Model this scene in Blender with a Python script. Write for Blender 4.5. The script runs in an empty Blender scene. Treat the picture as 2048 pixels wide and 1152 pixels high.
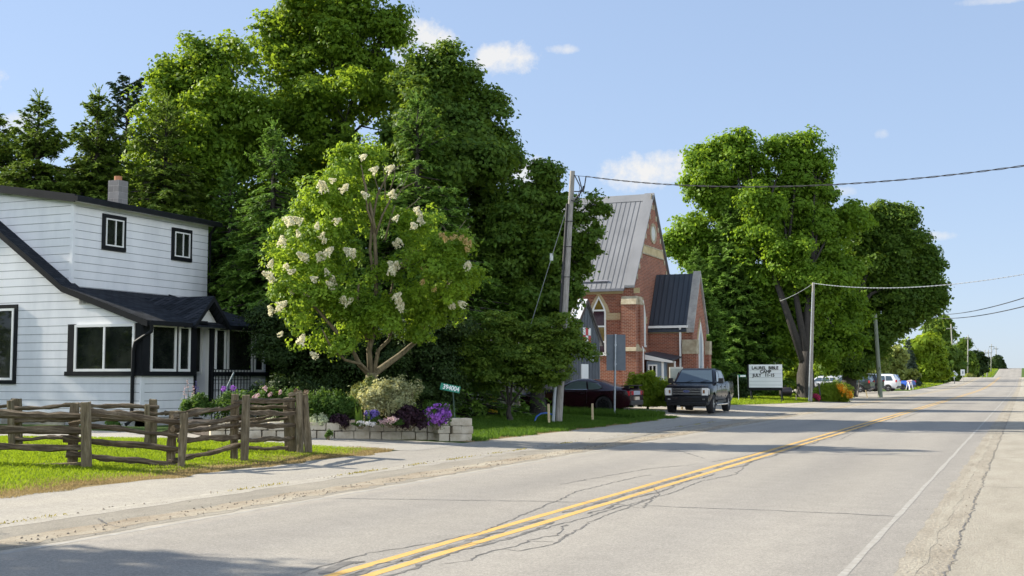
import bpy, bmesh, math
import numpy as np
from mathutils import Vector, Matrix

scene = bpy.context.scene
COL = scene.collection
rad = math.radians

# ------------------------------------------------------------------ camera, world, sun, exposure
FOC, VPX, HOR, EYE = 2400.0, 2050.0, 754.0, 1.65
PITCH = math.atan((HOR - 576) / FOC)
YAW = math.atan((VPX - 1024) * math.cos(PITCH) / FOC)
cam_data = bpy.data.cameras.new('camera')
cam = bpy.data.objects.new('camera', cam_data)
COL.objects.link(cam)
cam_data.sensor_width = 36.0
cam_data.lens = FOC / 2048 * 36.0
cam_data.clip_start = 0.1
cam_data.clip_end = 6000
cam.location = (0, 0, EYE)
cam.rotation_euler = (math.pi / 2 + PITCH, 0, YAW)
scene.camera = cam

EL, AZ = rad(30.0), rad(-94.0)          # sun elevation; azimuth measured from +Y towards +X
SUN = np.array([math.sin(AZ) * math.cos(EL), math.cos(AZ) * math.cos(EL), math.sin(EL)])
sd = bpy.data.lights.new('sun', 'SUN')
sd.energy = 4.8
sd.angle = rad(0.53)
sd.color = (1.0, 0.93, 0.80)
so = bpy.data.objects.new('sun', sd)
COL.objects.link(so)
so.rotation_euler = Vector(SUN).to_track_quat('Z', 'Y').to_euler()

C0 = np.array([0, 0, EYE])
FWD = np.array([-math.sin(YAW) * math.cos(PITCH), math.cos(YAW) * math.cos(PITCH), math.sin(PITCH)])
RGT = np.array([math.cos(YAW), math.sin(YAW), 0.0])
UPV = np.cross(RGT, FWD)


def ray(u, v):
    return FWD + (u - 1024) / FOC * RGT + (576 - v) / FOC * UPV


def P(u, v, D):
    return C0 + D * ray(u, v)


def onX(u, v, X):
    d = ray(u, v)
    return C0 + d * (X / d[0])


def onY(u, v, Y):
    d = ray(u, v)
    return C0 + d * (Y / d[1])


def onZ(u, v, z):
    d = ray(u, v)
    return C0 + d * ((z - EYE) / d[2])


world = bpy.data.worlds.new('World')
scene.world = world
world.use_nodes = True
wn, wl = world.node_tree.nodes, world.node_tree.links
wn.clear()
wout = wn.new('ShaderNodeOutputWorld')
bg = wn.new('ShaderNodeBackground')
sky = wn.new('ShaderNodeTexSky')
sky.sky_type = 'NISHITA'
sky.sun_disc = False
sky.sun_elevation = EL
sky.sun_rotation = AZ
sky.altitude = 450
sky.air_density = 1.0
sky.dust_density = 0.3
sky.ozone_density = 1.0
bg.inputs['Strength'].default_value = 0.13
wl.new(bg.outputs[0], wout.inputs[0])


def wmath(op, a, b=None, clamp=False):
    n = wn.new('ShaderNodeMath')
    n.operation = op
    n.use_clamp = clamp
    for i, x in enumerate((a, b)):
        if x is None:
            continue
        if isinstance(x, (int, float)):
            n.inputs[i].default_value = x
        else:
            wl.new(x, n.inputs[i])
    return n.outputs[0]


def wdot(vec, c):
    n = wn.new('ShaderNodeVectorMath')
    n.operation = 'DOT_PRODUCT'
    wl.new(vec, n.inputs[0])
    n.inputs[1].default_value = tuple(c)
    return n.outputs['Value']


tcn = wn.new('ShaderNodeTexCoord')
DIR = tcn.outputs['Generated']
nz = wn.new('ShaderNodeTexNoise')
nz.inputs['Scale'].default_value = 36
nz.inputs['Detail'].default_value = 8
nz.inputs['Roughness'].default_value = 0.68
wl.new(DIR, nz.inputs['Vector'])
# clouds: direction, angular half width and half height (in 1/FOC), softness
CLOUDS = [(850, 85, 62, 44, 1.0), (815, 130, 40, 60, 1.0), (1012, 116, 66, 32, 1.0), (1122, 98, 30, 10, .7), (1305, 342, 105, 36, 1.05),
          (1060, 352, 50, 40, .9), (1690, 383, 26, 9, .45), (1880, 472, 36, 9, .6), (1765, 268, 14, 10, .4), (20, 250, 55, 26, .8),
          (2000, -2, 70, 8, .5), (-180, 160, 140, 60, 1.0), (2300, 300, 160, 50, 1.0), (2700, 90, 200, 70, 1.0), (-600, -200, 260, 90, 1.0),
          (1130, 420, 60, 24, .5), (300, -500, 250, 80, 1.0), (1500, -700, 260, 90, 1.0)]
mask = None
for (u, v, a, b, s) in CLOUDS:
    c = ray(u, v)
    c = c / np.linalg.norm(c)
    e1 = np.cross(c, [0, 0, 1.0])
    e1 /= np.linalg.norm(e1)
    e2 = np.cross(e1, c)
    x = wdot(DIR, e1 * (FOC / a))
    y = wdot(DIR, e2 * (FOC / b))
    # flatter base, puffed top
    r2 = wmath('ADD', wmath('MULTIPLY', x, x), wmath('MULTIPLY', y, y))
    m = wmath('SUBTRACT', 1.0, r2)
    front = wmath('GREATER_THAN', wdot(DIR, c), 0.0)
    m = wmath('ADD', wmath('MAXIMUM', m, -1.5), wmath('MULTIPLY', wmath('SUBTRACT', front, 1.0), 5.0))
    m = wmath('ADD', wmath('MULTIPLY', m, 0.62), wmath('MULTIPLY', wmath('SUBTRACT', nz.outputs['Fac'], 0.5), 3.0))
    m = wmath('MULTIPLY', wmath('ADD', m, 0.12), 1.25, True)
    m = wmath('MULTIPLY', m, s * 0.95, True)
    mask = m if mask is None else wmath('MAXIMUM', mask, m)
mixc = wn.new('ShaderNodeMix')
mixc.data_type = 'RGBA'
wl.new(mask, mixc.inputs[0])
# a hazy summer sky: less contrast between zenith and horizon than the clear model gives
gam = wn.new('ShaderNodeGamma')
gam.inputs['Gamma'].default_value = 0.36
wl.new(sky.outputs[0], gam.inputs['Color'])
tint = wn.new('ShaderNodeMix')
tint.data_type = 'RGBA'
tint.blend_type = 'MULTIPLY'
tint.inputs[0].default_value = 1.0
wl.new(gam.outputs[0], tint.inputs[6])
tint.inputs[7].default_value = (1.13, 1.33, 1.70, 1)
wl.new(tint.outputs[2], mixc.inputs[6])
CLOUD_COL = (3.0, 3.0, 3.0, 1)
mixc.inputs[7].default_value = CLOUD_COL
# added bright cloud banks, unseen behind and right of the viewer, for fill light
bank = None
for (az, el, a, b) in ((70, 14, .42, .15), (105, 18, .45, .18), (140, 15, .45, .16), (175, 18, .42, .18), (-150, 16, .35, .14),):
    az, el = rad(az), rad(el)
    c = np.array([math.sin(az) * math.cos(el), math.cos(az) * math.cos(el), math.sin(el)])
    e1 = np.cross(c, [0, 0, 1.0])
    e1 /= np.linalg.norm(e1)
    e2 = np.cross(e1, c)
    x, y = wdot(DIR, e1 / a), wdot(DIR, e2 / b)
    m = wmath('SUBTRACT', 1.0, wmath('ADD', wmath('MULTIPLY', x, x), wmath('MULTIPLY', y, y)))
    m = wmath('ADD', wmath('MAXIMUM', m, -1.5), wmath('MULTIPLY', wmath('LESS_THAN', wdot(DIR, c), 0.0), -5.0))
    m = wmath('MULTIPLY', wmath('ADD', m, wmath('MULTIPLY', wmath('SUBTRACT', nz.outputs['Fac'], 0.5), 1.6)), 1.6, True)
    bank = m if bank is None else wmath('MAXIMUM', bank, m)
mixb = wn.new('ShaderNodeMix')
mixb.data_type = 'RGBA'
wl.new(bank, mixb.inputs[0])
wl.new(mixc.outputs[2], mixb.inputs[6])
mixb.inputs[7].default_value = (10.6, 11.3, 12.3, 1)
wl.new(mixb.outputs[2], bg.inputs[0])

scene.view_settings.view_transform = 'Standard'
scene.view_settings.look = 'None'
scene.view_settings.exposure = 1.2
scene.view_settings.gamma = 1.0
scene.view_settings.use_curve_mapping = False
scene.cycles.max_bounces = 8
scene.cycles.diffuse_bounces = 3
scene.cycles.transmission_bounces = 6
scene.cycles.transparent_max_bounces = 6

# ------------------------------------------------------------------ helpers


def tag(o, label=None, cat=None, group=None, kind=None):
    if label:
        o['label'] = label
    if cat:
        o['category'] = cat
    if group:
        o['group'] = group
    if kind:
        o['kind'] = kind
    return o


def thing(name, label, cat, loc=(0, 0, 0), rz=0.0, group=None):
    o = bpy.data.objects.new(name, None)
    o.empty_display_size = 0.3
    COL.objects.link(o)
    o.location = tuple(float(x) for x in loc)
    o.rotation_euler = (0, 0, rz)
    return tag(o, label, cat, group)


def base_of(p):
    s = np.zeros(3)
    while p is not None:
        s += np.array(p.location)
        p = p.parent
    return s


class MB:
    """collects faces of one mesh"""

    def __init__(self):
        self.v, self.f, self.m = [], [], []

    def add(self, vs, fs, mi=0):
        b = len(self.v)
        self.v.extend([tuple(float(c) for c in p) for p in vs])
        self.f.extend([tuple(b + i for i in f) for f in fs])
        self.m.extend([mi] * len(fs))
        return self

    def box(self, c, s, mi=0, rz=0.0, ax=None):
        c = np.array(c, float)
        h = np.array(s, float) / 2
        vs = [np.array([sx, sy, sz]) * h for sz in (-1, 1) for sy in (-1, 1) for sx in (-1, 1)]
        if ax is not None:
            A = np.array(ax)
            vs = [A.T @ p for p in vs]
        elif rz:
            R = np.array([[math.cos(rz), -math.sin(rz), 0], [math.sin(rz), math.cos(rz), 0], [0, 0, 1]])
            vs = [R @ p for p in vs]
        return self.add([c + p for p in vs], [(0, 2, 3, 1), (4, 5, 7, 6), (0, 1, 5, 4), (2, 6, 7, 3), (0, 4, 6, 2), (1, 3, 7, 5)], mi)

    def bb(self, x0, x1, y0, y1, z0, z1, mi=0):
        return self.box(((x0 + x1) / 2, (y0 + y1) / 2, (z0 + z1) / 2), (abs(x1 - x0), abs(y1 - y0), abs(z1 - z0)), mi)

    def prism(self, pts, off, mi=0):
        """polygon pts (3d) extruded by vector off"""
        n = len(pts)
        a = [np.array(p, float) for p in pts]
        o = np.array(off, float)
        fs = [tuple(range(n))[::-1], tuple(range(n, 2 * n))] + [(i, (i + 1) % n, n + (i + 1) % n, n + i) for i in range(n)]
        return self.add(a + [p + o for p in a], fs, mi)

    def tube(self, pts, rs, n=6, mi=0, cap=True, jit=0.0, rng=None, twist=0.0):
        pts = [np.array(p, float) for p in pts]
        if isinstance(rs, (int, float)):
            rs = [rs] * len(pts)
        t0 = pts[1] - pts[0]
        up = np.array([0, 0, 1.0]) if abs(t0[2]) < 0.9 * np.linalg.norm(t0) else np.array([1.0, 0, 0])
        vs = []
        ja = None if rng is None else 1 + jit * rng.uniform(-1, 1, n)
        for i, p in enumerate(pts):
            t = pts[min(i + 1, len(pts) - 1)] - pts[max(i - 1, 0)]
            t = t / (np.linalg.norm(t) + 1e-9)
            a = np.cross(up, t)
            a /= (np.linalg.norm(a) + 1e-9)
            b = np.cross(t, a)
            for k in range(n):
                th = 2 * math.pi * k / n + twist
                r = rs[i]
                if ja is not None:
                    r = r * ja[k] * (1 + jit * 0.6 * rng.uniform(-1, 1))
                vs.append(p + r * (math.cos(th) * a + math.sin(th) * b))
        fs = []
        for i in range(len(pts) - 1):
            for k in range(n):
                k2 = (k + 1) % n
                fs.append((i * n + k, i * n + k2, (i + 1) * n + k2, (i + 1) * n + k))
        if cap:
            fs.append(tuple(range(n))[::-1])
            fs.append(tuple((len(pts) - 1) * n + k for k in range(n)))
        return self.add(vs, fs, mi)

    def lathe(self, prof, axis, c, n=20, mi=0):
        """prof: list of (radius, offset along axis)"""
        axis = np.array(axis, float)
        axis /= np.linalg.norm(axis)
        u = np.cross(axis, [0, 0, 1.0]) if abs(axis[2]) < .9 else np.array([1.0, 0, 0])
        u /= np.linalg.norm(u)
        w = np.cross(axis, u)
        vs, fs = [], []
        for (r, o) in prof:
            for k in range(n):
                th = 2 * math.pi * k / n
                vs.append(np.array(c) + axis * o + r * (math.cos(th) * u + math.sin(th) * w))
        for i in range(len(prof) - 1):
            for k in range(n):
                k2 = (k + 1) % n
                fs.append((i * n + k, i * n + k2, (i + 1) * n + k2, (i + 1) * n + k))
        return self.add(vs, fs, mi)

    def disc(self, c, axis, r, t, n=20, mi=0):
        return self.lathe([(1e-4, -t / 2), (r, -t / 2), (r, t / 2), (1e-4, t / 2)], axis, c, n, mi)

    def build(self, name, mats, parent=None, smooth=False, world=True, kind=None, bevel=0.0, auto=None):
        v = np.array(self.v, float)
        if parent is not None and world:
            v = v - base_of(parent)
        me = bpy.data.meshes.new(name)
        me.from_pydata([tuple(p) for p in v], [], self.f)
        if not isinstance(mats, (list, tuple)):
            mats = [mats]
        for m in mats:
            me.materials.append(m)
        if len(mats) > 1:
            me.polygons.foreach_set('material_index', self.m)
        bm = bmesh.new()
        bm.from_mesh(me)
        bmesh.ops.recalc_face_normals(bm, faces=bm.faces)
        if bevel:
            es = [e for e in bm.edges if len(e.link_faces) == 2 and e.calc_face_angle(0) > 0.5]
            bmesh.ops.bevel(bm, geom=es, offset=bevel, segments=2, affect='EDGES', profile=0.6)
        bm.to_mesh(me)
        bm.free()
        if smooth:
            me.polygons.foreach_set('use_smooth', [True] * len(me.polygons))
            if auto:
                me.set_sharp_from_angle(angle=rad(auto))
        me.update()
        o = bpy.data.objects.new(name, me)
        COL.objects.link(o)
        o.parent = parent
        if kind:
            o['kind'] = kind
        return o


# ------------------------------------------------------------------ materials
MATS = {}


def node_mat(name):
    m = bpy.data.materials.new(name)
    m.use_nodes = True
    nt = m.node_tree
    nt.nodes.clear()
    out = nt.nodes.new('ShaderNodeOutputMaterial')
    return m, nt, out


def lk(nt, a, b):
    nt.links.new(a, b)


def mth(nt, op, a, b=None, c=None, clamp=False):
    n = nt.nodes.new('ShaderNodeMath')
    n.operation = op
    n.use_clamp = clamp
    for i, x in enumerate((a, b, c)):
        if x is None:
            continue
        if isinstance(x, (int, float)):
            n.inputs[i].default_value = x
        else:
            lk(nt, x, n.inputs[i])
    return n.outputs[0]


def noise(nt, scale, detail=4, rough=0.55, vec=None, stretch=None):
    n = nt.nodes.new('ShaderNodeTexNoise')
    n.inputs['Scale'].default_value = scale
    n.inputs['Detail'].default_value = detail
    n.inputs['Roughness'].default_value = rough
    if vec is None:
        tc = nt.nodes.new('ShaderNodeTexCoord')
        vec = tc.outputs['Object']
    if stretch:
        mp = nt.nodes.new('ShaderNodeMapping')
        mp.inputs['Scale'].default_value = stretch
        lk(nt, vec, mp.inputs['Vector'])
        vec = mp.outputs[0]
    lk(nt, vec, n.inputs['Vector'])
    return n.outputs['Fac']


def ramp(nt, fac, stops):
    n = nt.nodes.new('ShaderNodeValToRGB')
    e = n.color_ramp.elements
    while len(e) < len(stops):
        e.new(0.5)
    for i, (p, c) in enumerate(stops):
        e[i].position = p
        e[i].color = (*c, 1) if len(c) == 3 else c
    lk(nt, fac, n.inputs[0])
    return n.outputs[0]


def mixcol(nt, fac, a, b, mode='MIX'):
    n = nt.nodes.new('ShaderNodeMix')
    n.data_type = 'RGBA'
    n.blend_type = mode
    if isinstance(fac, (int, float)):
        n.inputs[0].default_value = fac
    else:
        lk(nt, fac, n.inputs[0])
    for i, x in ((6, a), (7, b)):
        if isinstance(x, (tuple, list)):
            n.inputs[i].default_value = (*x, 1) if len(x) == 3 else x
        else:
            lk(nt, x, n.inputs[i])
    return n.outputs[2]


def principled(nt, out, col, rough=0.6, metal=0.0, spec=0.5, bump=None, bdist=0.01, bstr=0.5, coat=0.0):
    b = nt.nodes.new('ShaderNodeBsdfPrincipled')
    if isinstance(col, (tuple, list)):
        b.inputs['Base Color'].default_value = (*col, 1)
    else:
        lk(nt, col, b.inputs['Base Color'])
    if isinstance(rough, (int, float)):
        b.inputs['Roughness'].default_value = rough
    else:
        lk(nt, rough, b.inputs['Roughness'])
    b.inputs['Metallic'].default_value = metal
    b.inputs['Specular IOR Level'].default_value = spec
    b.inputs['Coat Weight'].default_value = coat
    b.inputs['Coat Roughness'].default_value = 0.04
    if bump is not None:
        bn = nt.nodes.new('ShaderNodeBump')
        bn.inputs['Strength'].default_value = bstr
        bn.inputs['Distance'].default_value = bdist
        lk(nt, bump, bn.inputs['Height'])
        lk(nt, bn.outputs[0], b.inputs['Normal'])
    lk(nt, b.outputs[0], out.inputs[0])
    return b


def pm(name, c1, c2=None, scale=3.0, rough=0.6, metal=0.0, spec=0.5, bscale=0, bdist=0.01, stretch=None, coat=0.0, lo=0.35, hi=0.65, detail=5):
    """two tone noisy surface"""
    if name in MATS:
        return MATS[name]
    m, nt, out = node_mat(name)
    col = c1
    if c2 is not None:
        col = ramp(nt, noise(nt, scale, detail, 0.6, None, stretch), [(lo, c1), (hi, c2)])
    bump = noise(nt, bscale, 4, 0.6, None, stretch) if bscale else None
    principled(nt, out, col, rough, metal, spec, bump, bdist, 0.6, coat)
    MATS[name] = m
    return m


def leaf_mat(name, c1, c2, trans=0.45, tcol=None, gloss=0.35, hue=None):
    """leaf: diffuse + light passing through; tone attribute varies leaf by leaf"""
    if name in MATS:
        return MATS[name]
    if c2[1] > c2[0] and c2[1] > c2[2]:            # greens only
        c1 = (c1[0] * 1.36, c1[1] * 1.36, c1[2] * 1.0)
        c2 = (c2[0] * 1.34, c2[1] * 1.34, c2[2] * 1.0)
    m, nt, out = node_mat(name)
    at = nt.nodes.new('ShaderNodeAttribute')
    at.attribute_name = 'tone'
    col = ramp(nt, at.outputs['Fac'], [(0.0, c1), (1.0, c2)])
    if tcol is None:
        tcol = tuple(min(1, x * k) for x, k in zip(c2, (1.9, 1.55, 0.8)))
    b = nt.nodes.new('ShaderNodeBsdfPrincipled')
    lk(nt, col, b.inputs['Base Color'])
    b.inputs['Roughness'].default_value = 0.55
    b.inputs['Specular IOR Level'].default_value = gloss * .5
    t = nt.nodes.new('ShaderNodeBsdfTranslucent')
    tc = mixcol(nt, 0.55, col, tcol)
    lk(nt, tc, t.inputs['Color'])
    mx = nt.nodes.new('ShaderNodeMixShader')
    mx.inputs[0].default_value = trans
    lk(nt, b.outputs[0], mx.inputs[1])
    lk(nt, t.outputs[0], mx.inputs[2])
    lk(nt, mx.outputs[0], out.inputs[0])
    MATS[name] = m
    return m


def glass_mat(name, col=(0.012, 0.014, 0.014), rough=0.03, spec=0.5):
    if name in MATS:
        return MATS[name]
    m, nt, out = node_mat(name)
    principled(nt, out, col, rough, 0, spec)
    MATS[name] = m
    return m


def brick_mat(name, c1, c2, mortar, bw=0.215, bh=0.075, horizontal_axis='XY', stain=True):
    if name in MATS:
        return MATS[name]
    m, nt, out = node_mat(name)
    ge = nt.nodes.new('ShaderNodeNewGeometry')
    sp = nt.nodes.new('ShaderNodeSeparateXYZ')
    lk(nt, ge.outputs['Position'], sp.inputs[0])
    h = mth(nt, 'ADD', sp.outputs[0], sp.outputs[1])
    cb = nt.nodes.new('ShaderNodeCombineXYZ')
    lk(nt, h, cb.inputs[0])
    lk(nt, sp.outputs[2], cb.inputs[1])
    bt = nt.nodes.new('ShaderNodeTexBrick')
    lk(nt, cb.outputs[0], bt.inputs['Vector'])
    bt.inputs['Scale'].default_value = 1.0
    bt.inputs['Brick Width'].default_value = bw
    bt.inputs['Row Height'].default_value = bh
    bt.inputs['Mortar Size'].default_value = 0.008
    bt.inputs['Mortar Smooth'].default_value = 0.1
    bt.inputs['Color1'].default_value = (*c1, 1)
    bt.inputs['Color2'].default_value = (*c2, 1)
    bt.inputs['Mortar'].default_value = (*mortar, 1)
    col = bt.outputs['Color']
    nn = noise(nt, 1.3, 5, 0.6, ge.outputs['Position'])
    col = mixcol(nt, 0.8, col, ramp(nt, nn, [(0.3, (0.78, 0.76, 0.76)), (0.7, (1.15, 1.12, 1.1))]), 'MULTIPLY')
    principled(nt, out, col, 0.85, 0, 0.25, bt.outputs['Fac'], -0.006, 0.8)
    MATS[name] = m
    return m


# ------------------------------------------------------------------ terrain
PY = np.array([-100, 0, 150, 200, 250, 285, 315, 350, 400, 450, 520, 600, 900, 1500.0])
PZ = np.array([0, 0, 0.0, 0.28, 0.95, 1.50, 1.50, 0.9, 1.5, 3.0, 5.1, 5.2, 3.0, 0.0])


def zprof(y):
    y = np.asarray(y, float)
    m = np.zeros(len(PY))
    m[1:-1] = (PZ[2:] - PZ[:-2]) / (PY[2:] - PY[:-2])
    i = np.clip(np.searchsorted(PY, y) - 1, 0, len(PY) - 2)
    h = PY[i + 1] - PY[i]
    t = np.clip((y - PY[i]) / h, 0, 1)
    return ((2 * t**3 - 3 * t**2 + 1) * PZ[i] + (t**3 - 2 * t**2 + t) * h * m[i] + (-2 * t**3 + 3 * t**2) * PZ[i + 1] + (t**3 - t**2) * h * m[i + 1])


def zt(x, y):
    x = np.asarray(x, float)
    t = np.clip((-10.5 - x) / 7.5, 0, 1)
    s = t * t * (3 - 2 * t)
    far = np.clip((np.asarray(y, float) - 330) / 120, 0, 1)
    return zprof(y) + 0.24 * s + far * 1.3 * np.clip((-10.5 - x) / 20, 0, 1)


def G(u, v):
    """point of the terrain seen at a pixel"""
    z = 0.0
    p = None
    for _ in range(12):
        p = onZ(u, v, z)
        z = float(zt(p[0], p[1]))
    p[2] = z
    return p


def gz(x, y):
    return float(zt(x, y))


def ground_at(u, D):
    """ground point in pixel column u at depth D"""
    p = P(u, HOR, D)
    return np.array([p[0], p[1], gz(p[0], p[1])])


YL = np.concatenate([np.arange(-40, 130, 1.0), np.arange(130, 700, 5.0), [800, 1000, 1500.0]])
XL = np.concatenate([[-900, -400, -200, -120, -80, -60], np.arange(-46, -8.5, 0.5), [-5, -1.4, 0, 2.5, 6, 15, 40, 120, 400, 900]])


def grid_mesh(name, X, Y, dz, mat, kind='structure'):
    nx, ny = X.shape
    Z = zt(X, Y) + dz
    v = np.stack([X, Y, Z], -1).reshape(-1, 3)
    i, j = np.meshgrid(np.arange(nx - 1), np.arange(ny - 1), indexing='ij')
    a = (i * ny + j).ravel()
    f = np.stack([a, a + ny, a + ny + 1, a + 1], 1)
    me = bpy.data.meshes.new(name)
    me.from_pydata(v.tolist(), [], f.tolist())
    me.materials.append(mat)
    me.polygons.foreach_set('use_smooth', [True] * len(me.polygons))
    o = bpy.data.objects.new(name, me)
    COL.objects.link(o)
    o['kind'] = kind
    return o


def strip(name, xl, xr, y0, y1, dz, mat, nx=2, ys=None, kind='structure'):
    """sheet along the road between x = xl(y) and x = xr(y)"""
    ys = YL[(YL >= y0) & (YL <= y1)] if ys is None else np.asarray(ys, float)
    fl = xl if callable(xl) else (lambda y: np.full_like(y, xl))
    fr = xr if callable(xr) else (lambda y: np.full_like(y, xr))
    t = np.linspace(0, 1, nx)[:, None]
    X = fl(ys)[None, :] * (1 - t) + fr(ys)[None, :] * t
    Y = np.repeat(ys[None, :], nx, 0)
    return grid_mesh(name, X, Y, dz, mat, kind)


def pl(xs, ys):
    xs, ys = np.array(xs, float), np.array(ys, float)
    return lambda y: np.interp(y, ys, xs)
# ------------------------------------------------------------------ ground materials


def ground_mat():
    m, nt, out = node_mat('lawn_soil')
    ge = nt.nodes.new('ShaderNodeNewGeometry')
    pos = ge.outputs['Position']
    g = ramp(nt, noise(nt, 0.9, 6, 0.65, pos), [(0.3, (0.045, 0.085, 0.016)), (0.55, (0.075, 0.125, 0.022)), (0.8, (0.13, 0.15, 0.04))])
    f = noise(nt, 45, 3, 0.6, pos)
    col = mixcol(nt, 0.7, g, ramp(nt, f, [(0.3, (0.55, 0.55, 0.5)), (0.7, (1.35, 1.35, 1.2))]), 'MULTIPLY')
    principled(nt, out, col, 0.9, 0, 0.15, f, 0.03, 0.8)
    return m


def asphalt_mat(name, base, dust, lane=False, grain=260):
    m, nt, out = node_mat(name)
    ge = nt.nodes.new('ShaderNodeNewGeometry')
    pos = ge.outputs['Position']
    big = noise(nt, 0.35, 5, 0.6, pos, (1.0, 0.18, 1.0))
    mid = noise(nt, 3.0, 5, 0.65, pos)
    fine = noise(nt, 95, 2, 0.8, pos)
    agg = noise(nt, 28, 3, 0.75, pos)
    col = ramp(nt, big, [(0.3, base), (0.75, dust)])
    col = mixcol(nt, 0.5, col, ramp(nt, mid, [(0.3, (0.84, 0.84, 0.84)), (0.7, (1.12, 1.12, 1.12))]), 'MULTIPLY')
    col = mixcol(nt, 0.85, col, ramp(nt, fine, [(0.25, (0.55, 0.55, 0.55)), (0.75, (1.45, 1.45, 1.45))]), 'MULTIPLY')
    col = mixcol(nt, 0.6, col, ramp(nt, agg, [(0.3, (0.66, 0.66, 0.67)), (0.7, (1.34, 1.34, 1.31))]), 'MULTIPLY')
    if lane:
        sp = nt.nodes.new('ShaderNodeSeparateXYZ')
        lk(nt, pos, sp.inputs[0])
        # paler worn wheel tracks
        w = mth(nt, 'COSINE', mth(nt, 'MULTIPLY', mth(nt, 'ADD', sp.outputs[0], 4.3), 2 * math.pi / 1.87))
        col = mixcol(nt, 0.55, col, ramp(nt, mth(nt, 'MULTIPLY_ADD', w, 0.5, 0.5), [(0.0, (0.92, 0.92, 0.93)), (1.0, (1.09, 1.08, 1.06))]), 'MULTIPLY')
        # dust towards the left verge and fine dark oil specks
        e = mth(nt, 'MULTIPLY_ADD', sp.outputs[0], -1.6, -13.6, clamp=True)
        e = mth(nt, 'MULTIPLY', e, mth(nt, 'MULTIPLY', mid, 1.6, clamp=True))
        col = mixcol(nt, e, col, (0.44, 0.39, 0.31))
    principled(nt, out, col, 0.82, 0, 0.3, fine, 0.006, 0.7)
    return m


def gravel_mat(name, a, b, c, scale=34):
    m, nt, out = node_mat(name)
    ge = nt.nodes.new('ShaderNodeNewGeometry')
    pos = ge.outputs['Position']
    n1 = noise(nt, 1.2, 6, 0.65, pos, (1.6, 0.5, 1))
    n2 = noise(nt, scale, 4, 0.7, pos)
    col = ramp(nt, n1, [(0.28, a), (0.5, b), (0.75, c)])
    col = mixcol(nt, 0.8, col, ramp(nt, n2, [(0.3, (0.65, 0.64, 0.62)), (0.7, (1.25, 1.25, 1.22))]), 'MULTIPLY')
    principled(nt, out, col, 0.95, 0, 0.15, n2, 0.03, 0.9)
    return m


M_GROUND = ground_mat()
M_ROAD = asphalt_mat('road_asphalt', (0.245, 0.225, 0.196), (0.315, 0.29, 0.252), True)
M_PATH = asphalt_mat('path_asphalt', (0.27, 0.25, 0.22), (0.40, 0.36, 0.29))
M_DRIVE = asphalt_mat('drive_asphalt', (0.30, 0.28, 0.25), (0.38, 0.35, 0.30))
M_GRAVEL = gravel_mat('shoulder_gravel', (0.26, 0.205, 0.145), (0.37, 0.315, 0.24), (0.47, 0.43, 0.35))
M_LOT = gravel_mat('lot_gravel', (0.30, 0.27, 0.22), (0.40, 0.365, 0.31), (0.47, 0.43, 0.36))
M_CONC = gravel_mat('pavement_concrete', (0.33, 0.30, 0.245), (0.385, 0.35, 0.29), (0.43, 0.395, 0.33), 55)
M_SAND = gravel_mat('kerb_sand', (0.27, 0.235, 0.185), (0.33, 0.295, 0.24), (0.39, 0.355, 0.29), 24)

X, Y = np.meshgrid(XL, YL, indexing='ij')
grid_mesh('ground', X, Y, 0.0, M_GROUND)
rng = np.random.default_rng(7)
strip('road', -9.05, -1.05, -40, 1500, 0.006, M_ROAD, 9)


def wob(x, amp, seed, step=1.0, y0=-40, y1=400):
    r = np.random.default_rng(seed)
    ys = np.arange(y0, y1, step)
    xs = x + amp * r.uniform(-1, 1, len(ys))
    return lambda y: np.interp(y, ys, xs)


ysf = np.concatenate([np.arange(-5, 60, 0.25), np.arange(60, 160, 1.0), np.arange(160, 330, 5.0)])
M_APRON = gravel_mat('grey_apron', (0.27, 0.245, 0.205), (0.32, 0.292, 0.245), (0.38, 0.345, 0.285), 48)
strip('gravel_shoulder', wob(-10.5, .10, 1, .6), wob(-8.97, .05, 2, .3), 0, 0, 0.008, M_APRON, 4, ysf)
strip('sand_drift', wob(-9.62, .10, 41, .3), wob(-9.12, .09, 42, .25), 0, 0, 0.0098, M_GRAVEL, 3, ysf)
rc = np.random.default_rng(43)
mb = MB()
for _ in range(1500):
    y = rc.uniform(6, 45)
    x = rc.choice([rc.normal(-9.35, .16), rc.normal(-10.6, .12), rc.normal(-0.85, .12)], p=[.62, .18, .2])
    r_ = rc.uniform(.005, .021) * (1 if x < -5 else .55)
    p = np.array((x, y, gz(x, y) + .010 + r_ * .2))
    vs = [p + r_ * np.array(v) * rc.uniform(.6, 1.2, 3) for v in ((1, 0, 0), (-1, 0, 0), (0, 1, 0), (0, -1, 0), (0, 0, .7), (0, 0, -.5))]
    mb.add(vs, [(0, 2, 4), (2, 1, 4), (1, 3, 4), (3, 0, 4), (2, 0, 5), (1, 2, 5), (3, 1, 5), (0, 3, 5)])
mb.build('loose_stones', pm('stone_clod', (.13, .10, .07), (.34, .29, .22), 2, .95), kind='stuff')
strip('asphalt_path', -12.60, wob(-10.28, .10, 3, .4), 0, 0, 0.010, M_PATH, 5, ysf)
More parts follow.
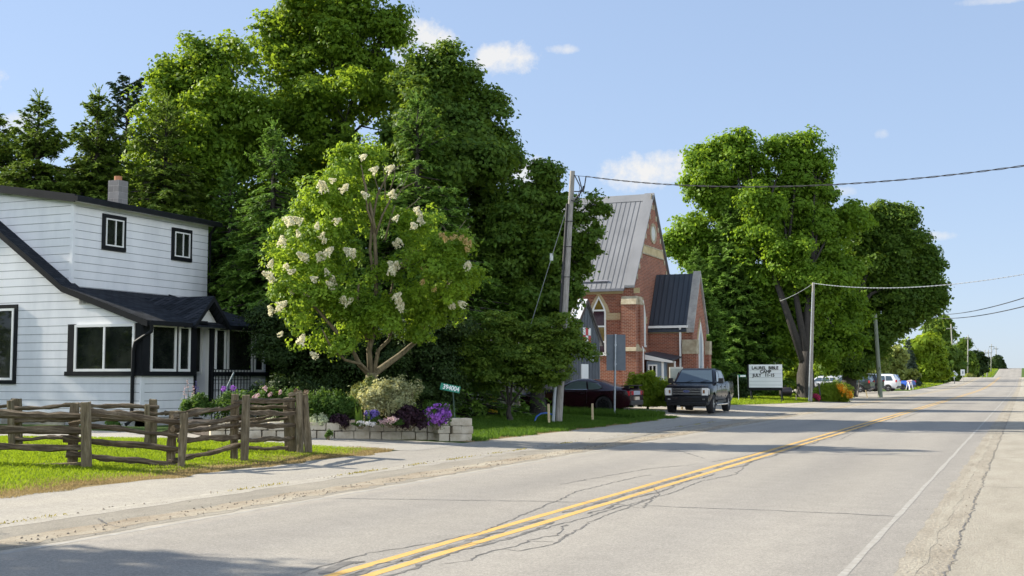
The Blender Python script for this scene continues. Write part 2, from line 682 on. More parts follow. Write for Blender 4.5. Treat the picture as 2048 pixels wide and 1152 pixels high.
# worn cement edge line beside the road and the patched joint on the path
M_PALE = pm('pale_edge', (0.33, 0.295, 0.235), (0.42, 0.385, 0.315), 5, 0.9)
M_WORNW = pm('worn_white_paint', (0.28, 0.26, 0.225), (0.38, 0.36, 0.32), 7, 0.85, lo=.42, hi=.7)
strip('edge_line', wob(-8.86, .02, 5, .7), wob(-8.79, .02, 6, .7), 0, 0, 0.008, M_WORNW, 2, ysf)
strip('edge_line', wob(-1.47, .012, 7, .8), wob(-1.405, .012, 8, .8), 0, 0, 0.008, M_WORNW, 2, np.concatenate([np.arange(2, 80, .3), np.arange(80, 310, 5.)]))
strip('path_joint', wob(-10.62, .035, 9, .4), wob(-10.56, .035, 10, .4), 0, 0, 0.012, M_PALE, 2, np.arange(3, 60, .2))
M_DUST = gravel_mat('kerb_dust_sand', (0.30, 0.265, 0.21), (0.36, 0.325, 0.265), (0.42, 0.385, 0.315), 30)
# right side: asphalt lip, sand drift, concrete pavement
strip('kerb_sand', wob(-1.08, .05, 11, .35), -0.60, 0, 0, 0.008, M_SAND, 3, ysf)
strip('kerb_dust', wob(-0.95, .05, 12, .35), wob(-0.86, .04, 13, .35), 0, 0, 0.010, M_DUST, 2, np.arange(4, 90, .35))
strip('pavement', -0.64, 2.4, 0, 0, 0.010, M_CONC, 4, ysf)
M_DARK = pm('crack_tar', (0.07, 0.066, 0.061), (0.20, 0.186, 0.166), 3, 0.9)
M_CRACKT = pm('crack_faint', (0.085, 0.08, 0.075), (0.17, 0.165, 0.155), 6, 0.9, lo=.4, hi=.6)

# parched strip of verge between the path and the lawn
M_STRAW = gravel_mat('straw_verge', (0.16, 0.13, 0.05), (0.27, 0.205, 0.10), (0.36, 0.28, 0.15), 40)
strip('dry_verge', wob(-13.25, .16, 31, .35), wob(-12.56, .05, 32, .35), 0, 0, 0.008, M_STRAW, 3, np.arange(2, 23.2, .25))
strip('dry_verge', wob(-12.98, .16, 33, .35), wob(-12.56, .05, 34, .35), 0, 0, 0.008, M_STRAW, 3, np.arange(27, 41, .25))

# yellow centre lines with chipped paint


def yellow_mat():
    m, nt, out = node_mat('yellow_paint')
    ge = nt.nodes.new('ShaderNodeNewGeometry')
    pos = ge.outputs['Position']
    n = noise(nt, 7, 8, 0.72, pos)
    n2 = noise(nt, 0.25, 3, 0.6, pos)
    f = mth(nt, 'ADD', n, mth(nt, 'MULTIPLY', n2, 0.35))
    col = ramp(nt, f, [(0.47, (0.25, 0.22, 0.17)), (0.60, (0.53, 0.325, 0.09)), (0.9, (0.60, 0.385, 0.125))])
    fine = noise(nt, 260, 2, 0.7, pos)
    col = mixcol(nt, 0.6, col, ramp(nt, fine, [(0.25, (0.7, 0.7, 0.7)), (0.75, (1.25, 1.25, 1.25))]), 'MULTIPLY')
    principled(nt, out, col, 0.75, 0, 0.3)
    return m


M_YEL = yellow_mat()
ysy = np.concatenate([np.arange(3, 90, .5), np.arange(90, 330, 5.)])
strip('yellow_line', wob(-5.40, .008, 21, .6), wob(-5.29, .008, 22, .6), 0, 0, 0.008, M_YEL, 2, ysy)
strip('yellow_line', wob(-5.12, .008, 23, .6), wob(-5.01, .008, 24, .6), 0, 0, 0.008, M_YEL, 2, ysy)

# cracks: broken ribbons laid on the asphalt


def ribbon(mb, pts, w, rng, dz=0.0092):
    pts = [np.array(p[:2], float) for p in pts]
    out = []
    for a, b in zip(pts[:-1], pts[1:]):
        n = max(2, int(np.linalg.norm(b - a) / 0.09))
        for i in range(n):
            q = a + (b - a) * i / n
            out.append(q + rng.normal(0, 0.016, 2))
    out.append(pts[-1])
    vs = []
    for i, q in enumerate(out):
        t = out[min(i + 1, len(out) - 1)] - out[max(i - 1, 0)]
        t /= (np.linalg.norm(t) + 1e-9)
        nrm = np.array([-t[1], t[0]])
        ww = w * rng.uniform(.35, 1.3) * (1.0 if 0 < i < len(out) - 1 else .2)
        for s in (-.5, .5):
            r = q + nrm * ww * s
            vs.append((r[0], r[1], gz(r[0], r[1]) + dz))
    mb.add(vs, [(2 * i, 2 * i + 1, 2 * i + 3, 2 * i + 2) for i in range(len(out) - 1)])


def px_line(pts):
    return [G(u, v) for u, v in pts]


mb = MB()
CR = [[(600, 1150), (640, 1135), (700, 1120), (740, 1108), (790, 1100), (870, 1086), (905, 1078), (960, 1066), (1010, 1046), (1060, 1025), (1120, 1000), (1150, 985), (1230, 965), (1300, 950)],
      [(700, 1152), (760, 1128), (800, 1125), (850, 1110), (900, 1098), (960, 1088), (1030, 1075), (1110, 1052), (1160, 1040), (1230, 1018), (1290, 1002), (1350, 985), (1410, 960)],
      [(880, 1130), (940, 1122), (975, 1105), (1045, 1090), (1060, 1082), (1120, 1070), (1130, 1050)],
      [(1000, 1100), (1040, 1103), (1110, 1090), (1130, 1072)],
      [(1050, 1083), (1115, 1085), (1185, 1042), (1270, 1010), (1320, 990), (1300, 975)],
      [(1230, 1008), (1285, 1018), (1310, 992)],
      [(1120, 970), (1200, 955), (1300, 938), (1390, 930)],
      [(1410, 962), (1470, 950), (1500, 925), (1560, 908), (1600, 897)],
      [(1420, 925), (1480, 915), (1540, 900)],
      [(1600, 893), (1640, 880), (1700, 866), (1740, 850)], [(1680, 880), (1720, 860), (1745, 852)], [(1810, 836), (1830, 828)],
      [(1790, 842), (1830, 828), (1880, 812)]]
for l in CR:
    ribbon(mb, px_line(l), 0.024, rng)
ribbon(mb, px_line([(640, 1150), (690, 1128), (730, 1125)]), 0.16, rng)
# tar seam between the yellow lines
yy = np.arange(7.0, 44, .5)
for a, b in ((7.5, 13.5), (13.8, 21.0), (21.4, 33), (33.4, 44), (46, 55)):
    yy = np.arange(a, b, .4)
    ribbon(mb, [(-5.205 + .012 * math.sin(y * 3), y) for y in yy], 0.10, rng, 0.0092)
    yy = np.arange(a, b, .6)
    ribbon(mb, [(-4.93 + .05 * math.sin(y * 2.3), y) for y in yy], 0.05, rng, 0.0094)
o = mb.build('road_cracks', M_DARK, kind='structure')
mb = MB()
for l in [[(1280, 1012), (1400, 1017), (1550, 1022), (1700, 1029), (1800, 1034)], [(670, 998), (760, 999), (900, 1001), (1100, 1004), (1200, 1006)],
          [(1540, 907), (1700, 910), (1890, 913)], [(1000, 905), (1180, 903), (1350, 900), (1410, 918)]]:
    ribbon(mb, px_line(l), 0.03, rng, 0.0092)
mb.build('transverse_cracks', M_CRACKT, kind='structure')
# dark joint between sand and pavement, and weeds joint cracks on the apron of the path
mb = MB()
ribbon(mb, [(-0.655 + .02 * math.sin(y * 1.7), y) for y in np.arange(4, 70, .8)], 0.018, rng, 0.0125)
for y in (19.5, 26.8, 34.0, 42, 50):
    ribbon(mb, [(-0.62, y), (2.2, y + .1)], 0.02, rng, 0.0125)
ribbon(mb, px_line([(1150, 900), (1230, 885), (1330, 862), (1440, 845), (1520, 835)]), 0.05, rng, 0.0125)
ribbon(mb, px_line([(1310, 860), (1400, 847), (1430, 840)]), 0.05, rng, 0.0125)
ribbon(mb, px_line([(195, 1038), (215, 1050), (250, 1058)]), 0.03, rng, 0.0125)
mb.build('joint_cracks', M_DARK, kind='structure')

# house drive, church lot and the far parking area (sheets between two polylines over y)
dx = np.linspace(0, 1, 30)


def sheet(name, near, far_, dz, mat, n=40, k=14):
    """ruled sheet between two polylines given in plan"""
    def res(pts):
        pts = np.array(pts, float)
        d = np.concatenate([[0], np.cumsum(np.linalg.norm(np.diff(pts, axis=0), axis=1))])
        s = np.linspace(0, d[-1], n)
        return np.interp(s, d, pts[:, 0]), np.interp(s, d, pts[:, 1])
    ax, ay = res(near)
    bx, by = res(far_)
    t = np.linspace(0, 1, k)[None, :]
    X = ax[:, None] * (1 - t) + bx[:, None] * t
    Y = ay[:, None] * (1 - t) + by[:, None] * t
    return grid_mesh(name, X, Y, dz, mat)


g_ = lambda u, v: G(u, v)[:2]
sheet('house_drive', [(-60, 21.4), (-30, 21.4), (-20, 21.6), (-15.5, 22.2), (-13.4, 22.9), (-12.3, 23.4)],
      [(-60, 25.2), (-30, 24.9), (-18, 24.7), (-15.0, 25.6), (-13.2, 26.3), (-12.3, 26.5)], 0.014, M_DRIVE)
LOT_N = [(-45, 47.0), (-24, 46.8), (-18, 46.6), (-15.0, 46.0), (-13.6, 44.5), (-12.2, 41.5)]
LOT_F = [(-45, 57.0), (-24, 56.8), (-18, 57.4), (-15.0, 62.0), (-13.4, 72.0), (-12.2, 82)]
sheet('church_lot', LOT_N, LOT_F, 0.014, M_LOT)
sheet('car_park', [(-60, 108), (-20, 106), (-14.5, 104), (-12, 100)], [(-60, 150), (-20, 140), (-14.5, 132), (-12, 150)], 0.014, M_LOT)
# ------------------------------------------------------------------ vegetation


def leaves(name, c, t, n, size, asp, mat, parent=None, tone=None, fold=0.16, kind=None, world=True):
    """many small folded leaf faces: centre, long axis, normal, length, width ratio"""
    N = len(c)
    c = np.asarray(c, float)
    if parent is not None and world:
        c = c - base_of(parent)
    t = t - n * np.sum(t * n, 1, keepdims=True)
    t /= (np.linalg.norm(t, axis=1, keepdims=True) + 1e-9)
    b = np.cross(n, t)
    s = np.broadcast_to(np.asarray(size, float), (N,))[:, None]
    a = np.broadcast_to(np.asarray(asp, float), (N,))[:, None]
    v = np.empty((N, 4, 3))
    v[:, 0] = c - t * s * .5
    v[:, 1] = c + b * s * a * .5 + n * s * fold + t * s * .02
    v[:, 2] = c + t * s * .5
    v[:, 3] = c - b * s * a * .5 + n * s * fold + t * s * .02
    me = bpy.data.meshes.new(name)
    me.vertices.add(N * 4)
    me.vertices.foreach_set('co', v.ravel())
    me.loops.add(N * 4)
    me.loops.foreach_set('vertex_index', np.arange(N * 4, dtype=np.int32))
    me.polygons.add(N)
    me.polygons.foreach_set('loop_start', np.arange(0, N * 4, 4, dtype=np.int32))
    me.update(calc_edges=True)
    at = me.attributes.new('tone', 'FLOAT', 'FACE')
    if tone is None:
        tone = np.random.default_rng(N).uniform(0, 1, N)
    at.data.foreach_set('value', np.asarray(tone, np.float32))
    me.materials.append(mat)
    o = bpy.data.objects.new(name, me)
    COL.objects.link(o)
    o.parent = parent
    if kind:
        o['kind'] = kind
    return o


def unit(a):
    return a / (np.linalg.norm(a, axis=-1, keepdims=True) + 1e-9)


def crown_points(lobes, ncl, k, crad, rng, flat=0.6, up=0.55, outw=0.6, rnd=0.7, power=0.42, droop=0.0, tuft=.40):
    """leaf clusters on tufts that sit round overlapping lobes (cx,cy,cz,rx,ry,rz)"""
    L = np.array(lobes, float)
    T = []
    for q in L:
        nt_ = int(rng.integers(15, 23))
        d = unit(rng.normal(0, 1, (nt_, 3)) + [0, 0, .15])
        rr = rng.uniform(.40, .95, nt_)
        sz = tuft * rng.uniform(.38, 1.0, nt_) ** 1.2
        for i in range(nt_):
            T.append([*(q[:3] + d[i] * q[3:] * rr[i]), *(q[3:] * sz[i] * [1, 1, .8]), *d[i]])
        T.append([*q[:3], *(q[3:] * .5), 0, 0, 1])
    T = np.array(T)
    vol = (T[:, 3] * T[:, 4] * T[:, 5]) ** 0.70
    idx = rng.choice(len(T), ncl, p=vol / vol.sum())
    d = unit(rng.normal(0, 1, (ncl, 3)) + T[idx, 6:] * .45 + [0, 0, .35])
    r = rng.uniform(0.0, 1, ncl) ** power
    q_ = rng.uniform(0, 1, ncl)
    r = np.where(q_ < .14, rng.uniform(1.0, 1.5, ncl), np.where(q_ < .20, rng.uniform(1.5, 2.2, ncl), r))
    cc = T[idx, :3] + d * r[:, None] * T[idx, 3:6]
    outv = unit(d * .8 + T[idx, 6:] * .5)
    ct = np.clip(.5 + .5 * np.sin(idx * 12.9898) * .55 + rng.normal(0, .22, ncl), 0, 1)
    # every cluster is a little dome of leaves round its own axis, so that it shows a lit and a shaded side
    cr = crad * rng.uniform(.45, 1.3, ncl)
    axv = unit(outv * outw + np.array([0, 0, 1.0]) * up + rng.normal(0, 1, (ncl, 3)) * .42)
    dd = unit(rng.normal(0, 1, (ncl, k, 3)) + axv[:, None, :] * .9)
    off = dd * (cr[:, None] * rng.uniform(.25, 1, (ncl, k)) ** .5)[:, :, None] * np.array([1, 1, max(flat, .35)])
    c = cc[:, None, :] + off
    n = unit(axv[:, None, :] * .75 + dd * .5 + rnd * rng.normal(0, 1, c.shape) * .55)
    t = unit(rng.normal(0, 1, c.shape) + 0.8 * dd + np.array([0, 0, -droop]))
    tone = np.clip(.6 * ct[:, None] + .4 * rng.uniform(0, 1, (ncl, k)), 0, 1)
    return c.reshape(-1, 3), t.reshape(-1, 3), n.reshape(-1, 3), tone.ravel()


def limbs(name, base, fork_z, lobes, mat, root, rng, r0=0.3, twig=5, lean=(0, 0), frac=1.0):
    """trunk with limbs that reach into every lobe"""
    mb = MB()
    b = np.array(base, float)
    f = b + np.array([lean[0], lean[1], fork_z])
    mid = (b + f) / 2 + rng.normal(0, .05, 3) * np.array([1, 1, 0])
    mb.tube([b + [0, 0, -.15], b + [0, 0, .12], mid, f], [r0 * 1.45, r0 * 1.15, r0 * .92, r0 * .5], 10, jit=.12, rng=rng)
    order = sorted(range(len(lobes)), key=lambda i: -lobes[i][3])
    main = []
    for j, i in enumerate(order):
        L = lobes[i]
        c = np.array(L[:3])
        rr = np.array(L[3:])
        if j < 4 or not main:
            s0, rl = f + rng.normal(0, r0 * .15, 3) - [0, 0, r0 * rng.uniform(.2, 2.5)], r0 * .52
        else:
            m = min(main, key=lambda q: np.linalg.norm(q[1] - c))
            s0, rl = m[0] + (m[1] - m[0]) * rng.uniform(.3, .9), r0 * .2
        q = s0 + (c - s0) * .45 + np.array([0, 0, .14 * np.linalg.norm(c - s0)])
        mb.tube([s0, q, c, c + [0, 0, rr[2] * .5]], [rl, rl * .62, rl * .3, rl * .08], 6, jit=.1, rng=rng)
        if j < 4:
            main.append((q, c))
        for _ in range(twig):
            d = unit(rng.normal(0, 1, 3) + [0, 0, .5])
            s1 = c + (q - c) * rng.uniform(0, .8)
            e = c + d * rr * rng.uniform(.6, .95)
            mb.tube([s1, (s1 + e) / 2 + rng.normal(0, .1, 3) * rr, e], [r0 * .075, r0 * .05, r0 * .02], 4, rng=rng, jit=.05)
    return mb.build(name, mat, root, smooth=True)


def px_lobes(lst, D, sq=1.0, depth=1.0):
    """lobes given as (u, v, radius in pixels[, depth offset]) at depth D"""
    out = []
    for q in lst:
        u, v, r = q[:3]
        dd = q[3] if len(q) > 3 else 0.0
        c = P(u, v, D + dd)
        R = r * (D + dd) / FOC
        out.append((*c, R, R * depth, R * sq))
    return out


M_BARK = pm('bark_brown', (0.020, 0.017, 0.013), (0.055, 0.047, 0.038), 6, 0.95, bscale=14, bdist=.04, stretch=(3, 3, .6))
M_BARK2 = pm('bark_olive', (0.085, 0.066, 0.035), (0.19, 0.155, 0.085), 7, 0.9, bscale=16, bdist=.02, stretch=(3, 3, .7))
L_MAPLE = leaf_mat('maple_leaf', (0.052, 0.105, 0.012), (0.135, 0.215, 0.024), .48, (0.36, 0.46, 0.025))
L_MAPLE2 = leaf_mat('dark_maple_leaf', (0.036, 0.078, 0.014), (0.090, 0.150, 0.024), .42, (0.25, 0.33, 0.025))
L_MAPLE3 = leaf_mat('bright_maple_leaf', (0.058, 0.118, 0.014), (0.145, 0.235, 0.026), .48, (0.36, 0.50, 0.03))
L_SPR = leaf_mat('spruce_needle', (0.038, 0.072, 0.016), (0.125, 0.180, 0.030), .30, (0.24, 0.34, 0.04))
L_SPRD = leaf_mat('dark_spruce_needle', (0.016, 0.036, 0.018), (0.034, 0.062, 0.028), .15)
L_SPRG = leaf_mat('green_spruce_needle', (0.040, 0.088, 0.020), (0.125, 0.210, 0.040), .30, (0.22, 0.38, 0.05))
L_SPRB = leaf_mat('blue_spruce_needle', (0.035, 0.055, 0.050), (0.075, 0.105, 0.095), .12)
L_LILAC = leaf_mat('lilac_leaf', (0.064, 0.128, 0.014), (0.175, 0.275, 0.030), .48, (0.46, 0.58, 0.04), .5)
L_DOG = leaf_mat('dogwood_leaf', (0.036, 0.078, 0.014), (0.125, 0.185, 0.032), .42, (0.34, 0.42, 0.035))
L_BUSH = leaf_mat('bush_leaf', (0.034, 0.070, 0.014), (0.095, 0.150, 0.026), .4)
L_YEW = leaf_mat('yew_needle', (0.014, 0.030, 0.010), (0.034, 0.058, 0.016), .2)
L_LIME = leaf_mat('lime_bush_leaf', (0.085, 0.145, 0.014), (0.190, 0.255, 0.026), .48, (0.46, 0.56, 0.03))
L_PALE = leaf_mat('pale_bush_leaf', (0.10, 0.13, 0.04), (0.22, 0.25, 0.09), .4)


def broadleaf(name, label, D, base_u, lobes_px, ncl, k, crad, size, lm, seed, fork=2.5, r0=.3, sq=1.0, depth=1.0, group=None, lean=(0, 0),
              bark=None, up=.5, flat=.6, base=None, cat='tree', twig=5, power=.5, rnd=.7, asp=.72, extra=None):
    rng = np.random.default_rng(seed)
    b = ground_at(base_u, D) if base is None else np.array(base, float)
    root = thing(name, label, cat, b, group=group)
    if cat == 'tree' and len(lobes_px) > 8:      # break every lobe into a core and a ring of smaller bulges
        ll = []
        for q in lobes_px:
            u, v, r = q[:3]
            dd = q[3] if len(q) > 3 else 0.0
            mpp = D / FOC
            ll.append((u, v, r * .68, dd))
            for _ in range(int(rng.integers(4, 7))):
                a, e = rng.uniform(0, 2 * math.pi), rng.uniform(.55, .98)
                ll.append((u + r * e * math.cos(a), v - r * e * math.sin(a), r * rng.uniform(.26, .46), dd + r * mpp * rng.uniform(-.8, .5)))
    else:
        ll = lobes_px
    lb = px_lobes(lobes_px, D, sq, depth)
    limbs('trunk', b, fork, lb, bark or M_BARK, root, rng, r0, twig, lean)
    lb = px_lobes(ll, D, sq, depth)
    c, t, n, tone = crown_points(lb, ncl, k, crad, rng, up=up, flat=flat, power=power, rnd=rnd, tuft=.5 if ll is not lobes_px else .4)
    keep = c[:, 2] > gz(b[0], b[1]) + .15
    leaves('crown', c[keep], t[keep], n[keep], size * rng.uniform(.55, 1.4, keep.sum()), asp, lm, root, tone[keep])
    return root


def spruce(name, label, D, u, v_top, half_px, v_half, lm, seed, nbr=300, cat='tree', group=None, droop=.5, z0=.3, tw=15, leader=True, twl=.27, bark=None, shape=.85, jitter=.25, base=None, thin=.72):
    """conifer: whorled drooping branches that carry flat sprays; half_px is the half width at row v_half"""
    rng = np.random.default_rng(seed)
    b = ground_at(u, D) if base is None else np.array(base, float)
    top = P(u, v_top, D)
    h = top[2] - b[2]
    zh = P(u, v_half, D)[2] - b[2]
    Rb = half_px * D / FOC / max(.05, (1 - zh / h)) ** shape
    root = thing(name, label, cat, b, group=group)
    mb = MB()
    mb.tube([b + [0, 0, -.1], b + [0, 0, h * .5], b + [0, 0, h * .93], b + [.03, .02, h]], [.022 * h, .013 * h, .004 * h, .008], 8, jit=.06, rng=rng)
    cs, ts, ns, ss, tn = [], [], [], [], []
    for i in range(nbr):
        q = (i + rng.uniform()) / nbr
        z = z0 + (h - z0) * (1 - (1 - q) ** 1.25) * .985
        fr = z / h
        if fr > thin and rng.uniform() < .35 + (fr - .7) * 1.3:
            continue
        L = Rb * (1 - fr) ** shape * rng.uniform(1 - jitter, 1 + jitter * .7) + .12
        az = i * 2.39996 + rng.normal(0, .25)
        out = np.array([math.cos(az), math.sin(az), 0])
        lat = np.array([-out[1], out[0], 0])
        m = max(3, int(tw * min(1.6, .35 + L / 2.2)))
        s = np.sort(rng.uniform(.12, 1, m))
        young = fr > .8
        dz = (.55 * s if young else (.10 * s - droop * 1.1 * s**2 + droop * .62 * s**3))
        pos = b + np.array([0, 0, z]) + out * (L * s)[:, None] + np.array([0, 0, 1]) * (L * dz)[:, None]
        if L > .5:
            mb.tube([b + [0, 0, z], pos[m // 2], pos[-1]], [.02 + .012 * L, .012 + .006 * L, .006], 4)
        side = rng.choice([-1, 1], m)
        tl = np.clip(.42 * L * (1.15 - s), .10, .75) * rng.uniform(.7, 1.2, m)
        td = unit(out * .75 + lat * (side * rng.uniform(.5, 1.2, m))[:, None] + np.array([0, 0, 1]) * rng.uniform(-.55, .05, m)[:, None] * (0.2 if young else 1.0))
        nk = 7
        w = np.linspace(.05, 1, nk)
        for j in range(m):
            cc = pos[j] + td[j] * (w * tl[j])[:, None] + np.array([0, 0, -.35 * tl[j]]) * (w**2)[:, None]
            sgn = np.where(np.arange(nk) % 2 == 0, 1, -1)
            lv = np.cross(td[j], [0, 0, 1.0])
            dd = unit(td[j] * .8 + lv * (sgn * .75)[:, None] + rng.normal(0, .22, (nk, 3)))
            cs.append(cc)
            ts.append(dd)
            ns.append(unit(np.array([0, 0, 1.0]) + rng.normal(0, .45, (nk, 3)) + out * .3))
            ss.append(twl * rng.uniform(.7, 1.2, nk) * min(1, .55 + .25 * L))
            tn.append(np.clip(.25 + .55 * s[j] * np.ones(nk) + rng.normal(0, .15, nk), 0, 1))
    if leader:
        for zz in np.linspace(.84, 1.0, 7):
            for a in range(4):
                az = a * 1.257 + zz * 40
                d = np.array([math.cos(az), math.sin(az), .8])
                ll = (1.02 - zz) * h * .30 + .22
                p0 = b + [0, 0, zz * h]
                for w in np.linspace(.1, 1, 9):
                    cs.append((p0 + unit(d) * ll * w + np.array([0, 0, .35 * ll * w * w]))[None])
                    ts.append(unit(d + rng.normal(0, .25, 3))[None])
                    ns.append(unit(rng.normal(0, 1, 3))[None])
                    ss.append(np.array([.15]))
                    tn.append(np.array([.85]))
        for w in np.linspace(.9, 1.0, 16):
            cs.append((b + [0, 0, w * h])[None])
            ts.append(unit(np.array([rng.normal(0, .4), rng.normal(0, .4), 1]))[None])
            ns.append(unit(rng.normal(0, 1, 3) * [1, 1, .2])[None])
            ss.append(np.array([.22]))
            tn.append(np.array([.8]))
    mb.build('trunk', bark or M_BARK, root, smooth=True)
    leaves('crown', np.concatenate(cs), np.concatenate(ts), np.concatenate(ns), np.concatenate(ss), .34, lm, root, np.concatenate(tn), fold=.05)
    return root


# --- the three big maples behind the house
broadleaf('maple_tree', 'tall maple with a rounded green crown, above the farmhouse roof and beside the spruces', 50, 455,
          [(400, 165, 78), (440, 130, 50), (350, 165, 45), (345, 250, 75, -1), (455, 250, 105, -1), (310, 330, 60), (400, 350, 105, -2), (510, 350, 95), (430, 450, 110), (340, 440, 80), (520, 470, 90), (440, 570, 100), (350, 540, 70)],
          3600, 34, .62, .17, L_MAPLE, 11, fork=3.0, r0=.42)
broadleaf('maple_tree', 'tallest maple of the row, its crown cut off by the top edge of the photograph', 52, 660,
          [(540, 90, 62), (590, 40, 80), (660, 10, 85, 1), (730, 40, 70), (775, 50, 38), (770, 95, 42), (600, 140, 100), (700, 140, 95), (560, 220, 95, -1), (670, 250, 110, -2), (760, 220, 80), (620, 350, 115), (730, 360, 105), (660, 470, 120), (600, 570, 90), (720, 570, 90)],
          4300, 34, .62, .17, L_MAPLE, 12, fork=4.0, r0=.5)
broadleaf('maple_tree', 'broad dark maple whose ragged right edge stands against the open sky', 48, 880,
          [(875, 140, 52), (920, 165, 45), (830, 170, 45), (900, 220, 75), (965, 230, 42), (985, 205, 22), (850, 260, 90, -1), (960, 290, 62), (1005, 290, 35), (1020, 312, 22), (975, 345, 55), (900, 350, 100, -2), (990, 390, 42), (830, 380, 90), (900, 460, 95), (970, 460, 55), (830, 500, 90), (920, 560, 80), (850, 610, 80)],
          3700, 34, .60, .17, L_MAPLE2, 13, fork=3.0, r0=.42)

# --- spruces around the maples
SG = 'spruces behind the farmhouse'
spruce('spruce_tree', 'leftmost spruce with a leaning wispy double leader, at the edge of the photograph', 44, 62, 185, 62, 330, L_SPR, 21, 470, group=SG, droop=.45, jitter=.35, thin=.86, tw=20)
spruce('spruce_tree', 'low dense spruce cut by the left edge of the photograph', 47, -25, 220, 78, 340, L_SPR, 28, 420, group=SG, droop=.45, thin=.86, tw=20)
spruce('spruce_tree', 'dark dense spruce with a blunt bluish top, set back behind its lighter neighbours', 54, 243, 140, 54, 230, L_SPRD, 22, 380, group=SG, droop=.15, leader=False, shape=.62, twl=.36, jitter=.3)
spruce('spruce_tree', 'spruce with wide upturned tip shoots just left of the dark blunt spruce', 46, 183, 175, 62, 320, L_SPR, 23, 470, group=SG, droop=.45, jitter=.35, thin=.84, tw=20)
spruce('spruce_tree', 'light green spruce right of the chimney with a thin leader below the maple', 45, 322, 190, 62, 330, L_SPR, 24, 400, group=SG, droop=.5, jitter=.35, thin=.8)
spruce('spruce_tree', 'spruce with a tall thin leader beside the far end of the farmhouse roof', 42, 541, 245, 100, 520, L_SPRG, 25, 420, group=SG, droop=.7, jitter=.35)
spruce('spruce_tree', 'slim spruce in shade whose tip shows just above the lilac', 42, 690, 300, 85, 520, L_SPRG, 26, 320, group=SG, droop=.6)
spruce('spruce_tree', 'spruce with a long bare leader rising behind the right side of the lilac', 43, 832, 188, 105, 400, L_SPRG, 27, 460, group=SG, droop=.45, jitter=.35)
spruce('spruce_tree', 'dark spruce filling the gap close behind the house end', 44, 455, 330, 80, 540, L_SPRG, 29, 320, group=SG, droop=.6)

# --- dark maple beside the church
broadleaf('maple_tree', 'dark bronze green maple behind the pole, one branch reaching over the church roof', 45, 1075,
          [(1090, 362, 34), (1060, 400, 48), (1110, 410, 40), (1020, 440, 45), (1080, 470, 68), (1000, 500, 55), (1120, 500, 48), (1040, 560, 80), (1105, 590, 50), (980, 590, 60), (1135, 560, 34), (1050, 650, 70), (1120, 640, 30),
           (1185, 470, 20), (1200, 420, 15), (1196, 400, 11), (1175, 500, 24), (1172, 540, 14), (1165, 440, 14), (1192, 505, 10)],
          3000, 32, .42, .15, L_MAPLE2, 31, fork=2.2, r0=.3, group=None)

# --- big trees beyond the church
broadleaf('maple_tree', 'tall maple with two bright billowing tops, behind the letter board', 95, 1618,
          [(1455, 300, 33), (1490, 285, 20), (1420, 335, 38), (1395, 330, 22), (1390, 385, 27), (1440, 390, 55), (1500, 340, 40), (1520, 385, 35), (1570, 300, 30), (1610, 290, 24), (1545, 310, 22), (1635, 320, 22), (1590, 350, 50), (1640, 345, 20), (1560, 400, 48), (1620, 410, 50), (1655, 395, 18),
           (1380, 470, 45), (1350, 500, 28), (1400, 520, 50), (1560, 480, 60), (1630, 490, 62), (1480, 450, 60), (1690, 450, 40), (1600, 570, 70), (1670, 560, 60), (1560, 620, 60), (1650, 650, 60), (1700, 620, 40), (1610, 700, 30), (1520, 430, 46, -4), (1590, 520, 46, -5), (1650, 590, 46, -5), (1540, 560, 40, -4), (1500, 500, 40, -3), (1585, 655, 42, -4), (1640, 695, 34, -3), (1560, 705, 28, -2), (1690, 690, 34, -3), (1530, 620, 40, -3), (1605, 610, 40, -4)],
          6200, 34, .95, .27, L_MAPLE3, 32, fork=3.4, r0=.62, up=.6, base=G(1613, 797))
broadleaf('maple_tree', 'round headed maple on two trunks, overhanging the road side', 102, 1700,
          [(1730, 450, 35), (1770, 440, 30), (1810, 440, 28), (1780, 490, 62), (1830, 490, 35), (1845, 530, 30), (1720, 510, 50), (1800, 560, 62), (1850, 575, 26), (1872, 590, 16), (1855, 610, 26), (1830, 610, 34), (1745, 580, 62), (1790, 625, 34), (1825, 640, 16), (1720, 650, 55), (1770, 670, 25), (1690, 620, 50), (1700, 700, 38), (1745, 710, 25), (1665, 720, 24, -3), (1725, 735, 20, -2), (1705, 735, 20, -3)],
          4400, 34, .95, .27, L_MAPLE2, 33, fork=6.0, r0=.5, up=.6, base=G(1698, 793))
spruce('spruce_tree', 'wide green spruce between the church and the letter board', 92, 1465, 405, 84, 640, L_SPRG, 34, 560, droop=.35, twl=.5, tw=18, shape=.8)
spruce('spruce_tree', 'smaller dark spruce close behind the church porch gable', 82, 1395, 500, 58, 680, L_SPRG, 35, 340, droop=.35, twl=.45, tw=16)

# --- shrub layer
broadleaf('dogwood_shrub', 'spreading dogwood in tiers of small leaves, in front of the utility pole', 39.4, 1020,
          [(1000, 680, 48), (1080, 672, 40), (1130, 690, 36), (945, 690, 36), (950, 735, 46), (1030, 735, 58), (1105, 735, 48), (1160, 700, 24), (1180, 712, 12), (900, 710, 30), (1060, 765, 26), (980, 760, 32), (920, 755, 30), (1120, 640, 14), (985, 640, 18), (880, 745, 30), (1105, 760, 18)],
          1500, 44, .36, .088, L_DOG, 41, fork=.6, r0=.09, sq=.8, cat='shrub', flat=.28, up=.95, twig=6, power=.45)
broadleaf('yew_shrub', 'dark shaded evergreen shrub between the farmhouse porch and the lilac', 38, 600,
          [(560, 690, 60), (620, 720, 70), (540, 640, 40), (680, 740, 60), (600, 650, 50), (660, 670, 50)], 1300, 40, .42, .085, L_YEW, 42, fork=.4, r0=.1, cat='shrub')
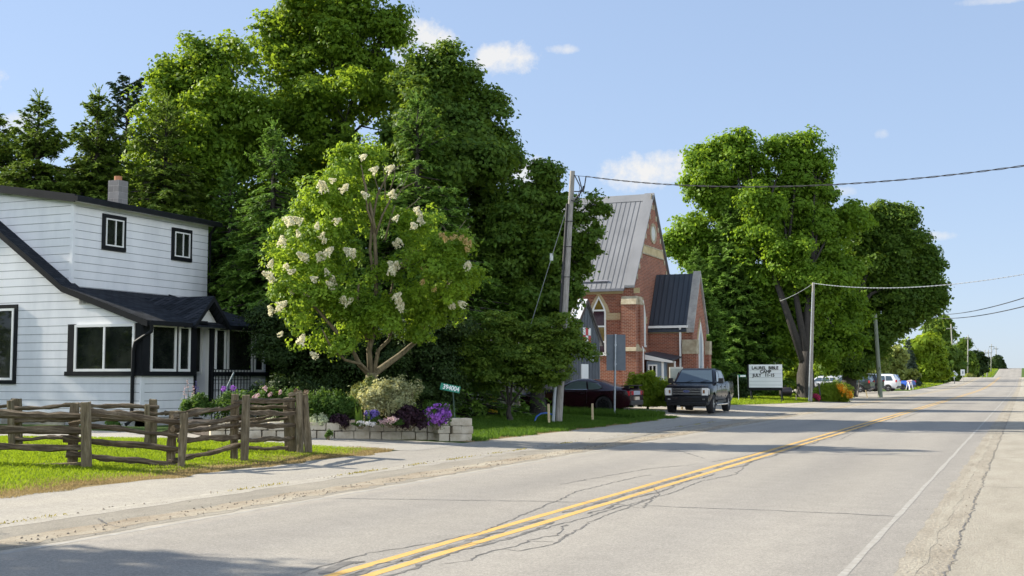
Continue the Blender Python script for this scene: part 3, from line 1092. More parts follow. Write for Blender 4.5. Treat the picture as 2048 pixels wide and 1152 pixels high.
broadleaf('yew_shrub', 'dark shaded evergreen shrub right of the lilac trunk', 38.5, 840,
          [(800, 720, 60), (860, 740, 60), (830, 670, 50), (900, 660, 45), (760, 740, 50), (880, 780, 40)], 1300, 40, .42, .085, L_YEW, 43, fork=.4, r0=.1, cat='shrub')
broadleaf('leafy_bush', 'bright green upright bush before the brick church corner', 55.0, 1295,
          [(1275, 770, 16), (1262, 775, 10), (1300, 775, 22), (1325, 785, 18), (1290, 795, 26), (1325, 800, 20), (1265, 795, 16), (1283, 760, 7), (1301, 758, 8), (1316, 768, 7)],
          700, 24, .22, .15, L_LIME, 44, fork=.3, r0=.05, cat='bush', up=.2, flat=1.5, asp=.4)
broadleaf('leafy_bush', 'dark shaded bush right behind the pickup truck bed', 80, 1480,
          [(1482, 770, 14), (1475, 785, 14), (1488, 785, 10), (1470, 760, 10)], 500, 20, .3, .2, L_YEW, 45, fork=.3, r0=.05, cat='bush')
broadleaf('small_tree', 'lime green young tree glimpsed behind the letter board', 128, 1580,
          [(1580, 735, 22), (1595, 760, 18), (1572, 765, 16)], 500, 20, .5, .35, L_LIME, 46, fork=1.0, r0=.1)
broadleaf('small_tree', 'pale green spreading tree left of the blue spruce', 165, 1778,
          [(1765, 720, 22), (1790, 715, 22), (1800, 745, 20), (1772, 750, 24), (1755, 740, 16)], 900, 20, .8, .5, L_PALE, 47, fork=1.2, r0=.2)
broadleaf('small_tree', 'sunlit yellow green tree behind the parked white cars', 150, 1660,
          [(1640, 735, 25), (1665, 750, 25), (1685, 720, 22), (1700, 750, 20), (1620, 760, 20)], 800, 20, .8, .5, L_LIME, 48, fork=1.2, r0=.2)
spruce('spruce_tree', 'blue grey spruce beside the pale spreading tree', 172, 1818, 680, 16, 740, L_SPRB, 49, 200, twl=.8, tw=9, leader=False)
RG = 'trees along the road beyond the car park'
broadleaf('roadside_tree', 'yellow green willow like tree next to the blue spruce', 185, 1842,
          [(1835, 700, 20), (1850, 690, 20), (1865, 705, 22), (1845, 730, 26), (1830, 745, 18), (1870, 740, 20)], 1000, 20, 1.0, .6, L_LIME, 51, fork=1.0, r0=.2, group=RG)
broadleaf('roadside_tree', 'tallest brownish green tree of the roadside row', 240, 1878,
          [(1872, 655, 16), (1885, 650, 14), (1890, 670, 16), (1868, 680, 18), (1880, 700, 20), (1862, 660, 9)], 900, 20, 1.3, .7, L_DOG, 52, fork=2.0, r0=.3, group=RG)
broadleaf('roadside_tree', 'mid green roadside tree before the slanting far pole', 225, 1900,
          [(1895, 710, 18), (1910, 715, 14), (1885, 730, 22), (1905, 740, 18), (1890, 755, 14)], 800, 20, 1.2, .7, L_BUSH, 53, fork=1.0, r0=.25, group=RG)
broadleaf('roadside_tree', 'dark roadside tree behind the white rectangular sign', 300, 1925,
          [(1922, 700, 11), (1930, 688, 7), (1930, 720, 14), (1938, 735, 12), (1920, 740, 14), (1928, 752, 10)], 700, 20, 1.3, .7, L_DOG, 54, fork=1.0, r0=.25, group=RG)
broadleaf('roadside_tree', 'small dark tree at the end of the roadside row', 310, 1953,
          [(1950, 715, 9), (1958, 722, 8), (1952, 735, 12), (1962, 738, 7), (1945, 745, 10)], 500, 20, 1.3, .8, L_YEW, 55, fork=1.0, r0=.25, group=RG)
broadleaf('far_tree', 'lone dark round tree on the far hill crest', 470, 1994,
          [(1993, 725, 9), (1986, 732, 8), (2000, 732, 7), (1993, 735, 11)], 420, 18, 1.6, 1.2, L_YEW, 56, fork=1.0, r0=.3, cat='tree')
broadleaf('hedge_row', 'low grassy hedge below the roadside trees', 205, 1860,
          [(1835, 765, 12), (1855, 765, 11), (1872, 764, 10), (1885, 762, 9)], 500, 20, .8, .5, L_BUSH, 57, fork=.3, r0=.08, cat='hedge')
broadleaf('leafy_bush', 'pale round bush at the foot of the white rectangular sign', 290, 1938,
          [(1935, 757, 7), (1943, 757, 6)], 200, 18, .7, .6, L_PALE, 58, fork=.3, r0=.08, cat='bush')
# --- Japanese tree lilac with cream panicles (limbs follow the photograph)
rng = np.random.default_rng(61)
DL = 31.5
lb0 = ground_at(741, DL)
lil = thing('lilac_tree', 'flowering tree lilac with cream panicles, leaning trunks rising from the walled flower bed', 'tree', lb0)
mb = MB()


def lp(pts, dd=0.0):
    return [P(u, v, DL + dd * i / max(1, len(pts) - 1)) for i, (u, v) in enumerate(pts)]


def limb(pts, r0, r1, dd=0.0):
    q = lp(pts, dd)
    mb.tube(q, list(np.linspace(r0, r1, len(q))), 8, jit=.1, rng=rng)


mb.tube([lb0 - [0, 0, .2], lb0 + [0, 0, .05]] + lp([(741, 770), (744, 745)]), [.24, .19, .165, .16], 10, jit=.1, rng=rng)
limb([(742, 752), (738, 700), (748, 660), (752, 600), (752, 520), (748, 450), (738, 400), (725, 350)], .085, .03)
limb([(745, 750), (765, 735), (800, 710), (835, 680), (850, 645), (880, 600), (905, 560)], .10, .03, 1.0)
limb([(742, 752), (720, 730), (705, 700), (670, 660), (640, 625), (615, 600), (590, 570)], .075, .02, -1.0)
limb([(741, 748), (722, 728), (690, 720), (660, 690), (645, 660)], .05, .015, -1.2)
limb([(748, 745), (757, 700), (778, 680), (785, 650), (780, 600), (790, 540), (830, 500)], .06, .02, .5)
limb([(748, 560), (740, 500), (745, 440), (755, 390), (775, 350), (800, 330)], .05, .015, .2)
limb([(748, 480), (765, 430), (785, 390), (805, 360)], .04, .012, .3)
limb([(752, 470), (735, 420), (730, 370), (722, 330)], .04, .012, -.3)
limb([(770, 480), (780, 440), (790, 410)], .03, .01)
limb([(780, 560), (800, 535), (820, 515), (838, 500)], .045, .015, -.8)
limb([(800, 540), (830, 525), (850, 520)], .03, .01, -.8)
limb([(735, 680), (722, 640), (715, 600), (718, 560)], .05, .02, -.5)
limb([(880, 600), (905, 545), (915, 500), (925, 465)], .03, .01, .6)
for pts in [[(790, 400), (805, 375), (818, 345)], [(800, 380), (822, 368), (836, 362)], [(780, 380), (790, 350), (788, 325)], [(770, 400), (770, 360), (765, 330)], [(760, 390), (748, 352), (745, 330)],
            [(905, 480), (915, 462), (932, 440)], [(915, 470), (928, 462), (941, 452)], [(900, 480), (888, 455), (880, 448)], [(810, 420), (830, 405), (842, 392)]]:
    limb(pts, .018, .006, .3)
mb.build('trunk', M_BARK2, lil, smooth=True)
LIL = [(690, 330, 36), (730, 315, 34), (655, 380, 42), (640, 400, 40), (700, 390, 40), (610, 450, 46), (660, 460, 55), (580, 470, 30), (575, 530, 36), (620, 530, 55), (690, 540, 55), (590, 600, 46), (650, 610, 60), (610, 655, 36), (570, 580, 24),
       (700, 650, 46), (740, 620, 50), (770, 560, 40), (840, 470, 34), (810, 460, 30), (860, 440, 28), (890, 500, 42), (920, 500, 28), (850, 540, 46), (910, 560, 44), (945, 560, 22), (870, 600, 46), (820, 610, 46), (780, 640, 44), (840, 650, 38), (900, 610, 34), (760, 420, 24), (720, 440, 36), (650, 690, 24), (690, 690, 25)]
rg = np.random.default_rng(62)
lb = []
for (u, v, r) in LIL:
    dd = rg.uniform(-1.0, .8)
    c = P(u, v, DL + dd)
    R = r * DL / FOC
    lb.append((*c, R, R * 1.15, R))
c, t, n, tone = crown_points(lb, 1750, 30, .25, rg, flat=.8, up=.35, outw=.45, rnd=.75, power=.5, droop=.6, tuft=.55)
leaves('crown', c, t, n, .104 * rg.uniform(.7, 1.25, len(c)), .62, L_LILAC, lil, tone, fold=.1)
M_CREAM = leaf_mat('cream_blossom', (0.72, 0.68, 0.46), (0.84, 0.81, 0.64), .35, (0.85, 0.80, 0.55), .2)
M_TANB = leaf_mat('faded_blossom', (0.50, 0.36, 0.13), (0.66, 0.52, 0.24), .25, (0.6, 0.4, 0.2), .2)
FL = [(663, 362), (648, 380), (640, 372), (690, 375), (683, 382), (572, 442), (583, 448), (600, 443), (563, 488), (570, 482), (643, 475), (648, 482), (671, 443), (633, 455), (655, 505), (640, 520), (650, 512), (700, 505), (703, 510), (608, 515), (612, 520), (580, 545), (572, 534),
      (541, 552), (540, 532), (545, 560), (655, 548), (652, 552), (661, 570), (665, 567), (665, 580), (586, 585), (580, 582), (610, 592), (615, 596), (622, 598), (690, 605), (687, 600), (785, 530), (792, 533), (788, 540), (782, 545), (797, 600), (790, 596), (795, 608), (800, 617), (560, 612), (556, 620), (545, 625),
      (782, 390), (790, 392), (745, 343), (775, 340), (831, 420), (838, 427), (840, 442), (845, 446), (830, 452), (827, 455), (798, 487), (792, 490), (790, 440), (733, 393), (925, 610), (903, 612), (560, 670), (600, 685), (630, 712), (725, 315), (936, 533), (630, 560), (598, 470)]
FT = [(880, 470), (887, 475), (893, 480), (905, 478), (912, 473), (920, 478), (930, 484), (938, 490), (935, 500), (857, 535), (845, 565), (868, 580), (925, 476), (850, 540)]
rg = np.random.default_rng(63)


def panicle(mat, seed):
    r = np.random.default_rng(seed)
    N = 170
    a = r.uniform(0, 1, N)
    th = r.uniform(0, 2 * math.pi, N)
    rr = .125 * (1 - a * .75) * r.uniform(.3, 1, N) ** .5
    c = np.stack([rr * np.cos(th), rr * np.sin(th), a * .26 - .05], 1)
    n = unit(r.normal(0, 1, (N, 3)) + [0, 0, .5])
    return leaves('blossom', c, unit(r.normal(0, 1, (N, 3))), n, .052, .8, mat, None, r.uniform(0, 1, N), world=False)


protos = [panicle(M_CREAM, 1), panicle(M_CREAM, 2), panicle(M_TANB, 3)]
used = [False] * 3
for i, (u, v) in enumerate(FL + FT):
    kx = 2 if i >= len(FL) else i % 2
    o = protos[kx] if not used[kx] else protos[kx].copy()
    if used[kx]:
        COL.objects.link(o)
    used[kx] = True
    o.parent = lil
    p = P(u, v, DL - rg.uniform(.95, 1.5))
    o.location = tuple(p - lb0)
    o.rotation_euler = (rg.uniform(-1.1, 1.1), rg.uniform(-1.1, 1.1), rg.uniform(0, 6))
    s = rg.uniform(.6, 1.12)
    s *= .62 if kx == 2 else 1
    o.scale = (s, s, s)
    if kx == 2:
        o['label'] = 'faded tan blossom panicle'

# --- retaining wall of pale blocks round the flower bed
M_BLOCK = pm('wall_block', (0.36, 0.30, 0.21), (0.58, 0.52, 0.41), 3.2, 0.95, bscale=22, bdist=.03, lo=.32, hi=.68)
rng = np.random.default_rng(71)
W0, W1 = G(420, 878), G(892, 880)
W1[1] -= .1
wd = unit((W1 - W0)[:2])
wn_ = np.array([-wd[1], wd[0]])
wl_ = np.linalg.norm((W1 - W0)[:2])
mb = MB()
ang = math.atan2(wd[1], wd[0])
for row in range(2):
    s = 0.0
    while s < wl_ - .1:
        w = min(rng.uniform(.30, .52), wl_ - s)
        c = W0[:2] + wd * (s + w / 2) + wn_ * (.12 + rng.uniform(-.012, .012))
        z = gz(*c) + .20 * row + .09 + rng.normal(0, .006)
        mb.box((c[0], c[1], z), (w - rng.uniform(.008, .03), .24 + rng.uniform(-.03, .02), .195 - rng.uniform(0, .012)), rz=ang + rng.normal(0, .02))
        s += w
PB = G(910, 882)
for row in range(3):
    for j, s in enumerate((-.32, 0.02, .30)):
        w = (.27, .36, .27)[j] if row % 2 == 0 else (.33, .24, .33)[j]
        c = PB[:2] + wd * s + wn_ * .1
        mb.box((c[0], c[1], gz(*c) + .195 * row + .08), (w, .34, .19), rz=ang + rng.normal(0, .02))
o = mb.build('retaining_wall', M_BLOCK, bevel=.022)
tag(o, 'low wall of pale split blocks with a raised end pillar, holding the flower bed', 'wall')
M_SOIL = pm('bed_soil', (0.03, 0.022, 0.016), (0.07, 0.052, 0.038), 9, 0.95, bscale=30, bdist=.03)
mb = MB()
mb.prism([(*(W0[:2] + wn_ * .2), gz(*W0[:2]) + .05), (*(W1[:2] + wn_ * .2), gz(*W1[:2]) + .05), (*(W1[:2] + wn_ * 4 + wd * .5), .2), (*(W0[:2] + wn_ * 5), .25)], (0, 0, .27))
mb.build('bed_soil', M_SOIL, kind='structure')

# --- plants of the bed


def plant(name, label, D, lobes_px, ncl, k, crad, size, lm, seed, cat='plant', asp=.5, up=.4, flat=1.0, parts=None, group=None, sq=1.0, power=.45):
    rng = np.random.default_rng(seed)
    lb = px_lobes(lobes_px, D, sq)
    b = np.array([np.mean([q[0] for q in lb]), np.mean([q[1] for q in lb]), min(q[2] - q[5] for q in lb)])
    root = thing(name, label, cat, b, group=group)
    c, t, n, tone = crown_points(lb, ncl, k, crad, rng, up=up, flat=flat, power=power)
    leaves('foliage', c, t, n, size * rng.uniform(.7, 1.3, len(c)), asp, lm, root, tone)
    mb = MB()
    for q in lb:
        for _ in range(3):
            e = np.array(q[:3]) + rng.normal(0, .3, 3) * q[3]
            mb.tube([b + rng.normal(0, .05, 3) * [1, 1, 0] + [0, 0, -.05], (b + e) / 2 + rng.normal(0, .03, 3), e], [.012, .009, .004], 4)
    mb.build('stem', M_BARK2, root)
    for (pn, pl_, nn, kk, cr, sz, mm, ds) in (parts or []):
        r2 = np.random.default_rng(seed + 99)
        sets = [[q] for q in pl_] if max(q[2] for q in pl_) <= 9 else [pl_]      # small blooms are counted one by one
        for one in sets:
            c, t, n, tone = crown_points(px_lobes(one, D - ds, sq), max(4, nn // len(sets)), kk, cr, r2, up=.3, outw=.6, power=.3, flat=1)
            leaves(pn, c, t, n, sz * r2.uniform(.8, 1.2, len(c)), .85, mm, root, tone)
    return root


L_VAR = leaf_mat('variegated_leaf', (0.05, 0.09, 0.03), (0.58, 0.58, 0.34), .35)
L_VARG = leaf_mat('variegated_green_leaf', (0.05, 0.09, 0.03), (0.22, 0.25, 0.12), .35)
L_PERE = leaf_mat('perennial_leaf', (0.03, 0.07, 0.018), (0.075, 0.14, 0.035), .4)
L_IRIS = leaf_mat('iris_blade', (0.09, 0.15, 0.03), (0.17, 0.23, 0.06), .4)
L_SILV = leaf_mat('silver_leaf', (0.26, 0.29, 0.26), (0.46, 0.49, 0.44), .2)
L_PURP = leaf_mat('dark_purple_leaf', (0.022, 0.012, 0.018), (0.055, 0.026, 0.04), .25)
F_PHLOX = leaf_mat('violet_petal', (0.25, 0.07, 0.42), (0.48, 0.20, 0.68), .2, (0.45, 0.15, 0.7))
F_LAV = leaf_mat('lavender_petal', (0.08, 0.06, 0.28), (0.20, 0.15, 0.45), .2, (.2, .15, .5))
F_PINK = leaf_mat('pink_petal', (0.55, 0.22, 0.34), (0.75, 0.45, 0.50), .25, (.8, .4, .5))
F_PALEP = leaf_mat('pale_pink_petal', (0.62, 0.40, 0.42), (0.75, 0.58, 0.55), .25, (.8, .5, .5))
F_ORANGE = leaf_mat('orange_petal', (0.75, 0.22, 0.01), (0.85, 0.46, 0.02), .3, (.9, .4, .02))
F_YELL = leaf_mat('yellow_petal', (0.75, 0.52, 0.04), (0.85, 0.68, 0.12), .3, (.9, .7, .1))
F_RED = leaf_mat('crimson_petal', (0.30, 0.02, 0.06), (0.55, 0.06, 0.14), .25, (.6, .05, .15))
F_WHITE = leaf_mat('white_petal', (0.70, 0.68, 0.66), (0.80, 0.78, 0.76), .25, (.8, .8, .8))

plant('variegated_shrub', 'cream and green variegated shrub at the foot of the lilac', 29.2, [(775, 795, 30), (795, 800, 26), (755, 790, 22), (742, 800, 16), (800, 780, 18), (775, 775, 16), (815, 785, 10), (770, 815, 22), (835, 772, 5)], 620, 18, .16, .085, L_VAR, 81, 'shrub', .35, .3, 1.2)
plant('green_shrub', 'dull green arching shrub rising behind the variegated shrub', 30.2, [(745, 780, 20), (730, 800, 20), (815, 795, 18), (720, 790, 12)], 300, 18, .16, .085, L_VARG, 82, 'shrub', .35, .3, 1.2)
plant('phlox_plant', 'mound of violet flowers on the bed behind the end pillar of the wall', 29.0, [(870, 830, 24), (890, 835, 20), (860, 835, 14)], 260, 18, .12, .05, L_PERE, 83, 'flowers', .5, .5, 1,
      [('flower', [(876, 826, 20), (866, 828, 15), (890, 830, 15), (880, 834, 20), (858, 842, 5)], 620, 12, .04, .040, F_PHLOX, .12)])
plant('perennial_clump', 'deep green ferny perennials behind the end post of the fence', 29.2, [(620, 815, 20), (650, 812, 24), (680, 815, 22), (640, 835, 16), (690, 830, 18), (660, 835, 16), (705, 812, 12), (672, 800, 12)], 620, 18, .15, .075, L_PERE, 84, 'plant', .35, .4, 1.1)
plant('silver_plant', 'low silvery grey cushion plant on the wall beside the fence end', 28.8, [(630, 843, 10), (645, 842, 12), (618, 845, 8)], 220, 14, .06, .05, L_SILV, 85, 'plant', .3, .3)
plant('silver_plant', 'patch of silvery ground cover glimpsed through the gaps of the fence', 28.8, [(520, 848, 9), (545, 845, 9), (565, 848, 8), (500, 850, 7)], 240, 14, .07, .05, L_SILV, 86, 'plant', .3, .3)
plant('purple_plant', 'dark purple leaved clump between the pink and violet flowers', 28.9, [(820, 835, 22), (840, 840, 16), (800, 840, 12)], 260, 16, .12, .07, L_PURP, 87, 'plant', .7, .4)
plant('purple_plant', 'small maroon leaved clump left of the iris blades', 28.9, [(675, 842, 12), (690, 843, 10)], 120, 14, .08, .05, L_PURP, 88, 'plant', .7, .4)
plant('lavender_plant', 'small clump of blue violet flower spikes beside the iris blades', 28.8, [(740, 840, 10), (748, 836, 8)], 120, 14, .08, .05, L_PERE, 89, 'flowers', .4, .3, 1,
      [('flower', [(736, 828, 6), (744, 829, 7), (750, 826, 5)], 110, 10, .05, .035, F_LAV, .08)])
plant('thyme_mat', 'low pink flowering mat spilling on the wall top', 28.7, [(765, 846, 9), (785, 844, 12), (800, 846, 9)], 140, 14, .06, .035, L_PERE, 90, 'flowers', .5, .5, .6,
      [('flower', [(780, 842, 10), (790, 840, 8), (765, 845, 6)], 110, 9, .05, .03, F_PALEP, .06)], sq=.6)
plant('white_flowers', 'tiny white edging flowers near the iris blades', 28.6, [(722, 848, 8), (735, 849, 7), (708, 849, 5)], 90, 12, .05, .035, L_PERE, 91, 'flowers', .5, .5, .6,
      [('flower', [(722, 847, 7), (735, 848, 6), (745, 849, 5)], 70, 8, .04, .03, F_WHITE, .05)], sq=.6)
plant('rose_bush', 'rose bush with scattered pink blooms beside the porch steps', 32, [(500, 812, 22), (530, 805, 24), (560, 808, 22), (585, 800, 18), (470, 805, 18), (540, 825, 20), (440, 815, 16)], 620, 18, .2, .075, L_PERE, 92, 'bush', .6, .4, 1,
      [('flower', [(530, 778, 3), (515, 793, 4), (540, 790, 3), (508, 797, 3), (560, 785, 3), (575, 800, 2), (490, 800, 2), (600, 787, 2)], 50, 10, .05, .05, F_PALEP, .5)])
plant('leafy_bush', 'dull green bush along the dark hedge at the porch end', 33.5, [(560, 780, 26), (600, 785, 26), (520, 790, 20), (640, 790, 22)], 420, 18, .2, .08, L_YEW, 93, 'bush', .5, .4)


def spikes(name, label, base_px, D, items, lm, seed, cat='flowers', fm=None, kind='spike', group=None):
    """upright blades or flower spikes: items (u_base, v_base, u_top, v_top)"""
    rng = np.random.default_rng(seed)
    b = P(*base_px, D)
    root = thing(name, label, cat, b, group=group)
    if kind == 'blade':
        mb = MB()
        for (u0, v0, u1, v1) in items:
            a, e = P(u0, v0, D), P(u1, v1, D + rng.uniform(-.2, .2))
            w = RGT * .022
            m = (a + e) / 2 + RGT * rng.uniform(-.02, .02)
            th = FWD * .004
            for q, s in ((a, 1.0),):
                mb.add([a - w, a + w, m + w, m - w, e + RGT * .03, a - w + th, a + w + th, m + w + th, m - w + th, e + RGT * .03 + th],
                       [(0, 1, 2, 3), (3, 2, 4), (6, 5, 8, 7), (7, 8, 9), (1, 6, 7, 2), (5, 0, 3, 8), (2, 7, 9, 4), (8, 3, 4, 9)])
        o = mb.build('blade', lm, root)
        return root
    mb = MB()
    cs, ss, fc = [], [], []
    for (u0, v0, u1, v1) in items:
        a, e = P(u0, v0, D), P(u1, v1, D)
        mb.tube([a, (a + e) / 2 + rng.normal(0, .01, 3), e], [.008, .007, .004], 4)
        L = np.linalg.norm(e - a)
        if kind == 'spike':
            for q in np.linspace(.45, 1, 22):
                fc.append(a + (e - a) * q + rng.normal(0, .02 * (1.4 - q) / .6, 3))
        else:
            for _ in range(60):
                fc.append(e + unit(rng.normal(0, 1, 3)) * .075 * rng.uniform(.7, 1))
        for q in np.linspace(.02, .45, 14):
            cs.append(a + (e - a) * q + rng.normal(0, .06, 3) * [1, 1, .4])
    mb.build('stem', L_PERE, root)
    cs, fc = np.array(cs), np.array(fc)
    leaves('foliage', cs, unit(rng.normal(0, 1, cs.shape)), unit(rng.normal(0, 1, cs.shape) + [0, 0, 1]), .1, .4, lm, root)
    per = len(fc) // len(items)
    for i in range(len(items)):
        q = fc[i * per:(i + 1) * per]
        leaves('flower', q, unit(rng.normal(0, 1, q.shape)), unit(rng.normal(0, 1, q.shape)), .045, .8, fm, root)
    return root


rg = np.random.default_rng(72)
spikes('iris_plant', 'upright yellow green iris blades at the middle of the wall', (720, 850), 28.7, [(712 + 4 * i, 850, 706 + 4.2 * i + rg.uniform(-4, 4), 806 + rg.uniform(0, 18)) for i in range(8)], L_IRIS, 1, 'plant', kind='blade')
spikes('iris_plant', 'pale upright leaf blades standing behind the lavender', (690, 800), 29.6, [(690 + 5 * i, 815, 688 + 5.2 * i + rg.uniform(-4, 4), 783 + rg.uniform(0, 16)) for i in range(6)], L_IRIS, 2, 'plant', kind='blade')
spikes('foxglove_plant', 'pale pink flower spikes against the white porch wall', (378, 815), 32.2, [(378, 815, 375, 758), (370, 815, 368, 775), (384, 815, 386, 772)], L_PERE, 3, fm=F_PALEP)
spikes('delphinium_plant', 'dark blue flower spikes beside the porch corner post', (395, 815), 32.2, [(395, 815, 391, 762), (400, 815, 396, 775)], L_PERE, 4, fm=F_LAV)
spikes('allium_plant', 'round purple flower heads rising above the fence', (460, 815), 31.5, [(470, 815, 467, 776), (449, 815, 447, 777)], L_PERE, 5, fm=F_PHLOX, kind='ball')
spikes('allium_plant', 'dried brown allium seed heads behind the fence end post', (600, 825), 28.6, [(612, 825, 612, 786), (594, 825, 593, 783)], L_PERE, 6, fm=pm('seed_head', (.16, .10, .06), (.25, .17, .1), 20), kind='ball')
plant('leafy_plant', 'leafy green plant at the foot of the white porch wall', 31.8, [(392, 812, 14), (375, 818, 12), (410, 815, 12), (400, 800, 8)], 260, 16, .12, .08, L_PERE, 94, 'plant', .5, .4)
plant('weed_tuft', 'small weed tuft growing against the wall blocks', 28.3, [(660, 868, 5), (655, 871, 4)], 40, 12, .05, .05, L_PERE, 95, 'plant')
plant('weed_tuft', 'small green plant by the downspout foot, seen between fence rails', 31.5, [(222, 848, 8), (232, 850, 6)], 90, 14, .08, .07, L_PERE, 96, 'plant')
# lilies and other flowers on the church verge
plant('daylily_clump', 'large daylily clump with orange flowers beside the far roadside pole', 80, [(1655, 785, 13), (1670, 782, 15), (1640, 790, 9), (1690, 788, 13), (1680, 795, 12), (1660, 795, 10), (1645, 797, 7)], 620, 16, .35, .3, L_LIME, 97, 'flowers', .16, .1, 1.2,
      [('flower', [(1692, 782, 8), (1699, 789, 5), (1682, 775, 5)], 70, 6, .2, .12, F_YELL, .7), ('flower', [(1690, 785, 8), (1700, 790, 4), (1680, 776, 5)], 60, 6, .2, .12, F_ORANGE, .8)])
plant('peony_plant', 'crimson and white flowers at the foot of the thin roadside pole', 79, [(1632, 795, 6), (1636, 798, 5)], 60, 12, .15, .12, L_PERE, 98, 'flowers', .5, .4, 1,
      [('flower', [(1631, 792, 5), (1636, 796, 4)], 50, 8, .1, .09, F_RED, .3)])
# ------------------------------------------------------------------ farmhouse
M_SIDING = pm('white_siding', (0.64, 0.65, 0.66), (0.80, 0.80, 0.80), 1.1, 0.55, bscale=0, stretch=(1, 1, .35), lo=.25, hi=.6)
M_SGAP = pm('siding_groove', (0.25, 0.25, 0.26), None, 1, .8)
M_BLACK = pm('black_trim', (0.006, 0.007, 0.009), (0.010, 0.011, 0.013), 4, 0.5, spec=.18)
M_WTRIM = pm('white_trim', (0.78, 0.77, 0.73), None, 1, 0.4)
M_GLASS = pm('window_glass', (0.006, 0.008, 0.007), (0.034, 0.038, 0.030), 1.1, .03, lo=.4, hi=.75)
M_SHINGLE = None


def shingle():
    m, nt, out = node_mat('dark_shingle')
    tc = nt.nodes.new('ShaderNodeTexCoord')
    ge = nt.nodes.new('ShaderNodeNewGeometry')
    sp = nt.nodes.new('ShaderNodeSeparateXYZ')
    lk(nt, ge.outputs['Position'], sp.inputs[0])
    cb = nt.nodes.new('ShaderNodeCombineXYZ')
    lk(nt, sp.outputs[1], cb.inputs[0])
    lk(nt, mth(nt, 'SUBTRACT', sp.outputs[2], mth(nt, 'MULTIPLY', sp.outputs[0], .6)), cb.inputs[1])
    bt = nt.nodes.new('ShaderNodeTexBrick')
    lk(nt, cb.outputs[0], bt.inputs['Vector'])
    bt.inputs['Scale'].default_value = 1
    bt.inputs['Brick Width'].default_value = .3
    bt.inputs['Row Height'].default_value = .13
    bt.inputs['Mortar Size'].default_value = .010
    bt.inputs['Color1'].default_value = (.014, .017, .022, 1)
    bt.inputs['Color2'].default_value = (.030, .034, .042, 1)
    bt.inputs['Mortar'].default_value = (.006, .007, .009, 1)
    n = noise(nt, 3, 5, .6, ge.outputs['Position'])
    col = mixcol(nt, .8, bt.outputs['Color'], ramp(nt, n, [(.3, (.7, .7, .7)), (.7, (1.4, 1.4, 1.4))]), 'MULTIPLY')
    principled(nt, out, col, .95, 0, .12, bt.outputs['Fac'], -.01, .8)
    return m


M_SHINGLE = shingle()


def clip_z(poly, z0, z1):
    """part of a polygon (list of (a, z)) between two heights"""
    for zc, keep_up in ((z0, True), (z1, False)):
        out = []
        for i in range(len(poly)):
            p, q = poly[i], poly[(i + 1) % len(poly)]
            ip = p[1] >= zc if keep_up else p[1] <= zc
            iq = q[1] >= zc if keep_up else q[1] <= zc
            if ip:
                out.append(p)
            if ip != iq:
                t = (zc - p[1]) / (q[1] - p[1])
                out.append((p[0] + (q[0] - p[0]) * t, zc))
        poly = out
        if not poly:
            return []
    return poly


def clad(mb, poly, axis, pos, nrm, z0, course=.245, gap=.016, thick=.03):
    """horizontal boards over a wall polygon. axis 'Y': plane y=pos, a is x; axis 'X': plane x=pos, a is y"""
    zmax = max(p[1] for p in poly)
    z = z0
    # backing
    def to3(p, o):
        return (p[0], pos + o, p[1]) if axis == 'Y' else (pos + o, p[0], p[1])
    mb.prism([to3(p, -.08 * nrm) for p in poly], np.array((0, .085 * nrm, 0)) if axis == 'Y' else np.array((.085 * nrm, 0, 0)), 1)
    while z < zmax:
        q = clip_z(poly, z + gap, z + course)
        if len(q) >= 3:
            mb.prism([to3(p, .006 * nrm) for p in q], np.array((0, thick * nrm, 0)) if axis == 'Y' else np.array((thick * nrm, 0, 0)), 0)
        z += course


Pc = P(283, 750, 34.5)
YG, XP = float(Pc[1]), float(Pc[0])
ZG = gz(XP, YG)
# the parts of the house come straight from where their corners stand in the photograph, on the wall planes
rake = [onY(-113, 356, YG), onY(135, 572, YG), onY(305, 640, YG)]
XR, ZR = rake[0][0], rake[0][2]
XU = float(onY(148, 400, YG + .4)[0])
ZU = float(onY(148, 400, YG + .4)[2])
YU1 = float(onX(415, 450, XU)[1])
YEND = float(onX(529, 745, XP)[1])
XE = XP + .38
house = thing('farmhouse', 'white clapboard farmhouse with black trim, dormer and glazed corner porch', 'house', (XP, YG, ZG))
ZF = ZG + .25
HZ0 = ZF - .02
wallm = [M_SIDING, M_SGAP]
kx, kz = rake[1][0], rake[1][2]
ez = rake[2][2]
ex = rake[2][0]
zx = lambda x: kz + (ez - kz) * (x - kx) / (ex - kx)
XL_ = 2 * XR - kx
gable = [(XP, ZF), (XP, zx(XP) - .12), (kx, kz - .12), (XR, ZR - .12), (XL_, kz - .12), (XL_ - 3.2, zx(XP) - .12), (XL_ - 3.2, ZF)][::-1]
mb = MB()
clad(mb, gable, 'Y', YG, -1, HZ0)
# road side lower wall, left of the entrance and right of it
YA, YB_ = float(onX(388, 650, XP)[1]), float(onX(419, 745, XP)[1])
clad(mb, [(YG + .03, ZF), (YA, ZF), (YA, 3.15), (YG + .03, 3.15)], 'X', XP, 1, HZ0)
clad(mb, [(YB_, ZF), (YEND, ZF), (YEND, 3.15), (YB_, 3.15)], 'X', XP, 1, HZ0)
# alcove: back and two sides
mb.bb(XP - 1.0, XP - .9, YA, YB_, ZF, 3.2)
mb.bb(XP - 1.0, XP - .02, YA - .10, YA - .002, ZF, 3.2)
mb.bb(XP - 1.0, XP - .02, YB_ + .002, YB_ + .10, ZF, 3.2)
mb.bb(XL_ - 3.0, XP - .1, YEND - .1, YEND - .02, ZF, 3.1)
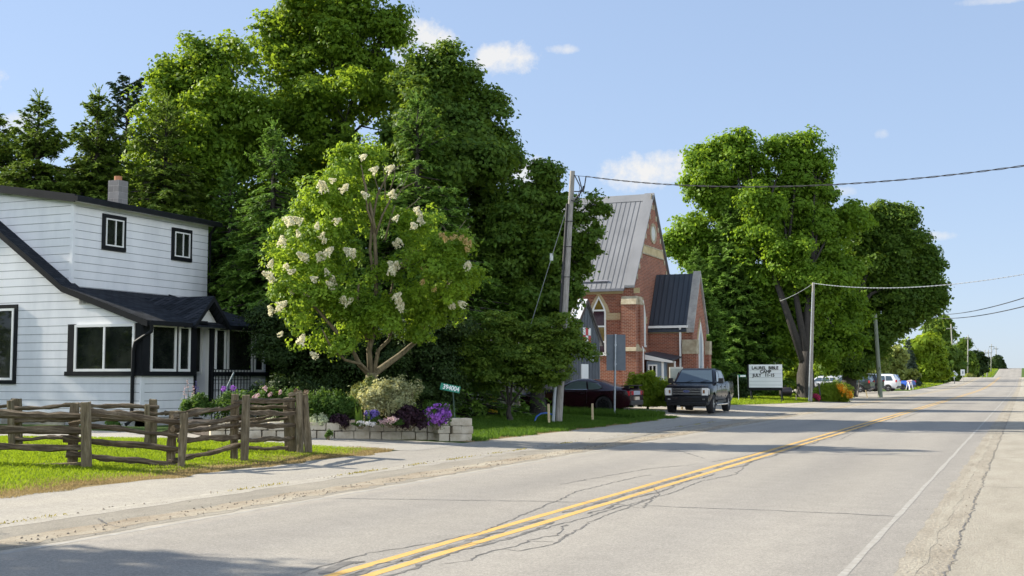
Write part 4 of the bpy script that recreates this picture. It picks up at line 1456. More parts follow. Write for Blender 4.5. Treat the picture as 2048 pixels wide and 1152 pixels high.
# dormer
dz0 = 3.4
clad(mb, [(YG + .4, dz0), (YU1, dz0), (YU1, ZU - .02), (YG + .4, ZU - .02)], 'X', XU, 1, HZ0)
slope = (onY(0, 382, YG + .4)[2] - ZU) / (onY(0, 382, YG + .4)[0] - XU)
zd = lambda x: ZU + slope * (x - XU)
clad(mb, [(XR - .3, dz0), (XU + .03, dz0), (XU + .03, ZU - .02), (XR - .3, zd(XR - .3) - .02)], 'Y', YG + .4, -1, HZ0)
mb.bb(XR - .3, XU - .1, YU1 - .1, YU1, dz0, ZU - .1)
w = mb.build('wall', wallm, house)
mb = MB()
for x0, x1, y0, y1 in ((XL_ - 3.2, XP, YG - .0, YG + .2), (XP - .2, XP, YG, YEND)):
    mb.bb(x0, x1, y0, y1, ZG - .3, ZF + .004)
mb.build('foundation', pm('foundation_grey', (.33, .32, .31), (.42, .41, .4), 4, .9), house)
mb = MB()
mb.bb(XP - .02, XP + .045, YG - .05, YG + .09, ZF, 1.68)
mb.build('corner_board', M_SIDING, house)
mb = MB()
mb.bb(XU - .06, XU + .05, YG + .34, YG + .44, 4.4, ZU - .05)
mb.build('corner_board', M_SIDING, house)

# roofs
mb = MB()


def slab(mb, pts, t, mi=0):
    """roof slab: top polygon with thickness downward"""
    mb.prism(pts, (0, 0, -t), mi)


YF = YG - .22
xE = XE
zE = zx(xE)
# main steep slope (front strip before the dormer + left slope)
slab(mb, [(kx, YF, kz), (XR, YF, ZR), (XR, YG + .5, ZR), (kx, YG + .5, kz)], .13)
slab(mb, [(XR - .002, YF, ZR), (XL_, YF, kz), (XL_, YU1 + .3, kz), (XR - .002, YU1 + .3, ZR)], .13)
slab(mb, [(XL_ - .002, YF, kz), (XL_ - 3.6, YF, zx(XP)), (XL_ - 3.6, YU1 + .3, zx(XP)), (XL_ - .002, YU1 + .3, kz)], .13)
# porch slope, down to the road side eave, hipped at its far end
YH = YEND + .35
slab(mb, [(kx + .001, YF, kz), (xE, YF, zE), (xE, YH, zE), (XU - .1, YH - 1.6, zx(XU - .1)), (kx + .001, YH - 1.6, kz)][::-1], .11)
slab(mb, [(xE, YH + .001, zE - .003), (XU - 3, YH + .001, zE - .003), (XU - 3, YH - 1.6, zx(XU - .1) - .003), (XU - .1, YH - 1.6, zx(XU - .1) - .003)], .1)
# dormer roof
DE = .32
slab(mb, [(XU + DE, YG + .12, zd(XU + DE) + .16), (XU + DE, YU1 + .3, zd(XU + DE) + .16), (XR - .3, YU1 + .3, zd(XR - .3) + .16), (XR - .3, YG + .12, zd(XR - .3) + .16)], .05)
slab(mb, [(XR - .3, YG + .12, zd(XR - .3) + .16), (XR - .3, YU1 + .3, zd(XR - .3) + .16), (XR - 3, YU1 + .3, 6.6), (XR - 3, YG + .12, 6.6)], .05)
# entrance cross gable
pk = onX(427, 592, XE + .12)
fl_ = onX(387, 645, XE + .12)
fr_ = onX(459, 658, XE + .12)
XG = XE + .12
xb = XU + .02
ym = pk[1]
hw = (fr_[1] - fl_[1]) / 2
zlo = (fl_[2] + fr_[2]) / 2
for sgn in (-1, 1):
    ye = ym + sgn * hw
    slab(mb, [(XG, ym, pk[2]), (XG, ye, zlo), (xb, ye, zlo), (xb, ym, pk[2] + .002)], .085)
roof = mb.build('roof', M_SHINGLE, house)
# fascias and rakes
mb = MB()


def rk(p, q, h=.19, t=.04, dy=0.0):
    p, q = np.array(p), np.array(q)
    mb.prism([p + [0, 0, -.005], q + [0, 0, -.005], q + [0, 0, -h], p + [0, 0, -h]], (0, -t, 0))


rk((XR, YF, ZR), (kx, YF, kz))
rk((kx, YF, kz), (xE, YF, zE))
rk((XR, YF, ZR), (XL_, YF, kz))
mb.bb(xE - .002, xE + .10, YF, fl_[1], zE - .14, zE - .01)
mb.bb(xE - .002, xE + .10, fr_[1], YH, zE - .14, zE - .01)
mb.prism([(XR - .3, YG + .12, zd(XR - .3) + .17), (XU + DE, YG + .12, zd(XU + DE) + .17), (XU + DE, YG + .12, zd(XU + DE) - .07), (XR - .3, YG + .12, zd(XR - .3) - .07)], (0, -.03, 0))
mb.bb(XU + DE, XU + DE + .11, YG + .09, YU1 + .3, zd(XU + DE) - .03, zd(XU + DE) + .12)
for sgn in (-1, 1):
    ye = ym + sgn * hw
    mb.prism([(XG, ym, pk[2] - .004), (XG, ye, zlo - .004), (XG, ye, zlo - .15), (XG, ym, pk[2] - .17)], (.035, 0, 0))
mb.build('fascia', M_BLACK, house)
mb = MB()
mb.bb(XU + .03, XU + DE - .001, YG + .14, YU1 + .28, zd(XU) - .055, zd(XU) - .03)
mb.build('soffit', M_WTRIM, house)
mb = MB()
mb.bb(XP + .03, XE - .001, YG - .1, YH, zE - .11, zE - .085)
mb.prism([(XG - .35, ym, pk[2] - .2), (XG - .35, ym - hw * .85, zlo - .05), (XG - .35, ym + hw * .85, zlo - .05)], (.03, 0, 0))
mb.build('soffit', M_WTRIM, house)

# chimney
cb = P(236, 380, 41)
chx, chy = float(cb[0]), float(cb[1])
zt1 = float(P(236, 362, 41)[2])
mb = MB()
mb.bb(chx - .23, chx + .23, chy - .23, chy + .23, zd(XU) - .2, zt1)
ch = mb.build('chimney', brick_mat('chimney_block', (.22, .21, .20), (.28, .27, .26), (.36, .35, .33), .42, .22), roof)
mb = MB()
mb.lathe([(.12, -.1), (.13, .16), (.10, .165), (.09, .0)], (0, 0, 1), (chx, chy, zt1), 14)
mb.build('chimney_pot', pm('clay_pot', (.42, .17, .08), (.5, .22, .11), 5, .8), ch)


def window(parent, axis, pos, a0, a1, z0, z1, nrm, mull=(), casing=.0, fr=.06, name='window', sash=True, cas_side=True):
    """window in a wall plane: black casing, white frame, glass pane"""
    def bx(mb, u0, u1, w0, w1, d0, d1):
        if axis == 'X':
            mb.bb(pos + d0 * nrm, pos + d1 * nrm, u0, u1, w0, w1)
        else:
            mb.bb(u0, u1, pos + d0 * nrm, pos + d1 * nrm, w0, w1)
    mb = MB()
    bx(mb, a0 + fr, a1 - fr, z0 + fr, z1 - fr, .035, .05)
    root = mb.build(name, M_GLASS, parent)
    mb = MB()
    bx(mb, a0, a1, z0, z0 + fr, .02, .085)
    bx(mb, a0, a1, z1 - fr, z1, .02, .085)
    bx(mb, a0, a0 + fr, z0 + fr, z1 - fr, .02, .083)
    bx(mb, a1 - fr, a1, z0 + fr, z1 - fr, .02, .083)
    for m_ in mull:
        am = a0 + (a1 - a0) * m_
        bx(mb, am - fr * .42, am + fr * .42, z0 + fr, z1 - fr, .02, .081)
    mb.build('frame', M_WTRIM, root)
    if casing:
        c = casing
        mb = MB()
        bx(mb, a0 - c, a1 + c, z1, z1 + c, .015, .06)
        bx(mb, a0 - c, a1 + c, z0 - c, z0, .015, .07)
        bx(mb, a0 - c, a0, z0, z1, .015, .059)
        bx(mb, a1, a1 + c, z0, z1, .015, .059)
        mb.build('casing', M_BLACK, root)
    return root


# upper windows (dormer), with a pale blind half drawn behind the glass left as glass
for (ua, va, ub, vb) in ((208, 436, 242, 496), (346, 463, 375, 517)):
    p, q = onX(ua, va, XU), onX(ub, vb, XU)
    window(house, 'X', XU + .03, p[1], q[1], (onX(ub, vb, XU)[2]), p[2], 1, (.55,), .13, .042)
# large gable window at the left edge and the double window of the porch
p, q = onY(33, 617, YG), onY(-95, 760, YG)
window(house, 'Y', YG - .03, q[0], p[0], q[2], p[2], -1, (.5,), .12, .07)
zs, zh = float(onY(155, 743, YG)[2]), float(onY(155, 650, YG)[2])
p, q = onY(152, 743, YG), onY(272, 743, YG)
window(house, 'Y', YG - .03, p[0], q[0], zs, zh, -1, (.5,), 0, .075)
# road side porch windows
for (ua, ub, mm) in ((295, 346, ()), (351, 374, ()), (424, 446, ()), (449, 500, ()), (503, 522, ())):
    a0, a1 = float(onX(ua, 745, XP)[1]), float(onX(ub, 745, XP)[1])
    window(house, 'X', XP + .035, a0, a1, zs, zh, 1, mm, 0, .075)
# black band of the porch: sill, posts, head
mb = MB()
zb0, zb1 = zs - .13, zs - .002
xa = float(onY(137, 745, YG)[0])
mb.bb(xa - .05, XP + .05, YG - .13, YG - .034, zb0, zb1)
mb.bb(XP + .036, XP + .14, YG - .13, YA, zb0, zb1)
mb.bb(XP + .036, XP + .14, YB_ + .05, YEND, zb0, zb1)
xw0, xw1 = float(onY(152, 743, YG)[0]), float(onY(272, 743, YG)[0])
mb.bb(xa, xw0 - .003, YG - .075, YG - .035, zb1, zh + .02)
mb.bb(xw1 + .003, XP + .036, YG - .075, YG - .035, zb1, zh + .02)
ys_ = [YG - .07] + [float(onX(u, 745, XP)[1]) for u in (295, 346, 351, 374, 388)]
for a0, a1 in ((ys_[0], ys_[1]), (ys_[2], ys_[3]), (ys_[4], ys_[5])):
    mb.bb(XP + .037, XP + .085, a0 + .003, a1 - .003, zb1, zh + .02)
yq = [float(onX(u, 745, XP)[1]) for u in (415, 424, 446, 449, 500, 503, 522, 524)]
for a0, a1 in ((yq[0], yq[1]), (yq[2], yq[3]), (yq[4], yq[5]), (yq[6], yq[7])):
    mb.bb(XP + .037, XP + .085, a0 + .003, a1 - .003, zb1 if a0 != yq[0] else ZF, zh + .02)
mb.bb(XP + .037, XP + .09, YG - .07, YA, zh + .021, zE - .112)
mb.bb(XP + .037, XP + .09, YB_, YEND, zh + .021, zE - .112)
mb.bb(XP - .02, XP + .09, YA - .02, YA + .06, ZF, zb0)
mb.bb(XG - .3, XG - .12, ym - hw * .55, ym - hw * .1, zlo + .02, zlo + .14)
mb.build('porch_trim', M_BLACK, house)
# alcove side window (white framed) on the far side of the entrance and the white corner post
mb = MB()
mb.bb(XP - .75, XP - .35, YB_ - .02, YB_ - .005, zs, zh)
aw = mb.build('window', M_GLASS, house)
mb = MB()
for x0, x1, z0, z1 in ((XP - .83, XP - .76, zs - .06, zh + .06), (XP - .34, XP - .27, zs - .06, zh + .06), (XP - .76, XP - .34, zs - .06, zs), (XP - .76, XP - .34, zh, zh + .06)):
    mb.bb(x0, x1, YB_ - .05, YB_ - .003, z0, z1)
mb.build('frame', M_WTRIM, aw)
mb = MB()
mb.bb(XP - .12, XP + .03, YB_ - .06, YB_ + .0, ZF, 3.12)
mb.build('porch_post', M_WTRIM, house)
mb = MB()
mb.bb(XP - .898, XP - .86, YA + .12, YB_ - .2, ZF, ZF + 2.0)
dr = mb.build('door', pm('door_grey', (.3, .3, .31), None, 1, .5), house)
mb = MB()
mb.disc((XP - .84, YA + .22, ZF + .95), (1, 0, 0), .03, .04, 10)
mb.build('handle', pm('brass', (.5, .35, .12), None, 1, .3, 1.0), dr)
mb = MB()
for i in range(3):
    mb.bb(XP - .9 + .0, XP + .35 + .28 * (2 - i), YA + .05, YB_ + .6, ZG - .1, ZG + .08 + .1 * i)
mb.build('step', pm('step_concrete', (.36, .35, .33), (.45, .44, .41), 4, .9), house)
# wrought railing of the steps
mb = MB()
ry0, ry1 = float(onX(424, 770, XP + .7)[1]), float(onX(500, 770, XP + .7)[1])
xr_ = XP + .7
z0r, z1r = float(onX(430, 800, xr_)[2]), float(onX(430, 739, xr_)[2])
for z in (z0r, z1r, z0r + (z1r - z0r) * .66, z0r + (z1r - z0r) * .33):
    mb.bb(xr_ - .014, xr_ + .014, ry0, ry1, z - .012, z + .012)
for y in np.linspace(ry0, ry1, 13):
    mb.bb(xr_ - .011, xr_ + .011, y - .011, y + .011, ZG - .05, z1r - .013)
mb.build('railing', M_BLACK, house)
mb = MB()
mb.tube([P(452, 800, 32.3), P(455, 772, 32.3), P(468, 745, 32.3)], .022, 6)
mb.build('handrail', pm('blue_grey_rail', (.10, .15, .18), None, 1, .5), house)
# downspout
mb = MB()
d0 = np.array((XE + .04, YF + .1, zE - .12))
pts = [d0, d0 + [0, .0, -.2], (XP - .12, YG - .16, d0[2] - .5), (XP - .18, YG - .16, d0[2] - .75), (XP - .18, YG - .16, zs - .05), (XP - .22, YG - .12, zs - .3), (XP - .22, YG - .12, ZG + .18), (XP - .25, YG - .32, ZG + .06)]
mb.tube(pts, .055, 8)
mb.build('downspout', M_BLACK, house, smooth=True, auto=40)
mb = MB()
for sgn in (1,):
    mb.tube([(XU + DE, YU1 + .1, zd(XU) - .02), (XU + .06, YU1 + .1, zd(XU) - .3), (XU + .06, YU1 + .1, 4.6)], .045, 8)
mb.build('downspout', M_BLACK, house, smooth=True, auto=40)
# small louvred vent in the gable
vp = onY(173, 603, YG)
mb = MB()
mb.bb(vp[0] - .24, vp[0] + .24, YG - .06, YG - .034, vp[2] - .09, vp[2] + .09)
vt = mb.build('vent', pm('vent_grey', (.55, .53, .48), None, 1, .6), house)
mb = MB()
for i in range(3):
    mb.bb(vp[0] - .21 + .145 * i, vp[0] - .09 + .145 * i, YG - .066, YG - .061, vp[2] - .065, vp[2] + .065)
mb.build('louver', pm('vent_dark', (.2, .2, .19), None, 1, .6), vt)
mb = MB()
bp = onY(32, 800, YG)
mb.bb(bp[0] - .1, bp[0] + .1, YG - .1, YG - .034, bp[2] - .05, bp[2] + .05)
mb.build('outlet_box', M_BLACK, house)
# basement window row seen low between the rails
p, q = onY(5, 842, YG), onY(130, 858, YG)
mb = MB()
mb.bb(p[0], q[0], YG - .05, YG + .05, ZG - .02, ZG + .24)
mb.build('basement_panel', pm('basement_tan', (.22, .20, .17), (.3, .28, .24), 6, .9), house)

# ------------------------------------------------------------------ split rail fences


def wood_mat(name, a, b, c):
    m, nt, out = node_mat(name)
    tc = nt.nodes.new('ShaderNodeTexCoord')
    oi = nt.nodes.new('ShaderNodeObjectInfo')
    va = nt.nodes.new('ShaderNodeVectorMath')
    va.operation = 'ADD'
    lk(nt, tc.outputs['Object'], va.inputs[0])
    lk(nt, oi.outputs['Location'], va.inputs[1])
    n1 = noise(nt, 22, 6, .7, va.outputs[0], (.12, 1, 1))
    n2 = noise(nt, 5, 4, .6, va.outputs[0], (.5, 1, 1))
    col = ramp(nt, n1, [(.28, a), (.52, b), (.78, c)])
    col = mixcol(nt, .6, col, ramp(nt, n2, [(.3, (.6, .6, .58)), (.7, (1.35, 1.3, 1.2))]), 'MULTIPLY')
    principled(nt, out, col, .92, 0, .2, n1, .03, 1.0)
    return m


M_RAIL = wood_mat('weathered_rail', (.030, .022, .014), (.115, .088, .058), (.31, .265, .195))
M_POST = wood_mat('weathered_post', (.06, .047, .029), (.17, .138, .09), (.33, .29, .215))


def log(name, p, q, r, mat, parent, seed, n=7, jit=.25, flat=1.0, taper=.85, bend=.02, seg=20):
    r = r * .92
    """split log as its own object with local X along the length"""
    rng = np.random.default_rng(seed)
    p, q = np.array(p, float), np.array(q, float)
    L = np.linalg.norm(q - p)
    xs = np.linspace(0, L, seg)
    ph = rng.uniform(0, 6, 4)
    mb = MB()
    pts, rs = [], []
    for i, x in enumerate(xs):
        t = x / L
        pts.append((x, bend * L * .35 * math.sin(3.1 * t + ph[0]) - bend * L * .35 * math.sin(ph[0]) * (1 - t) + .012 * math.sin(9 * t + ph[1]),
                    bend * L * .3 * math.sin(4 * t + ph[2]) * (t * (1 - t) * 3) + .010 * math.sin(11 * t + ph[3])))
        rs.append(r * (1 + (taper - 1) * t) * (1 + .14 * math.sin(7 * t + ph[1]) + .12 * rng.uniform(-1, 1) + .1 * math.sin(23 * t + ph[2])))
    mb.tube(pts, rs, n, jit=jit, rng=rng, twist=rng.uniform(0, 6))
    o = mb.build(name, mat, parent, smooth=True, world=False, auto=28)
    if flat != 1.0:
        o.scale = (1, flat, 1)
    d = Vector(q - p)
    o.rotation_euler = d.to_track_quat('X', 'Z').to_euler()
    o.location = tuple(p - base_of(parent))
    return o


def plank_post(parent, u0, v0, u1, v1, D, w, d, seed, lean=0.0):
    """squared split post standing from pixel foot to pixel top"""
    rng = np.random.default_rng(seed)
    foot = P(u0, v0, D)
    foot[2] = gz(foot[0], foot[1]) - .1
    top = P(u1, v1, D)
    L = np.linalg.norm(top - foot)
    mb = MB()
    n = 6
    vs, fs = [], []
    for i in range(n):
        t = i / (n - 1)
        hw_, hd = w / 2 * (1 + .06 * rng.uniform(-1, 1)), d / 2 * (1 + .06 * rng.uniform(-1, 1))
        for (sx, sy) in ((-1, -1), (-.2, -1.08), (1, -1), (1.06, .1), (1, 1), (0, 1.05), (-1, 1), (-1.04, 0)):
            vs.append((L * t + (.012 * rng.uniform(-1, 1) if i == n - 1 else 0), sx * hw_ + .006 * rng.normal(), sy * hd + .006 * rng.normal()))
    for i in range(n - 1):
        for k in range(8):
            fs.append((i * 8 + k, i * 8 + (k + 1) % 8, (i + 1) * 8 + (k + 1) % 8, (i + 1) * 8 + k))
    fs += [tuple(range(8))[::-1], tuple((n - 1) * 8 + k for k in range(8))]
    mb.add(vs, fs)
    o = mb.build('post', M_POST, parent, world=False)
    dvec = unit(top - foot)
    yv = unit(RGT - dvec * (RGT @ dvec))
    zv = np.cross(dvec, yv)
    o.rotation_euler = Matrix(np.stack([dvec, yv, zv], 1).tolist()).to_euler()
    o.location = tuple(foot - base_of(parent))
    return o


F0 = G(365, 930)
fence = thing('rail_fence', 'grey split rail fence zigzagging along the grass verge by the road', 'fence', F0)
DA, DB, DC, DD = 20.2, 20.9, 22.4, 24.6
for (u0, v0, u1, v1, D, w, d, s) in ((144, 935, 150, 806, DA + .25, .14, .12, 1), (174, 938, 172, 804, DA - .12, .135, .12, 2), (340, 932, 348, 822, DB + .2, .13, .12, 3), (362, 930, 368, 826, DB - .1, .11, .11, 4),
                                     (468, 908, 470, 789, DC + .2, .13, .12, 5), (489, 905, 492, 791, DC - .1, .125, .12, 6), (583, 897, 578, 795, DD + .15, .22, .15, 7), (601, 897, 598, 785, DD - .1, .12, .12, 8), (618, 893, 608, 790, DD + .05, .13, .13, 9)):
    plank_post(fence, u0, v0, u1, v1, D, w, d, s + 300)
RA = [((-260, 820), (166, 834)), ((-270, 858), (170, 862)), ((-260, 888), (168, 894)), ((-250, 946), (168, 931))]
for i, (a, b) in enumerate(RA):
    log('rail', P(*a, DA + .15), P(*b, DA + .05), .062, M_RAIL, fence, 400 + i, taper=1.05, bend=.008)
for i, (a, b) in enumerate([((160, 820), (362, 846)), ((165, 850), (362, 874)), ((126, 877), (358, 897)), ((132, 909), (352, 930))]):
    log('rail', P(*a, DA + .05), P(*b, DB + .05), (.065, .05, .062, .058)[i], M_RAIL, fence, 410 + i, bend=.015)
for i, (a, b) in enumerate([((344, 836), (480, 812)), ((346, 856), (484, 834)), ((372, 863), (478, 849)), ((358, 880), (486, 874)), ((340, 924), (490, 888))]):
    log('rail', P(*a, DB + .05), P(*b, DC + .05), (.052, .055, .042, .055, .05)[i], M_RAIL, fence, 420 + i, bend=.015)
for i, (a, b) in enumerate([((466, 804), (598, 801)), ((492, 825), (597, 828)), ((478, 846), (548, 830)), ((464, 852), (596, 851)), ((492, 881), (588, 876))]):
    log('rail', P(*a, DC + .05), P(*b, DD + .02), (.05, .055, .035, .05, .045)[i], M_RAIL, fence, 430 + i, bend=.015)
log('cap_log', P(577, 791, DD - .05), P(604, 784, DD - .05), .045, M_POST, fence, 440, seg=5)
for i, (u, v) in enumerate(((430, 845), (352, 870), (470, 836), (150, 845), (160, 905), (346, 905), (472, 868), (580, 820))):
    D = DA + (u - 150) / 440 * (DD - DA) + .1
    log('rail_end', P(u - 10, v + 2, D + .1), P(u + 14, v - 2, D), .045, M_RAIL, fence, 450 + i, seg=4)

F1 = G(165, 902)
fence2 = thing('rail_fence', 'second split rail fence on the lawn, behind the roadside one', 'fence', F1)
DE1, DE2, DE3 = 24.4, 24.4, 24.6
for (u0, v0, u1, v1, D, w, d, s) in ((24, 906, 21, 801, DE1, .10, .1, 1), (35, 903, 33, 798, DE1 + .3, .16, .13, 2), (294, 906, 295, 809, DE2, .08, .1, 3), (305, 903, 306, 799, DE2 + .3, .14, .12, 4)):
    plank_post(fence2, u0, v0, u1, v1, D, w, d, s + 500)
for i, (a, b, r) in enumerate([((-200, 828), (18, 811), .05), ((24, 819), (180, 808), .05), ((160, 812), (318, 814), .05), ((246, 826), (345, 827), .045), ((330, 828), (440, 818), .05), ((494, 816), (575, 813), .055), ((20, 842), (200, 837), .055), ((-200, 870), (40, 862), .05),
                               ((25, 880), (130, 874), .045), ((28, 902), (292, 905), .05), ((290, 906), (465, 899), .05), ((462, 899), (575, 897), .05), ((180, 838), (300, 840), .05), ((290, 868), (420, 858), .045), ((410, 860), (575, 836), .045)]):
    log('rail', P(*a, DE1 + .15), P(*b, DE2 + .15), r, M_RAIL, fence2, 520 + i, bend=.018)
# ------------------------------------------------------------------ brick church
M_BRICK = brick_mat('red_brick', (0.31, 0.100, 0.052), (0.19, 0.060, 0.036), (0.40, 0.30, 0.23))
M_BUFF = brick_mat('buff_brick', (0.46, 0.36, 0.20), (0.40, 0.30, 0.16), (0.48, 0.42, 0.30))
M_STONE = pm('pale_stone', (0.28, 0.225, 0.14), (0.48, 0.42, 0.295), 3, 0.9, bscale=20, bdist=.02)
M_BUFFST = pm('buff_stone', (0.42, 0.33, 0.17), (0.54, 0.44, 0.25), 2.5, 0.9)


def roof_metal(name, a, b, rough, metal):
    return pm(name, a, b, .8, rough, metal, stretch=(1, .5, .5))


M_ZINC = roof_metal('silver_roof_metal', (0.20, 0.20, 0.203), (0.26, 0.26, 0.263), .5, .2)
M_SEAM = pm('roof_seam', (0.12, 0.12, 0.125), None, 1, .5, .3)
M_CHAR = roof_metal('charcoal_roof_metal', (0.040, 0.050, 0.062), (0.056, 0.066, 0.080), .45, .2)
M_SLATEB = pm('blue_grey_board', (0.17, 0.22, 0.27), (0.22, 0.27, 0.32), 3, .6)
M_AMBER = pm('amber_stained_glass', (0.13, 0.085, 0.015), (0.22, 0.15, 0.03), 6, .12)
M_PLUM = pm('plum_stained_glass', (0.030, 0.012, 0.020), (0.05, 0.02, 0.03), 6, .1)
Y1 = 58.0
XC = -18.05
apx = onX(1305, 388, XC)
YM, ZA = float(apx[1]), float(apx[2])
Y3 = 2 * YM - Y1
ZEV = float(onX(1268, 566, XC)[2])
ZC = gz(XC, Y1)
XW = -27.5
church = thing('brick_church', 'red brick gothic church with a steep silver metal roof and pointed windows', 'church', (XC, Y1, ZC))
ov = .0
mb = MB()
mb.bb(XW, XC - .25, Y1, Y1 + .3, ZC - .3, ZEV - .28)
mb.bb(XW, XC - .25, Y3 - .3, Y3, ZC - .3, ZEV - .28)
mb.prism([(XC - .25, Y1 + .02, ZC - .3), (XC - .25, Y3 - .02, ZC - .3), (XC - .25, Y3 - .02, ZEV), (XC - .25, YM, ZA - .28), (XC - .25, Y1 + .02, ZEV)], (.25, 0, 0))
mb.prism([(XW, Y1 + .3, ZC - .3), (XW, Y3 - .3, ZC - .3), (XW, Y3 - .3, ZEV), (XW, YM, ZA - .28), (XW, Y1 + .3, ZEV)], (.25, 0, 0))
# corner buttresses
b0, b1 = float(onY(1243, 640, Y1 - .35)[0]), float(onY(1272, 640, Y1 - .35)[0])
zb = float(onY(1243, 609, Y1 - .35)[2])
mb.bb(b0, b1 - .002, Y1 - .38, Y1 - .002, ZC - .3, zb)
mb.bb(XC + .001, XC + .34, Y1 + .02, Y1 + .62, ZC - .3, zb)
mb.bb(b1 - .003, XC + .12, Y1 - .16, Y1 + .03, ZC - .3, zb + .2)
mb.bb(b0 + .02, XC + .02, Y1 - .10, Y1 - .001, zb + .3, ZEV - .28)
wall = mb.build('wall', M_BRICK, church)
# pale offsets and bands
mb = MB()
for (z0, z1, e) in ((zb, zb + .42, .0), (zb - 2.35, zb - 1.98, .05)):
    for (x0, x1, y0, y1, ax) in ((b0 - .02, b1 + .02, Y1 - .42 - e, Y1 - .001, 'Y'),):
        mb.prism([(x0, y0, z0), (x0, y1, z0), (x0, y1, z1 + .0), (x0, y0 + .16, z1)], (x1 - x0, 0, 0))
    mb.prism([(XC + .38 + e, Y1 + .0, z0), (XC + .002, Y1 + .0, z0), (XC + .002, Y1 + .0, z1), (XC + .22, Y1 + .0, z1)], (0, .64, 0))
mb.build('buttress_stone', M_STONE, church)
mb = MB()
mb.bb(XW, b1 + .1, Y1 - .07, Y1 - .002, ZEV - .52, ZEV - .26)
zi = float(onY(1240, 690, Y1)[2])
zi2 = float(onY(1240, 615, Y1)[2])
mb.build('eaves_band', M_BUFFST, church)


def arch_poly(yc, half, z0, zs, zt_, n=9):
    """pointed arch outline in a plane: list of (a, z)"""
    h = zt_ - zs
    pts = [(yc - half, z0), (yc - half, zs)]
    for i in range(1, n):
        t = i / n
        pts.append((yc - half * (1 - t) ** 1.0 * (1 + .55 * t * (1 - t) * 1.6), zs + h * t))
    pts.append((yc, zt_))
    pts += [(2 * yc - a, z) for a, z in pts[:-1][::-1]]
    return pts


def gothic(parent, axis, pos, nrm, ac, half, z0, zs, zt_, surround=.2, panes=None, glass=None, frame_w=.08, kind='window', band=True):
    """pointed window: brick surround (part), white frame, glass"""
    def to3(a, z, o):
        return (pos + o * nrm, a, z) if axis == 'X' else (a, pos + o * nrm, z)
    ext = (lambda d: np.array((d * nrm, 0, 0))) if axis == 'X' else (lambda d: np.array((0, d * nrm, 0)))
    mb = MB()
    # surround above the springing
    o_ = arch_poly(ac, half + surround, zs - .0, zs, zt_ + surround * 1.25)
    i_ = arch_poly(ac, half, zs - .0, zs, zt_)
    n = len(o_)
    for k in range(1, n - 2):
        mb.prism([to3(*o_[k], .002), to3(*o_[k + 1], .002), to3(*i_[k + 1], .002), to3(*i_[k], .002)], ext(.045))
    if band:
        for s in (-1, 1):
            a0, a1 = ac + s * half, ac + s * (half + band)
            mb.prism([to3(a0, zs - .36, .002), to3(a1, zs - .36, .002), to3(a1, zs - .01, .002), to3(a0, zs - .01, .002)], ext(.04))
    if surround:
        mb.build('arch_surround', M_BUFF, parent)
    g = arch_poly(ac, half - frame_w * .5, z0, zs, zt_ - frame_w)
    mb = MB()
    if panes:
        zz = [z0] + panes + [zt_]
        for k in range(len(zz) - 1):
            q = clip_z(g, zz[k], zz[k + 1])
            if len(q) > 2:
                mb.prism([to3(*p, .003) for p in q], ext(.012), k % 2)
    else:
        mb.prism([to3(*p, .003) for p in g], ext(.012))
    w = mb.build(kind, glass or [M_PLUM, M_AMBER], parent)
    mb = MB()
    o_ = arch_poly(ac, half, z0, zs, zt_)
    i_ = arch_poly(ac, half - frame_w, z0 + frame_w, zs, zt_ - frame_w * 1.6)
    n = len(o_)
    for k in range(n):
        k2 = (k + 1) % n
        mb.prism([to3(*o_[k], .016), to3(*o_[k2], .016), to3(*i_[k2], .016), to3(*i_[k], .016)], ext(.06))
    for z in (panes or []):
        mb.prism([to3(ac - half + frame_w, z - .04, .016), to3(ac + half - frame_w, z - .04, .016), to3(ac + half - frame_w, z + .04, .016), to3(ac - half + frame_w, z + .04, .016)], ext(.055))
    mb.build('frame', M_WTRIM, w)
    mb = MB()
    mb.prism([to3(ac - half - .04, z0 - .1, .002), to3(ac + half + .04, z0 - .1, .002), to3(ac + half + .04, z0 - .002, .002), to3(ac - half - .04, z0 - .002, .002)], ext(.10))
    mb.build('sill', M_WTRIM, w)
    return w


xa, xb2 = float(onY(1184.5, 660, Y1)[0]), float(onY(1212.5, 660, Y1)[0])
z_ = lambda v: float(onY(1198, v, Y1)[2])
gothic(church, 'Y', Y1, -1, (xa + xb2) / 2, (xb2 - xa) / 2, z_(708), z_(626), z_(592), .19, [z_(684), z_(653), z_(621)], band=.78)
gothic(church, 'Y', Y1, -1, (xa + xb2) / 2 - 2.6, (xb2 - xa) / 2, z_(708), z_(626), z_(592), .19, [z_(684), z_(653), z_(621)], band=.5)
# gable window left of the vestibule
ya, yb = float(onX(1279.5, 650, XC)[1]), float(onX(1287.5, 650, XC)[1])
zx_ = lambda v: float(onX(1284, v, XC)[2])
gothic(church, 'X', XC, 1, (ya + yb) / 2 + .12, (yb - ya) / 2, zx_(690), zx_(632), zx_(600), .13, None, [pm('pale_blind', (.62, .62, .60), None, 1, .5)], .07, band=.35)
